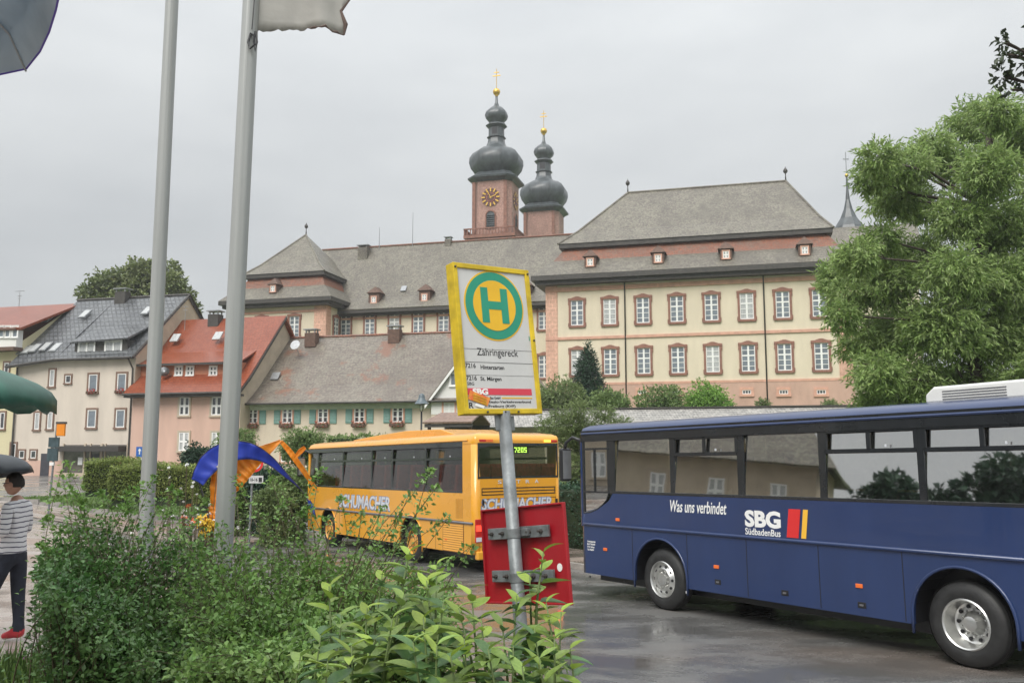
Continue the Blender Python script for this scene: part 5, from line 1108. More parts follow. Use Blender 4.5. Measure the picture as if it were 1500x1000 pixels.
# ------------------------------------------------------------------ flagpoles and flags
def flagpole(px, Y, lean, label, rad, ang):
    p = at(px, 700, Y); z0 = hgt(p.x, p.y)
    o = tag(empty('flagpole', (p.x, p.y, z0)), label, 'flagpole', 'flagpoles beside the shrubs')
    hh = 9.5 - z0; b = MB().tube([(0, 0, 0), (lean * .5 * hh, 0, hh * .5), (lean * hh, 0, hh)], [rad, rad * .93, rad * .8], 8, True)
    pb_ = b.build('pole', M['alu'], o); bm = bmesh.new(); bm.from_mesh(pb_.data); bm.to_mesh(pb_.data); bm.free()
    m_ = pb_.modifiers.new('b', 'BEVEL'); m_.width = .012; m_.segments = 2; m_.limit_method = 'ANGLE'; m_.angle_limit = R(30)
    MB().lathe([(rad * 1.9, -.02), (rad * 1.9, .03), (rad * 1.2, .04), (rad * 1.1, .12)], 12).build('foot', M['alu'], o)
    MB().lathe([(rad * .8, hh), (rad * .9, hh + .02), (.0, hh + .09)], 12, Matrix.Translation((lean * hh, 0, 0))).build('cap', M['alu'], o)
    return o, p, z0
fa, pa, za_ = flagpole(217.5, 6.9, .000, 'left one of the two grey flagpoles, without a flag in view', .062, 0)
fb, pb2, zb2_ = flagpole(328, 6.0, .012, 'right one of the two grey flagpoles, carrying the white flag', .068, 0)
pt = at(360, 30, 6.0)
def flag_mesh(w_, h_, nx, ny, wave, hang):
    V = []; F = []
    for j in range(ny + 1):
        for i in range(nx + 1):
            u, v = i / nx, j / ny; x = u * w_; z = v * h_ - hang * u * (1 - .2 * v); y = wave * math.sin(6 * u + 2.5 * v) * u + .03 * math.sin(15 * u + 6 * v) * u
            if j == 0: z += .05 * math.sin(u * 2.6) - .02 * u + .006 * math.sin(34 * u) + .006 * math.sin(57 * u)
            if i == nx: x += .025 * math.sin(j * 2.4) + .012 * math.sin(j * 5.1)
            V.append((x, y, z))
    for j in range(ny):
        for i in range(nx): a = j * (nx + 1) + i; F.append((a, a + 1, a + nx + 2, a + nx + 1))
    b = MB(); b.v = V; b.f = F; return b
M['flag'] = pmat('grubby_white_flag', (.50, .49, .46), .8, .1, 3, .2, 20, trans=.35); M['flaghem'] = pmat('frayed_dark_hem', (.10, .07, .06), .9, .3)
fpos = at(374, 47, 6.0)
fl = flag_mesh(.62, 1.9, 24, 20, .07, -.03).build('flag', M['flag'], None, smooth=True, loc=fpos, rot=(0, R(2), R(8)))
so = fl.modifiers.new('t', 'SOLIDIFY'); so.thickness = .003
tag(fl, 'grubby white flag with frayed lower edge on the right flagpole', 'flag')
hm = MB(); V = [tuple(v.co) for v in fl.data.vertices]; hm.tube([V[i] for i in range(14, 25)], [.003 + .004 * ((i * 7) % 3) for i in range(11)], 5).tube([V[24 + 25 * k] for k in range(0, 20)], [.006 + .006 * ((k * 5) % 3) for k in range(20)], 5)
hm.build('hem', M['flaghem'], fl)
cp = at(370, 66, 5.97)
ck = MB(); ck.tube([(-.01, -.03, .06), (-.02, -.04, 0), (.0, -.05, -.05), (.03, -.045, -.02), (.02, -.04, .05), (-.01, -.03, .07)], .008, 6).tube([(.03, -.04, .08), (.045, -.045, 0), (.035, -.05, -.07), (.02, -.045, .0), (.028, -.04, .08)], .007, 6).tube([(.0, -.03, .10), (.01, -.03, .35)], .004, 5)
tag(ck.build('rope_clip', M['black'], None, loc=cp), 'black rope and snap hook below the white flag', 'rope clip')

# parasol whose grey canopy with purple hem fills the upper left corner
def parasol(name, label, loc, rad, zrim, ztop, m, hem, nrib=8, valance=.0, tilt=(0, 0, 0), shaft=True, shaftr=.022, mrib=None, zfoot=None, cat='parasol', flat=.35):
    g = hgt(loc[0], loc[1]); o = tag(empty(name, (loc[0], loc[1], g if zfoot is None else zfoot)), label, cat); zo = o.location.z
    Mx = Matrix.Translation((0, 0, zrim - zo)) @ Euler(tilt).to_matrix().to_4x4(); b = MB(); nr = 6; seg = nrib * 6; dz = ztop - zrim
    for i in range(nr + 1):
        q = i / nr; r = rad * math.sin(q * math.pi / 2 * .96) / math.sin(math.pi / 2 * .96); z = dz * (math.cos(q * math.pi / 2 * .96)) * (1 - flat) + dz * flat * (1 - q)
        for k in range(seg):
            a = 2 * math.pi * k / seg; ph = (k % 6) / 6; sag = math.sin(ph * math.pi); rr = r * (1 - .045 * sag * q); b.v.append(tuple(Mx @ Vector((rr * math.cos(a), rr * math.sin(a), z - .0 * sag))))
    for i in range(nr):
        for k in range(seg): k2 = (k + 1) % seg; b.f.append((i * seg + k, (i + 1) * seg + k, (i + 1) * seg + k2, i * seg + k2))
    if valance:
        n0_ = len(b.v)
        for k in range(seg):
            a = 2 * math.pi * k / seg; rr = rad * (1 - .045 * math.sin((k % 6) / 6 * math.pi)); b.v.append(tuple(Mx @ Vector((rr * 1.01 * math.cos(a), rr * 1.01 * math.sin(a), -valance * (.75 + .25 * math.cos(k * 1.9))))))
        for k in range(seg): k2 = (k + 1) % seg; b.f.append((nr * seg + k, n0_ + k, n0_ + k2, nr * seg + k2))
    c = b.build('canopy', m, o, auto=40); s_ = c.modifiers.new('t', 'SOLIDIFY'); s_.thickness = .002
    if hem:
        rim = [Vector(b.v[nr * seg + k]) for k in range(seg)] + [Vector(b.v[nr * seg])]; MB().tube(rim, .004, 5).build('hem', hem, c)
    for k in range(nrib):
        pts = [Vector(b.v[i * seg + (k * 6) % seg]) - Vector((0, 0, .012)) for i in range(nr + 1)]; MB().tube(pts, .0045, 5).build('rib', mrib or M['metal'], o)
        a = pts[3]; MB().tube([a, Mx @ Vector((0, 0, dz * .25 - .1))], .004, 4).build('stretcher', mrib or M['metal'], o)
    if shaft: MB().tube([(0, 0, 0), tuple(Mx @ Vector((0, 0, dz + .05)))], shaftr, 10).build('shaft', mrib or M['metal'], o)
    return o
M['clearcanopy'] = pmat('grey_blue_parasol_cloth', (.30, .36, .41), .3, .25, 1.6, col2=(.52, .58, .62), trans=.6); M['purple'] = pmat('purple_hem', (.10, .05, .42), .5, .1)
PCX, PCY, PCZ = -2.95, 2.2, 4.30
o = parasol('parasol', 'blue grey parasol with purple hem at the upper left corner of the picture', (PCX, PCY, 0), 1.62, PCZ, PCZ + .6, M['clearcanopy'], M['purple'], valance=.0, tilt=(0, 0, R(10)))
M['greencloth'] = pmat('dark_green_parasol_cloth', (.03, .12, .085), .35, .3, 3, .1, 10, trans=.15)
pg = at(-126, 560, 8.2)
parasol('parasol', 'dark green parasol with scalloped edge above the man with the umbrella', (pg.x, pg.y, 0), 1.2, at(80, 574, 8.2).z, at(0, 510, 8.2).z, M['greencloth'], None, valance=.13, tilt=(0, R(3), R(20)), shaftr=.025, flat=.75)

# ------------------------------------------------------------------ man with umbrella
px0 = at(12, 925, 9.85); gx_, gy_ = px0.x, px0.y; gz = hgt(gx_, gy_)
def stripes():
    m = bpy.data.materials.new('striped_shirt'); m.use_nodes = True; nt = m.node_tree; N = nt.nodes.new; L = nt.links.new; b = nt.nodes['Principled BSDF']; b.inputs['Roughness'].default_value = .85
    t_ = N('ShaderNodeTexCoord'); s = N('ShaderNodeSeparateXYZ'); L(t_.outputs['Object'], s.inputs[0]); nz_ = N('ShaderNodeTexNoise'); nz_.inputs['Scale'].default_value = 5; L(t_.outputs['Object'], nz_.inputs['Vector'])
    a = N('ShaderNodeMath'); a.operation = 'MULTIPLY_ADD'; a.inputs[1].default_value = .05; L(nz_.outputs['Fac'], a.inputs[0]); L(s.outputs[2], a.inputs[2])
    q = N('ShaderNodeMath'); q.operation = 'MULTIPLY'; q.inputs[1].default_value = 1 / .052; L(a.outputs[0], q.inputs[0]); fr_ = N('ShaderNodeMath'); fr_.operation = 'FRACT'; L(q.outputs[0], fr_.inputs[0])
    g = N('ShaderNodeMath'); g.operation = 'LESS_THAN'; g.inputs[1].default_value = .22; L(fr_.outputs[0], g.inputs[0]); x = N('ShaderNodeMix'); x.data_type = 'RGBA'; x.inputs[6].default_value = (.68, .68, .70, 1); x.inputs[7].default_value = (.07, .07, .11, 1); L(g.outputs[0], x.inputs[0]); L(x.outputs[2], b.inputs['Base Color'])
    return m
M['shirt'] = stripes(); M['redshoe'] = pmat('red_and_white_shoe', (.50, .04, .05), .5, .1, 6)
# he faces local +y; the whole figure is turned so that +y points left in the picture
J = dict(pelvis=(0, 0, .94, (.155, .12)), waist=(0, .01, 1.10, (.145, .105)), chest=(0, .0, 1.34, (.18, .125)), neckb=(0, -.01, 1.50, (.075, .07)), neck=(0, .02, 1.57, (.055, .055)),
    shr=(.185, -.01, 1.45, .068), elr=(.24, -.02, 1.16, .050), wristr=(.16, .24, 1.24, .034), handr=(.13, .31, 1.28, .028),
    shl=(-.185, -.01, 1.45, .068), ell=(-.24, -.02, 1.16, .050), wristl=(-.10, .23, 1.20, .034), handl=(-.05, .31, 1.23, .028),
    hr=(.09, -.01, .90, .10), kr=(.11, -.02, .50, .075), ar=(.12, -.05, .10, .052), hlr=(.12, -.09, .045, .045), tor=(.13, .14, .035, .040),
    hl=(-.09, .03, .90, .10), kl=(-.10, .18, .50, .075), al=(-.11, .17, .10, .052), hll=(-.11, .13, .045, .045), tol=(-.12, .37, .035, .040))
E_ = [('pelvis', 'waist', 'trousers'), ('waist', 'chest', 'shirt'), ('chest', 'neckb', 'shirt'), ('neckb', 'neck', 'skin'), ('chest', 'shr', 'shirt'), ('chest', 'shl', 'shirt'), ('shr', 'elr', 'shirt'), ('shl', 'ell', 'shirt'), ('elr', 'wristr', 'shirt'), ('ell', 'wristl', 'shirt'), ('wristr', 'handr', 'skin'), ('wristl', 'handl', 'skin'),
    ('pelvis', 'hr', 'trousers'), ('hr', 'kr', 'trousers'), ('kr', 'ar', 'trousers'), ('ar', 'hlr', 'shoes'), ('ar', 'tor', 'shoes'), ('pelvis', 'hl', 'trousers'), ('hl', 'kl', 'trousers'), ('kl', 'al', 'trousers'), ('al', 'hll', 'shoes'), ('al', 'tol', 'shoes')]
man = person('person', 'dark haired man in a striped long-sleeved shirt holding a grey umbrella', (gx_, gy_, gz), R(90), J, E_, dict(trousers=M['navy'], shirt=M['shirt'], skin=M['skin'], shoes=M['redshoe']), (0, .045, 1.685), hair=M['hair'], glasses=True, cuts=(.03, .955))
man.children[0].data.materials.append(M['white'])
for p in man.children[0].data.polygons:
    if p.material_index == 0 and p.center.z > .955: p.material_index = 1
    if p.center.z < .03: p.material_index = 4
M['umb'] = pmat('dark_grey_umbrella_cloth', (.05, .06, .07), .35, .25, 4, trans=.1)
mu = at(4, 700, 9.72)
parasol('umbrella', 'dark grey umbrella held by the man in the striped shirt', (gx_ - .20, gy_ - .12, 0), .40, at(0, 700, 9.7).z, at(0, 668, 9.7).z + .03, M['umb'], None, tilt=(0, R(-10), 0), shaftr=.009, mrib=M['darkwood'], zfoot=gz + 1.18, cat='umbrella')
# his neighbour in a purple jacket, almost wholly outside the frame
J2 = dict(J); person('person', 'person in a purple jacket cut off by the left picture edge', (gx_ - .62, gy_ + .25, hgt(gx_ - .62, gy_ + .25)), R(70), J2, E_, dict(trousers=M['navy'], shirt=pmat('purple_jacket', (.08, .04, .20), .7, .1), skin=M['skin'], shoes=M['black']), (0, .045, 1.685), hair=M['hair'])

# ------------------------------------------------------------------ street furniture
# tall stop post with orange head, seen from the side
p = at(70, 760, 30); g = hgt(p.x, p.y)
sp = tag(empty('stop_post', (p.x, p.y, g)), 'slim stop post with orange flag sign and dark timetable frames on the left square', 'stop post')
zt_ = at(79, 618, 30).z - g; MB().tube([(0, 0, 0), (.12, 0, zt_)], .035, 8).build('post', M['galv'], sp)
k = 30 / 1290
MB().box(.12 - .0, .12 + 12 * k, -.05, .05, zt_ - 20 * k, zt_).build('orange_sign', pmat('orange_sign_face', (.75, .25, .02), .4, .05), sp, bevel=.02)
MB().box(.10, .12 + 13 * k, -.06, .06, zt_ - 2.5 * k, zt_ + .5 * k).build('sign_cap', M['darkwood'], sp)
tf = MB().box(-.12, .22, -.04, .04, zt_ - 36 * k, zt_ - 22 * k).box(-.14, .20, -.04, .04, zt_ - 56 * k, zt_ - 37.5 * k).build('timetable_frame', pmat('dark_green_grey_panel', (.06, .09, .10), .3, .3, 5), sp)
MB().box(-.04, .10, -.05, .05, zt_ - 62 * k, zt_ - 57.5 * k).build('sticker', M['white'], sp)
# small blue and white signs by the hedge
p = at(203, 700, 42); g = hgt(p.x, p.y); bs_ = tag(empty('footpath_sign', (p.x, p.y, g)), 'small blue sign with white plate on a post beside the left flagpole', 'sign'); k = 42 / 1290; z = at(203, 654, 42).z - g
MB().tube([(0, 0, 0), (0, 0, z)], .03, 8).build('post', M['galv'], bs_)
pl_ = MB().box(-5 * k, 5 * k, -.04, -.02, z - 15 * k, z).build('blue_plate', pmat('sign_blue', (.03, .13, .45), .4, .05), bs_)
MB().prism([(-.8 * k, z - 11 * k), (.8 * k, z - 11 * k), (.8 * k, z - 6 * k), (2.6 * k, z - 6 * k), (0, z - 2 * k), (-2.6 * k, z - 6 * k), (-.8 * k, z - 6 * k)], -.045, -.041).build('arrow', M['white'], pl_)
MB().box(-4 * k, 4 * k, -.04, -.02, z - 27 * k, z - 16.5 * k).build('white_plate', M['white'], bs_)
# no-vehicles sign
p = at(366, 748, 24); g = hgt(p.x, p.y); ns = tag(empty('road_sign', (p.x, p.y, g)), 'round red rimmed road sign with a white plate below, behind the blue banner', 'road sign'); k = 24 / 1290; z = at(371, 678, 24).z - g
MB().tube([(0, 0, 0), (.04, 0, z)], .03, 8).build('post', M['galv'], ns)
Mx = Matrix.Translation((.09, -.04, z)) @ RX
dd = MB().lathe([(.24, 0), (.24, .012), (0, .012)], 28, Mx).build('red_disc', M['logored'], ns); MB().lathe([(.175, .012), (.175, .018), (0, .018)], 28, Mx).build('white_centre', M['signwhite'], dd)
MB().box(.05, .13, -.066, -.058, z - .04, z + .06).box(.02, .16, -.066, -.058, z - .07, z - .02).build('car_symbol', M['ink'], dd)
w2 = MB().box(-.04, .34, -.05, -.035, z - .53, z - .33).build('white_plate', M['signwhite'], ns)
link('lettering', text_mesh('lettering', '10-16', .2, .09, bold=.02, depth=.002), M['ink'], w2, (-.01, -.052, z - .48)); MB().box(.22, .31, -.054, -.05, z - .50, z - .38).build('symbol', M['ink'], w2)
# lantern
p = at(617, 640, 46); g = hgt(p.x, p.y); ln = tag(empty('street_lamp', (p.x, p.y, g)), 'black lantern with grey hood in front of the shuttered house', 'street lamp'); k = 46 / 1290; zt_ = at(617, 576, 46).z - g
MB().tube([(0, 0, 0), (0, 0, .8), (0, 0, .85), (0, 0, zt_ - 26 * k)], [.09, .08, .055, .05], 10).build('post', M['black'], ln, smooth=True)
MB().lathe([(11 * k, zt_ - 15.5 * k), (10.5 * k, zt_ - 15 * k), (5 * k, zt_ - 8 * k), (4.5 * k, zt_ - 5 * k), (4 * k, zt_ - 2.5 * k), (2.5 * k, zt_ - .5 * k), (0, zt_)], 20).build('hood', pmat('slate_grey_hood', (.10, .13, .15), .35, .1), ln, smooth=True)
MB().lathe([(2.2 * k, zt_ - 25 * k), (2.8 * k, zt_ - 15 * k)], 12).build('lamp_glass', pmat('milky_lamp_glass', (.6, .6, .52), .2, .05), ln, smooth=True)
cg = MB()
for q in range(4): a = R(45 + 90 * q); cg.tube([(2.6 * k * math.cos(a), 2.6 * k * math.sin(a), zt_ - 26 * k), (3.2 * k * math.cos(a), 3.2 * k * math.sin(a), zt_ - 15 * k)], .012, 4)
cg.build('cage', M['black'], ln)

# ------------------------------------------------------------------ wind banners: blue and orange cloth ribbons on a bent rod
def ribbon(pts, wds, tw, m, parent, Y=8.6, name='ribbon'):
    """pts: picture positions of the centre line; wds widths in metres; the cloth twists along its length"""
    P = [at(a, b_, Y + c) for a, b_, c in pts]; n = len(P); V = []; F = []
    def interp(A, t):
        i = min(int(t), n - 2); f_ = t - i; p0, p1, p2, p3 = A[max(i - 1, 0)], A[i], A[i + 1], A[min(i + 2, n - 1)]
        return .5 * ((2 * p1) + (p2 - p0) * f_ + (2 * p0 - 5 * p1 + 4 * p2 - p3) * f_ ** 2 + (3 * p1 - p0 - 3 * p2 + p3) * f_ ** 3)
    K = 60; orgn = parent.location
    for k in range(K + 1):
        t = k / K * (n - 1); c = interp(P, t); d = interp(P, min(t + .05, n - 1)) - interp(P, max(t - .05, 0)); d.normalize()
        sd = Vector((d.z, 0, -d.x)); sd.normalize(); nn = d.cross(sd); a = R(interp(tw, t)); s = sd * math.cos(a) + nn * math.sin(a); w_ = max(.004, interp(wds, t))
        for j in range(7):
            f_ = j / 6 - .5; V.append(tuple(c + s * w_ * f_ + nn * (.10 * w_ * math.cos(f_ * math.pi) + .05 * w_ * math.sin(k * .35 + j * .5) + .045 * w_ * math.sin(k * 1.25 + math.sin(j * .8))) - orgn))
    for k in range(K):
        for j in range(6): a = k * 7 + j; F.append((a, a + 1, a + 8, a + 7))
    b = MB(); b.v = V; b.f = F; o_ = b.build(name, m, parent, smooth=True); s_ = o_.modifiers.new('t', 'SOLIDIFY'); s_.thickness = .002
    for j in (0, 6): MB().tube([V[k * 7 + j] for k in range(K + 1)], .0035, 5).build('hem', M['darkwood'] if m is M['bluecloth'] else m, o_)
    return o_, V
bp_ = at(318, 900, 8.6)
M['bluecloth'] = pmat('royal_blue_nylon', (.035, .07, .48), .45, .12, 4, trans=.3); M['orcloth'] = pmat('orange_nylon', (.80, .30, .02), .45, .12, 4, trans=.35)
ban = tag(empty('wind_banner', (bp_.x, bp_.y, hgt(bp_.x, bp_.y))), 'blue and orange cloth wind banner curling beside the right flagpole', 'banner')
_, V = ribbon([(289, 706, 0), (305, 680, 0), (330, 663, 0), (362, 660, .1), (392, 672, .15), (420, 697, .2), (440, 716, .25), (452, 733, .25)], [.13, .20, .20, .165, .10, .06, .04, .03], [15, 0, 0, 5, 15, 40, 70, 90], M['bluecloth'], ban)
ribbon([(452, 733, .25), (456, 742, .25), (462, 757, .25)], [.03, .05, .04], [0, 20, 60], M['bluecloth'], ban)
ribbon([(313, 742, .1), (333, 702, .1), (358, 677, .15), (385, 662, .2), (411, 645, .3)], [.06, .30, .27, .13, .02], [40, 5, 0, 5, 0], M['orcloth'], ban)
ribbon([(411, 646, .3), (425, 662, .3), (445, 690, .3), (466, 720, .3)], [.03, .05, .05, .02], [0, 5, 20, 5], M['orcloth'], ban)
ribbon([(432, 670, .3), (440, 661, .3), (447, 655, .3)], [.02, .045, .03], [0, 10, 10], M['orcloth'], ban)
ribbon([(313, 716, .1), (312, 740, .1), (306, 765, .1), (303, 790, .1)], [.05, .07, .10, .06], [20, 10, 0, 10], M['orcloth'], ban)
rodp = [at(a, b_, 8.66) - ban.location for a, b_ in ((320, 900), (313, 800), (301, 735), (290, 702))]; rodp[0] = Vector((0, 0, 0)); MB().tube(rodp, [.014, .012, .009, .006], 6).build('rod', M['black'], ban)
# ------------------------------------------------------------------ foliage kit
def leaves_np(P, D, Nn, Ln, Wd, fold=.25):
    """folded two-triangle leaves: P base, D direction, Nn normal-ish"""
    S = np.cross(D, Nn); S /= np.linalg.norm(S, axis=1)[:, None] + 1e-9; U = np.cross(S, D)
    Ln = Ln[:, None]; Wd = Wd[:, None]; n = len(P)
    mid = P + D * Ln * .45; tip = P + D * Ln - U * Ln * .12
    l = mid + S * Wd * .5 + U * Wd * fold; r = mid - S * Wd * .5 + U * Wd * fold
    V = np.concatenate([P, l, tip, r]); i = np.arange(n); F = np.concatenate([np.stack([i, i + n, i + 2 * n], 1), np.stack([i, i + 2 * n, i + 3 * n], 1)])
    # keep both triangles of a leaf one island: they share base and tip
    return V, F
def unit(a): return a / (np.linalg.norm(a, axis=1)[:, None] + 1e-9)
def leafmat(name, dark, light, rough=.45, trans=.3, island=.38, scale=.8):
    return pmat(name, dark, rough, .3, scale, col2=light, island=island, trans=trans, detail=3)
M['ash'] = leafmat('ash_leaves', (.22, .33, .09), (.37, .48, .19), .45, .42)
M['bgtree'] = leafmat('background_tree_leaves', (.13, .175, .06), (.23, .27, .11), .5, .3, scale=.25)
M['hedge'] = leafmat('clipped_hedge_leaves', (.17, .24, .055), (.29, .34, .10), .5, .25)
M['bushy'] = leafmat('shrub_leaves', (.13, .21, .06), (.24, .33, .12), .5, .3, scale=.5)
M['brightbush'] = leafmat('bright_ball_shrub_leaves', (.17, .33, .055), (.25, .43, .09), .5, .3)
M['conifer'] = leafmat('conifer_sprays', (.018, .055, .028), (.04, .09, .045), .55, .1)
M['honey'] = leafmat('small_shrub_leaves', (.14, .27, .06), (.26, .41, .12), .36, .32, .42, 1.2)
M['willowy'] = leafmat('willowy_leaves', (.15, .21, .07), (.24, .31, .13), .5, .35)
M['bark'] = pmat('bark', (.07, .055, .045), .85, .35, 6, .8, 25); M['twig'] = pmat('twig', (.10, .085, .045), .7, .3, 8)
M['grassblade'] = leafmat('grass_blades', (.07, .14, .03), (.15, .24, .06), .5, .3)
def crown_mesh(clumps, n, ln, wd, seed, droop=.3, spray=5, core=.55):
    """leaf sprays through ellipsoid clumps (x,y,z,rx,ry,rz), thicker towards the outside"""
    r = np.random.default_rng(seed); vol = np.array([c[3] * c[4] * c[5] for c in clumps]) ** (2 / 3); ks = r.choice(len(clumps), n, p=vol / vol.sum()); C = np.array(clumps)[ks]
    d = unit(r.normal(size=(n, 3))); q = core + (1 - core) * r.random(n) ** .6; q *= 1 + .16 * np.sin(d[:, 0] * 5 + C[:, 0] * 3) * np.cos(d[:, 2] * 6 + C[:, 2] * 2) + .16 * r.normal(size=n)
    P = C[:, :3] + d * q[:, None] * C[:, 3:]
    ax = unit(d + r.normal(size=(n, 3)) * .55 + np.array([0, 0, -droop])); PP = np.repeat(P, spray, 0); A = np.repeat(ax, spray, 0); m = len(PP)
    off = np.tile(np.arange(spray) / spray, n)[:, None]; PP = PP + A * off * ln * 1.4; D = unit(A + unit(r.normal(size=(m, 3))) * .8)
    return leaves_np(PP, D, unit(r.normal(size=(m, 3)) + np.array([0, 0, 1.2])), ln * r.uniform(.7, 1.25, m), wd * r.uniform(.7, 1.2, m))
def tree(name, label, loc, trunk, clumps, n, ln, wd, m, seed, rad=.3, cat='tree', group=None, branch_all=True, droop=.3, core=.55, spray=5, barkm=None):
    """clumps relative to the tree foot"""
    o = tag(empty(name, loc), label, cat, group)
    V, F = crown_mesh(clumps, n, ln, wd, seed, droop, spray, core); c = link('crown', npmesh('crown', V, F), m, o); c['kind'] = 'stuff'
    r = random.Random(seed); b = MB(); tp = [Vector(p) for p in trunk]; b.tube(tp, [rad * (1 - .55 * i / max(1, len(tp) - 1)) for i in range(len(tp))], 9)
    b.build('trunk', barkm or M['bark'], o, smooth=True)
    l = MB()
    for cx, cy, cz, rx, ry, rz in clumps:
        t = Vector((cx, cy, cz)); j = min(range(len(tp)), key=lambda i: (tp[i] - t).length + (0 if tp[i].z < t.z else 3)); a = tp[j]
        mid = a.lerp(t, .5) + Vector((r.uniform(-.3, .3), r.uniform(-.3, .3), r.uniform(-.1, .3))) * (t - a).length * .25
        rr = rad * .28; l.tube([a, mid, t], [rr, rr * .6, rr * .25], 6, False)
        for _ in range(4):
            e = t + Vector((r.uniform(-1, 1) * rx, r.uniform(-1, 1) * ry, r.uniform(-.6, 1) * rz)) * .85; l.tube([mid.lerp(t, .6), (mid.lerp(t, .6) + e) / 2 + Vector((0, 0, .1 * rz)), e], [rr * .35, rr * .25, rr * .08], 4, False)
    l.build('limbs', barkm or M['bark'], o, smooth=True); return o
def px_clumps(lst, Y, foot, dy=1.0):
    out_ = []
    for i, (a, b_, rpx, *rest) in enumerate(lst):
        yy = Y + (rest[0] if rest else ((i * 37) % 7 - 3) * .55 * dy); p = at(a, b_, yy); r = rpx * yy / 1300; out_.append((p.x - foot[0], p.y - foot[1], p.z - foot[2], r * 1.05, r * 1.05, r * .85))
    return out_
# ---- big ash on the right
YA = 33; fx = at(1430, 640, YA); foot = (fx.x, fx.y, hgt(fx.x, fx.y))
ash = [(1288, 232, 28), (1330, 245, 34), (1365, 215, 26), (1425, 180, 36), (1460, 165, 32), (1500, 200, 45), (1400, 240, 30), (1450, 250, 42), (1275, 262, 22), (1310, 290, 34), (1350, 300, 30), (1405, 320, 36), (1470, 330, 50), (1228, 398, 24), (1255, 375, 30), (1290, 350, 26), (1240, 432, 30), (1213, 415, 12), (1235, 462, 22), (1300, 410, 42), (1350, 380, 44), (1400, 400, 44), (1460, 410, 50), (1270, 500, 36), (1320, 480, 48), (1380, 480, 52), (1440, 490, 50), (1500, 480, 55), (1285, 545, 34), (1330, 560, 46), (1390, 570, 50), (1450, 575, 50), (1510, 570, 50), (1560, 400, 70), (1580, 280, 70), (1600, 520, 80), (1545, 200, 50), (1320, 620, 40), (1400, 640, 50), (1280, 590, 24)]
tz = lambda a, b_: tuple(at(a, b_, YA) - Vector(foot))
tree('ash_tree', 'large airy ash tree with bright green drooping leaves at the right behind the blue coach', foot, [(0, 0, -.2), tz(1432, 600), tz(1425, 480), tz(1430, 400), tz(1440, 300), tz(1450, 200)], px_clumps(ash, YA, foot, 1.6), 38000, .22, .065, M['ash'], 11, .30, droop=.7, core=.2)
M['darkleaf'] = leafmat('dark_overhanging_leaves', (.02, .035, .015), (.04, .06, .025), .5, .15)
YB = 15; fx = at(1640, 700, YB); foot = (fx.x, fx.y, hgt(fx.x, fx.y)); tz = lambda a, b_: tuple(at(a, b_, YB) - Vector(foot))
tree('maple_tree', 'dark leaved tree whose twigs reach in at the upper right edge', foot, [(0, 0, -.2), tz(1640, 400), tz(1630, 150), tz(1600, 0)], px_clumps([(1472, 62, 8), (1478, 80, 7), (1470, 112, 8), (1482, 132, 6), (1540, 90, 28), (1590, 60, 60), (1620, 150, 60), (1650, 20, 90)], YB, foot, .3), 2600, .12, .08, M['darkleaf'], 12, .25)
# ---- tree behind the off-white house
YC = 98; fx = at(215, 600, YC); foot = (fx.x, fx.y, hgt(fx.x, fx.y)); tz = lambda a, b_: tuple(at(a, b_, YC) - Vector(foot))
tree('lime_tree', 'round topped green tree rising behind the slate roofed house', foot, [(0, 0, 0), tz(215, 520), tz(213, 440)], px_clumps([(135, 428, 18), (160, 418, 22), (185, 412, 24), (160, 438, 20), (205, 396, 18), (222, 398, 20), (248, 398, 16), (250, 415, 20), (215, 425, 30), (262, 432, 18), (275, 448, 14), (195, 440, 25), (240, 445, 26), (284, 458, 8), (170, 455, 26)], YC, foot, 1.5), 4300, .40, .26, M['bgtree'], 13, .35, core=.35)
# ---- shrubs in front of the monastery
def ball(name, label, px, py, rpx, Y, m, seed, n=1600, ln=.16, wd=.10, sq=.85, cat='shrub', group=None):
    p = at(px, py, Y); g = hgt(p.x, p.y); rr = rpx * Y / 1300; cz = p.z - g; cl = [(0, 0, cz, rr, rr * .9, rr * sq)]; r = random.Random(seed)
    for _ in range(6): a = r.uniform(0, 6.28); cl.append((math.cos(a) * rr * .5, math.sin(a) * rr * .4, cz + r.uniform(-.5, .3) * rr, rr * .55, rr * .55, rr * .5))
    if cz - rr > .3: cl.append((0, 0, (cz - rr) * .6, rr * .7, rr * .7, (cz - rr) * .6 + .3))
    return tree(name, label, (p.x, p.y, g), [(0, 0, -.2), (0, 0, max(.5, cz * .7))], cl, n, ln, wd, m, seed, .12, cat, group)
ball('clipped_shrub', 'bright green ball shaped shrub at the foot of the monastery wall', 1036, 588, 33, 66, M['brightbush'], 21, 3200, .15, .10)
ball('spreading_shrub', 'light green spreading shrub left of the ball shaped one', 965, 592, 34, 64, M['bushy'], 22, 2600, .17, .10, .75)
ball('leafy_shrub', 'loose light green shrub right of the bus stop sign and below the conifer', 815, 592, 40, 60, M['willowy'], 23, 3200, .2, .10)
ball('leafy_shrub', 'loose green shrub filling the gap below the conifer, left of the spreading shrub', 890, 600, 32, 61, M['bushy'], 24, 2600, .2, .10)
ball('low_shrub', 'low shrub sprig on the wall near the second downpipe of the monastery', 1118, 592, 9, 62, M['willowy'], 25, 300, .14, .06)
ball('low_shrub', 'low tuft of leaves on the wall just left of the ash tree', 1215, 596, 12, 62, M['willowy'], 26, 400, .14, .06)
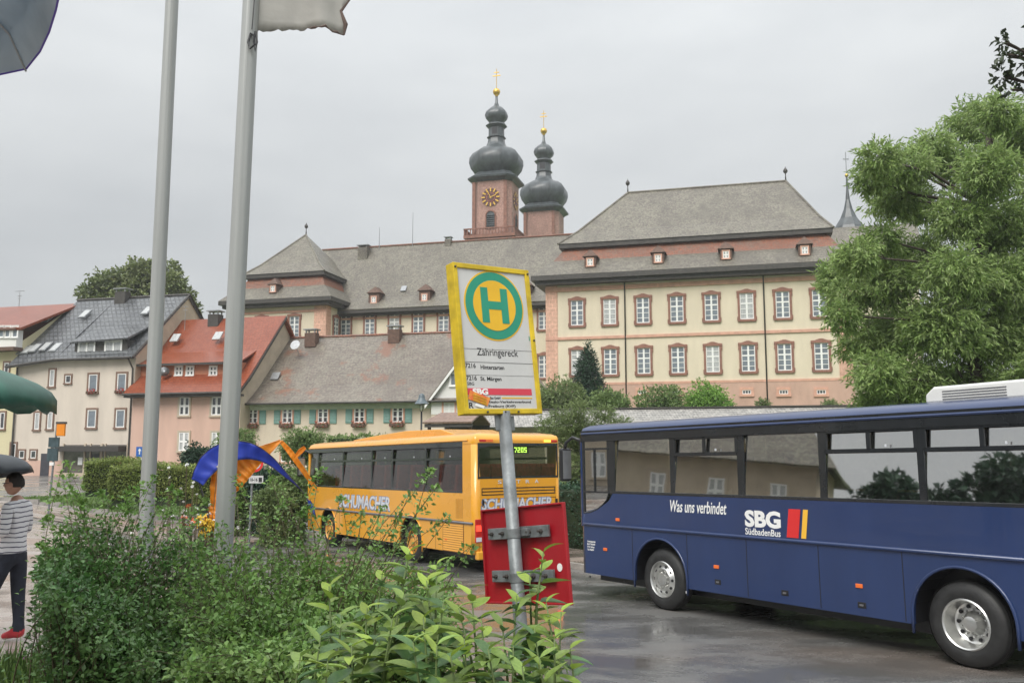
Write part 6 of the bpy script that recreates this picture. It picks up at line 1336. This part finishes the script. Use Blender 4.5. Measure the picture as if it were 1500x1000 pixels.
def conifer(px, ptop, pbase, wpx, Y, seed, label):
    b_ = at(px, pbase, Y); t = at(px, ptop, Y); g = hgt(b_.x, b_.y); H_ = t.z - g; cl = []; r = random.Random(seed); hb = b_.z - g - 1
    for i in range(30):
        q = i / 29; rad = wpx * Y / 1300 * (1 - q) ** .8 * .62 + .18; z = hb + (H_ - hb) * q; a = i * 2.4; cl.append((math.cos(a) * rad * .55, math.sin(a) * rad * .55, z, rad * .62 + .1, rad * .62 + .1, .75))
    return tree('conifer', label, (b_.x, b_.y, g), [(0, 0, 0), (0, 0, H_ * .9)], cl, 5200, .22, .07, M['conifer'], seed, .2, droop=-.6, spray=4, cat='conifer')
conifer(862, 517, 600, 46, 68, 31, 'dark green conifer in front of the monastery windows')
# ---- willowy shrub between the coaches and dark hedge behind
def cl_px(l, Y, foot): return px_clumps(l, Y, foot, .3)
YD = 30; fx = at(848, 790, YD); foot = (fx.x, fx.y, hgt(fx.x, fx.y))
tree('willow_shrub', 'tall thin willowy shrub rising behind the gap between the two coaches', foot, [(0, 0, 0), tuple(at(850, 700, YD) - Vector(foot)), tuple(at(848, 610, YD) - Vector(foot))], cl_px([(848, 600, 14), (838, 622, 20), (862, 630, 22), (850, 655, 24), (835, 680, 20), (870, 670, 20), (850, 710, 26), (880, 700, 26), (830, 640, 14), (905, 625, 18), (885, 605, 14), (845, 750, 28), (875, 750, 28), (820, 610, 14), (800, 625, 14)], YD, foot), 6500, .11, .022, M['willowy'], 41, .05, 'shrub', core=.1, spray=6)
def hedge(label, x0, x1, yd, dp, h_, m, seed, n, ln=.07, wd=.05, rot=0.0, cat='hedge', group=None, base=None):
    cx = (x0 + x1) / 2; L_ = x1 - x0; g = min(hgt(x0, yd), hgt(x1, yd)) if base is None else base; o = tag(empty('hedge', (cx, yd, g), (0, 0, rot)), label, cat, group)
    r = np.random.default_rng(seed); f = r.random(n); P = np.zeros((n, 3)); Nn = np.zeros((n, 3)); A = [L_ * h_, L_ * dp, dp * h_, dp * h_, L_ * h_ * .4]; cs = np.cumsum(A) / sum(A)
    u, v = r.random(n), r.random(n)
    for i in range(n):
        if f[i] < cs[0]: P[i] = ((u[i] - .5) * L_, -dp / 2, v[i] * h_); Nn[i] = (0, -1, 0)
        elif f[i] < cs[1]: P[i] = ((u[i] - .5) * L_, (v[i] - .5) * dp, h_); Nn[i] = (0, 0, 1)
        elif f[i] < cs[2]: P[i] = (-L_ / 2, (u[i] - .5) * dp, v[i] * h_); Nn[i] = (-1, 0, 0)
        elif f[i] < cs[3]: P[i] = (L_ / 2, (u[i] - .5) * dp, v[i] * h_); Nn[i] = (1, 0, 0)
        else: P[i] = ((u[i] - .5) * L_, dp / 2, v[i] * h_); Nn[i] = (0, 1, 0)
    P += Nn * (.05 * np.sin(P[:, :1] * 5 + seed) * np.cos(P[:, 2:] * 4)) - Nn * r.random((n, 1)) * .10; P[:, 2] += .06 * np.sin(P[:, 0] * 2.3 + seed) + .22 * r.random(n) ** 6
    D = unit(Nn + r.normal(size=(n, 3)) * .6); V, F = leaves_np(P, D, unit(r.normal(size=(n, 3))), ln * r.uniform(.7, 1.3, n), wd * r.uniform(.7, 1.3, n))
    c = link('foliage', npmesh('foliage', V, F), m, o); c['kind'] = 'stuff'
    MB().box(-L_ / 2 + .1, L_ / 2 - .1, -dp / 2 + .1, dp / 2 - .1, -.3, h_ - .1).build('dark_core', pmat('hedge_inside', (.02, .035, .012), .9, .3), o); return o  # solid dark green box fills the hedge behind its leaves
def hpx(a, b_, ytop, ybase, Y, m, seed, label, n=9000, dp=1.2, ln=.09, wd=.06):
    p0 = at(a, ybase, Y); p1 = at(b_, ybase, Y); zt2 = at(a, ytop, Y).z; g = p0.z; return hedge(label, p0.x, p1.x, Y, dp, zt2 - g, m, seed, n, ln, wd, base=g)
hpx(130, 206, 676, 716, 40, M['hedge'], 51, 'clipped hedge block nearest the shop', 7000)
hpx(168, 292, 685, 728, 36, M['hedge'], 52, 'long clipped yellow-green hedge behind the left flagpole', 11000)
hpx(290, 345, 690, 738, 34, M['hedge'], 53, 'clipped hedge block beside the right flagpole', 6000)
ball('round_bush', 'dark round bush against the pink house', 292, 672, 22, 50, M['conifer'], 61, 2200, .14, .09)
ball('round_bush', 'grey green bush beside the right flagpole in front of the cream house', 346, 650, 26, 48, M['bushy'], 62, 2000, .12, .07)
ball('round_bush', 'loose green bush behind the front mirror of the yellow coach', 442, 652, 28, 46, M['bushy'], 63, 2600, .14, .07)
ball('low_shrub', 'broad dark shrub behind the road sign', 395, 715, 32, 33, M['conifer'], 64, 3600, .11, .07)
ball('low_shrub', 'leafy shrub between the road sign and the yellow coach', 430, 715, 26, 31, M['bushy'], 65, 3200, .10, .06)
ball('low_shrub', 'pale leafy shrub above the grass behind the banner', 400, 735, 24, 29, M['willowy'], 66, 2600, .09, .05)
ball('low_shrub', 'green shrub left of the road sign, below the orange cloth', 345, 722, 24, 33, M['bushy'], 67, 2600, .10, .06)
hpx(480, 640, 640, 700, 52, M['bushy'], 54, 'tall loose hedge hidden behind the yellow coach', 3500, ln=.16, wd=.1)
x0_, y0_ = sw(20.5, 16.6)
def hedge_road(s0, s1, w, h_, m, seed, n, label):
    xa, ya = sw((s0 + s1) / 2, w); o = hedge(label, xa - (s1 - s0) / 2, xa + (s1 - s0) / 2, ya, 1.3, h_, m, seed, n, .10, .06, rot=math.atan2(DY, DX), base=hgt(xa, ya) - .1); return o
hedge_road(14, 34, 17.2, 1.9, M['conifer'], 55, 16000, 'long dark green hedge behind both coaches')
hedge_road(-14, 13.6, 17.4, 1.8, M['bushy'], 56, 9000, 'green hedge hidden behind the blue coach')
for i_, (ya_, yb_) in enumerate(((-22, -3), (-2.8, 15.5))): hedge(('long dark hedge beyond the left edge, nearer the camera', 'long dark hedge beyond the left edge, beside the inn')[i_], -29 - (yb_ - ya_) / 2, -29 + (yb_ - ya_) / 2, (ya_ + yb_) / 2, 1.5, 2.6, M['conifer'], 57 + i_, 5000, .16, .1, rot=R(90), base=.6)
# trees and bushes beyond the left edge, mirrored in the coach windows
for i, (x, y, hh, rr) in enumerate(((-33, 12, 4.8, 3.2), (-34, 7, 6.3, 3.0), (-32, 1, 5.0, 4), (-34, -5, 6.2, 3.2), (-33, -11, 5.4, 4.5), (-35, -18, 7, 5))):
    g = hgt(x, y); cl = [(math.cos(k * 2.4) * rr * .5, math.sin(k * 2.4) * rr * .5, hh * (.35 + .6 * k / 9), rr * (1 - .07 * k) * .6, rr * (1 - .07 * k) * .6, hh * .12) for k in range(10)]
    tree('spruce_tree', 'bushy tree beyond the left edge of the picture', (x, y, g), [(0, 0, 0), (0, 0, hh * .9)], cl, 1500, .45, .3, M['conifer'], 70 + i, .25, droop=.4, group='trees left of the picture')

# ------------------------------------------------------------------ small leaved shrubs in the foreground
def twiggy(label, base, tips, leaf_l, m, seed, per=34, group=None, fill=(), tipw=.9):
    """arching twigs from the base to each tip, leaves in pairs along them"""
    bx0_, by0_ = base; g = hgt(bx0_, by0_) + .1; o = tag(empty('twiggy_shrub', (bx0_, by0_, g)), label, 'shrub', group); r = np.random.default_rng(seed)
    PB = []; DB = []; st_ = MB(); org = np.array([bx0_, by0_, g])
    for t in tips:
        t = np.array(t); foot_ = org + np.append(r.normal(0, .12, 2), 0); mid = (foot_ + t) / 2 + np.array([r.normal(0, .12), r.normal(0, .12), abs(r.normal(.22, .1))]) + (foot_ - t) * np.array([.18, .18, 0]); 
        ts = np.linspace(0, 1, 9); C = (1 - ts)[:, None] ** 2 * foot_ + 2 * ((1 - ts) * ts)[:, None] * mid + ts[:, None] ** 2 * t
        st_.tube([tuple(c - org) for c in C], [.006 * (1 - .8 * q) for q in ts], 4, False)
        n_ = per; tt = 1 - .75 * r.random(n_) ** tipw * .95; tt = np.clip(tt, .2, 1); Q = (1 - tt)[:, None] ** 2 * foot_ + 2 * ((1 - tt) * tt)[:, None] * mid + tt[:, None] ** 2 * t; T = unit(2 * (1 - tt)[:, None] * (mid - foot_) + 2 * tt[:, None] * (t - mid))
        sp = r.normal(size=(n_, 3)); side_ = unit(np.cross(T, sp)); spread = (.03 + .20 * (1 - tt))[:, None]
        tw = side_ * spread * r.random((n_, 1)); Q = Q + tw - org; D = unit(T * .5 + side_ + np.array([0, 0, .05])); PB.append(Q); DB.append(D)
        PB.append(Q - side_ * .004 + D * .004 + T * leaf_l * .5); DB.append(unit(T * .6 - side_))
    P = np.concatenate(PB); D = np.concatenate(DB); n_ = len(P); Nn = unit(r.normal(size=(n_, 3)) * .6 + np.array([0, 0, 1.0])); L_ = leaf_l * r.uniform(.65, 1.25, n_)
    V, F = leaves_np(P, D, Nn, L_, L_ * .62, .12); c = link('foliage', npmesh('foliage', V, F), m, o); c['kind'] = 'stuff'
    st_.build('stems', M['twig'], o); return o
def tips_px(outline, Y0_, Y1_, n, seed, zmin=None):
    """twig ends spread over a region of the shrub: (px, py_top, py_bottom) columns and depths"""
    r = random.Random(seed); T = []
    for _ in range(n):
        i = r.random() * (len(outline) - 1.001); k = int(i); f_ = i - k; a, b_ = outline[k], outline[k + 1]
        px = a[0] + (b_[0] - a[0]) * f_; ptop = a[1] + (b_[1] - a[1]) * f_; pbot = a[2] + (b_[2] - a[2]) * f_; q = r.random() ** .8; py = ptop + (pbot - ptop) * q
        Y = Y1_ + (Y0_ - Y1_) * min(1, q * 1.1) + r.uniform(-.25, .25); p = at(px + r.uniform(-6, 6), py + r.uniform(-6, 6), Y); T.append(tuple(p))
    return T
M['honeyd'] = leafmat('dark_small_shrub_leaves', (.08, .19, .05), (.19, .32, .10), .34, .25, .42, 1.2)
sh1 = [(62, 800, 850), (85, 765, 880), (120, 750, 915), (165, 745, 965), (220, 748, 1000), (280, 755, 1000), (340, 765, 1000)]
twiggy('large twiggy small-leaved shrub filling the lower left, in front of the left flagpole', (-2.05, 4.7), tips_px(sh1, 4.1, 5.6, 620, 1), .030, M['honeyd'], 81, 42)
sh2 = [(250, 750, 1000), (330, 765, 1000), (400, 775, 1000), (460, 785, 1000), (520, 800, 1000), (570, 815, 1000)]
twiggy('twiggy small-leaved shrub in the middle, in front of the right flagpole', (-1.15, 4.5), tips_px(sh2, 3.6, 5.2, 640, 2), .028, M['honey'], 82, 42)
sh3 = [(420, 790, 1000), (500, 800, 1000), (560, 810, 960), (620, 820, 930), (665, 835, 900)]
twiggy('looser small-leaved shrub under the yellow coach', (-.6, 4.9), tips_px(sh3, 4.3, 5.6, 330, 3), .028, M['honey'], 83, 40)
# long sprays that stand out above
spr = [at(a, b_, y) for a, b_, y in ((90, 690, 5.4), (108, 720, 5.2), (70, 760, 5.2), (60, 800, 5.0), (50, 842, 4.9), (150, 722, 5.2), (60, 860, 4.8), (185, 722, 5.3), (205, 710, 5.5), (250, 715, 5.4), (262, 725, 5.2), (75, 880, 4.7), (100, 905, 4.6), (120, 735, 5.1), (225, 700, 5.5), (300, 735, 5.3), (98, 680, 5.4))]
twiggy('long loose sprays of the left twiggy shrub reaching over the paving', (-2.2, 4.9), [tuple(p) for p in spr] * 2, .030, M['honey'], 84, 46, tipw=1.6)
spr = [at(a, b_, y) for a, b_, y in ((640, 712, 4.3), (600, 722, 4.5), (560, 745, 4.6), (530, 752, 4.7), (500, 730, 4.8), (585, 760, 4.6), (655, 760, 4.4), (690, 800, 4.3), (660, 820, 4.2), (610, 775, 4.5), (480, 760, 4.8), (450, 745, 5.0), (420, 735, 5.0), (395, 690, 5.2), (370, 740, 5.1), (345, 700, 5.3), (468, 690, 5.1), (630, 690, 4.4))]
twiggy('long arching sprays in front of the yellow coach side', (-1.0, 4.8), [tuple(p) for p in spr] * 2, .028, M['honey'], 85, 34, tipw=1.5)

# ------------------------------------------------------------------ cherry laurels with large leaves
def laurel_leaf(seed, wd=.36, curl=.25):
    b = MB(); n = 6; V = []
    for i in range(n + 1):
        t = i / n; w_ = wd * .5 * (math.sin(math.pi * min(1, t ** .8 * .97 + .03)) ** .8) if 0 < i < n else 0.004; z = -curl * t * t + .04 * math.sin(t * 3 + seed); 
        b.v += [(-w_, t, z + w_ * .35 + .01 * math.sin(9 * t + seed)), (0, t, z), (w_, t, z + w_ * .35 + .01 * math.cos(8 * t + seed))]
    for i in range(n): a = i * 3; b.f += [(a, a + 1, a + 4, a + 3), (a + 1, a + 2, a + 5, a + 4)]
    return b
def laurmat(name, c1, c2): return pmat(name, c1, .34, .2, 7, col2=c2, orand=.3, trans=.25, spec=.4)
M['laurel'] = laurmat('laurel_leaf', (.16, .25, .055), (.25, .36, .09)); M['laureld'] = laurmat('dark_laurel_leaf', (.06, .135, .05), (.11, .20, .065)); M['laurely'] = laurmat('young_laurel_leaf', (.22, .33, .05), (.30, .42, .07))
LM = {}
for key in ('laurel', 'laureld', 'laurely'):
    LM[key] = []
    for v_ in range(3):
        me = laurel_leaf(v_ * 2.1, (.40, .35, .43)[v_], (.22, .35, .12)[v_]).mesh('leaf', True); me.materials.append(M[key]); LM[key].append(me)
def laurel(label, base, shoots, seed):
    r = random.Random(seed); g = hgt(*base) + .1; o = tag(empty('laurel_shrub', (base[0], base[1], g)), label, 'shrub'); org = Vector((base[0], base[1], g))
    for (a, b_, Y, n_, ll, yg) in shoots:
        tip = at(a, b_, Y) - org; foot_ = Vector((r.uniform(-.08, .08), r.uniform(-.08, .08), 0)); low = tip - Vector((r.uniform(-.07, .07) + (tip.x - foot_.x) * .3, (tip.y - foot_.y) * .3, .38)); 
        pts = [foot_, foot_.lerp(low, .6) + Vector((0, 0, .05)), low, low.lerp(tip, .55) + Vector((r.uniform(-.015, .015), 0, 0)), tip]
        st = MB().tube(pts, [.012, .009, .006, .0045, .002], 6).build('stem', pmat('green_shoot', (.12, .17, .05), .5, .2) if 'green_shoot' not in bpy.data.materials else bpy.data.materials['green_shoot'], o, smooth=True)
        ax = (tip - low).normalized()
        n_ = int(n_ * 1.5); ll = ll * 1.14
        for k in range(n_):
            q = k / n_; p = tip - (tip - low) * q * .95; az = k * 2.4 + r.uniform(-.4, .4); out_ = Vector((math.cos(az), math.sin(az), 0)); lift = .75 - 1.25 * min(1, q * 1.3) + r.uniform(-.15, .15)
            d = (out_ + ax * lift).normalized(); s = ll * (.55 + .6 * min(1, q * 2.2)) * r.uniform(.85, 1.1); key = 'laurely' if (yg and q < .22) or (q < .10 and r.random() < .3) else ('laurel' if r.random() < .58 else 'laureld')
            Z = (Vector((0, 0, 1)) - d * d.z).normalized() if abs(d.z) < .98 else Vector((1, 0, 0)); X_ = d.cross(Z).normalized(); X_ = (X_ + Z * r.uniform(-.35, .35)).normalized(); Z = X_.cross(d).normalized()
            lf = bpy.data.objects.new('leaf', r.choice(LM[key])); sc.collection.objects.link(lf); lf.parent = o; lf.matrix_local = Matrix.LocRotScale(p, Matrix((X_, d, Z)).transposed().to_quaternion(), (s, s, s))
    return o
laurel('cherry laurel with lime young tips in the middle foreground', (-.35, 2.9), [(600, 808, 3.1, 17, .105, 1), (560, 840, 3.2, 13, .10, 0), (625, 850, 3.0, 14, .11, 0), (640, 826, 3.2, 13, .10, 1), (592, 870, 2.9, 14, .11, 0), (575, 905, 2.7, 13, .11, 0), (620, 905, 2.7, 13, .11, 1), (650, 880, 2.9, 13, .11, 0), (605, 940, 2.5, 12, .11, 0), (640, 945, 2.5, 12, .11, 0)], 1)
laurel('cherry laurel at the lower centre left with pale upright tips', (-.7, 2.9), [(482, 858, 3.1, 13, .10, 1), (500, 900, 2.9, 14, .11, 0), (538, 890, 3.0, 13, .10, 1), (470, 930, 2.7, 13, .11, 0), (515, 945, 2.6, 13, .11, 1), (550, 935, 2.7, 12, .11, 0), (440, 962, 2.6, 11, .11, 0), (480, 968, 2.5, 11, .11, 0)], 2)
laurel('cherry laurel beside the sign pole with dark glossy leaves', (-.05, 2.8), [(690, 862, 2.9, 13, .10, 1), (672, 890, 2.8, 13, .11, 0), (705, 905, 2.7, 13, .11, 1), (735, 905, 2.8, 12, .10, 0), (680, 935, 2.6, 12, .11, 1), (715, 950, 2.5, 12, .11, 0), (752, 945, 2.6, 11, .10, 0), (660, 960, 2.5, 11, .11, 0)], 3)
laurel('tall dark laurel shoot standing in front of the red plate', (.0, 3.1), [(796, 808, 3.15, 12, .115, 1), (776, 842, 3.2, 10, .11, 0), (757, 872, 3.1, 10, .11, 0)], 4)
laurel('cherry laurel right of the sign pole', (.35, 2.9), [(800, 882, 3.0, 10, .10, 1), (822, 895, 2.95, 8, .095, 1), (783, 920, 2.8, 12, .11, 0), (812, 935, 2.7, 11, .11, 0), (790, 962, 2.6, 11, .11, 0), (835, 950, 2.75, 9, .10, 1), (765, 975, 2.5, 10, .11, 0)], 5)

# ------------------------------------------------------------------ tufts, flowers, ground cover
def tufts(label, pts, n, h_, seed, m, cat=None):
    r = np.random.default_rng(seed); c = np.array([(x, y, hgt(x, y)) for x, y in pts]); k = r.integers(0, len(c), n); P = c[k] + np.stack([r.normal(0, .22, n), r.normal(0, .22, n), np.full(n, -.02)], 1)
    D = unit(np.stack([r.normal(0, .35, n), r.normal(0, .35, n), np.ones(n)], 1)); V, F = leaves_np(P, D, unit(r.normal(size=(n, 3))), h_ * r.uniform(.5, 1.2, n), np.full(n, .012), .05)
    return tag(link('grass', npmesh('grass', V, F), m), label, 'grass', kind='stuff')
pg_ = [tuple(at(a, b_, y))[:2] for a, b_, y in ((10, 960, 7.2), (40, 965, 7.0), (70, 970, 6.8), (100, 975, 6.7), (130, 975, 6.6), (160, 980, 6.6), (0, 985, 6.6), (50, 990, 6.3), (110, 995, 6.2), (-30, 960, 7.2), (190, 985, 6.5), (215, 990, 6.3))]
tufts('long grass and herbs along the lower left edge', pg_, 5200, .48, 91, M['grassblade'])
def flowers(name, label, px, py, Y, n, rad, mats, seed, hh=.5, sz=1.0):
    p = at(px, py, Y); g = hgt(p.x, p.y); o = tag(empty(name, (p.x, p.y, g)), label, 'flowers'); r = random.Random(seed); st = MB(); fl_ = MB(); zz = p.z - g
    for i in range(n):
        x, y, z = r.gauss(0, rad), r.gauss(0, rad), max(.1, zz + r.gauss(0, rad * .8)); st.tube([(x * .4, y * .4, 0), (x * .8, y * .8, z * .6), (x, y, z)], .003, 4, False)
        Q = Matrix.Translation((x, y, z)) @ Euler((r.gauss(0, .8), r.gauss(0, .8), 0)).to_matrix().to_4x4()
        for k in range(6): a = k * 1.05; fl_.poly([Q @ Vector(p_) for p_ in ((0, 0, 0), (.022 * sz * math.cos(a - .4), .022 * sz * math.sin(a - .4), .012), (.034 * sz * math.cos(a), .034 * sz * math.sin(a), .004), (.022 * sz * math.cos(a + .4), .022 * sz * math.sin(a + .4), .012))])
    st.build('stems', M['twig'], o); f_ = fl_.build('blossoms', mats, o); return o
flowers('violet_flowers', 'violet blossoms in the grass at the lower left', 85, 955, 6.6, 12, .22, M['violet'], 1)
flowers('violet_flowers', 'pair of violet blossoms at the foot of the left shrub', 160, 952, 5.2, 3, .03, M['violet'], 2)
flowers('yellow_flowers', 'spike of small yellow flowers beside the right flagpole', 306, 770, 7.4, 50, .05, M['ywflower'], 3)
flowers('orange_flowers', 'orange blossoms left of the right flagpole', 280, 760, 7.6, 9, .07, M['orflower'], 4)
flowers('white_glints', 'white flecks as paving glints and blossoms behind the shrub right of the left flagpole', 275, 752, 7.6, 60, .22, M['white'], 5, sz=.5)  # white petals mostly imitate glints on the wet paving, few are blossoms
r_ = np.random.default_rng(5); n = 15000; X = r_.uniform(-21.8, -6.2, n); Y = r_.uniform(38.6, 46.6, n); P = np.stack([X, Y, np.array([hgt(a, b) for a, b in zip(X, Y)]) + .09], 1)
V, F = leaves_np(P, unit(np.stack([r_.normal(0, .3, n), r_.normal(0, .3, n), np.ones(n)], 1)), unit(r_.normal(size=(n, 3))), r_.uniform(.06, .16, n), np.full(n, .03), .05)
tag(link('grass', npmesh('grass', V, F), M['grassblade']), 'mown grass on the strip behind the kerb', 'grass', kind='stuff')
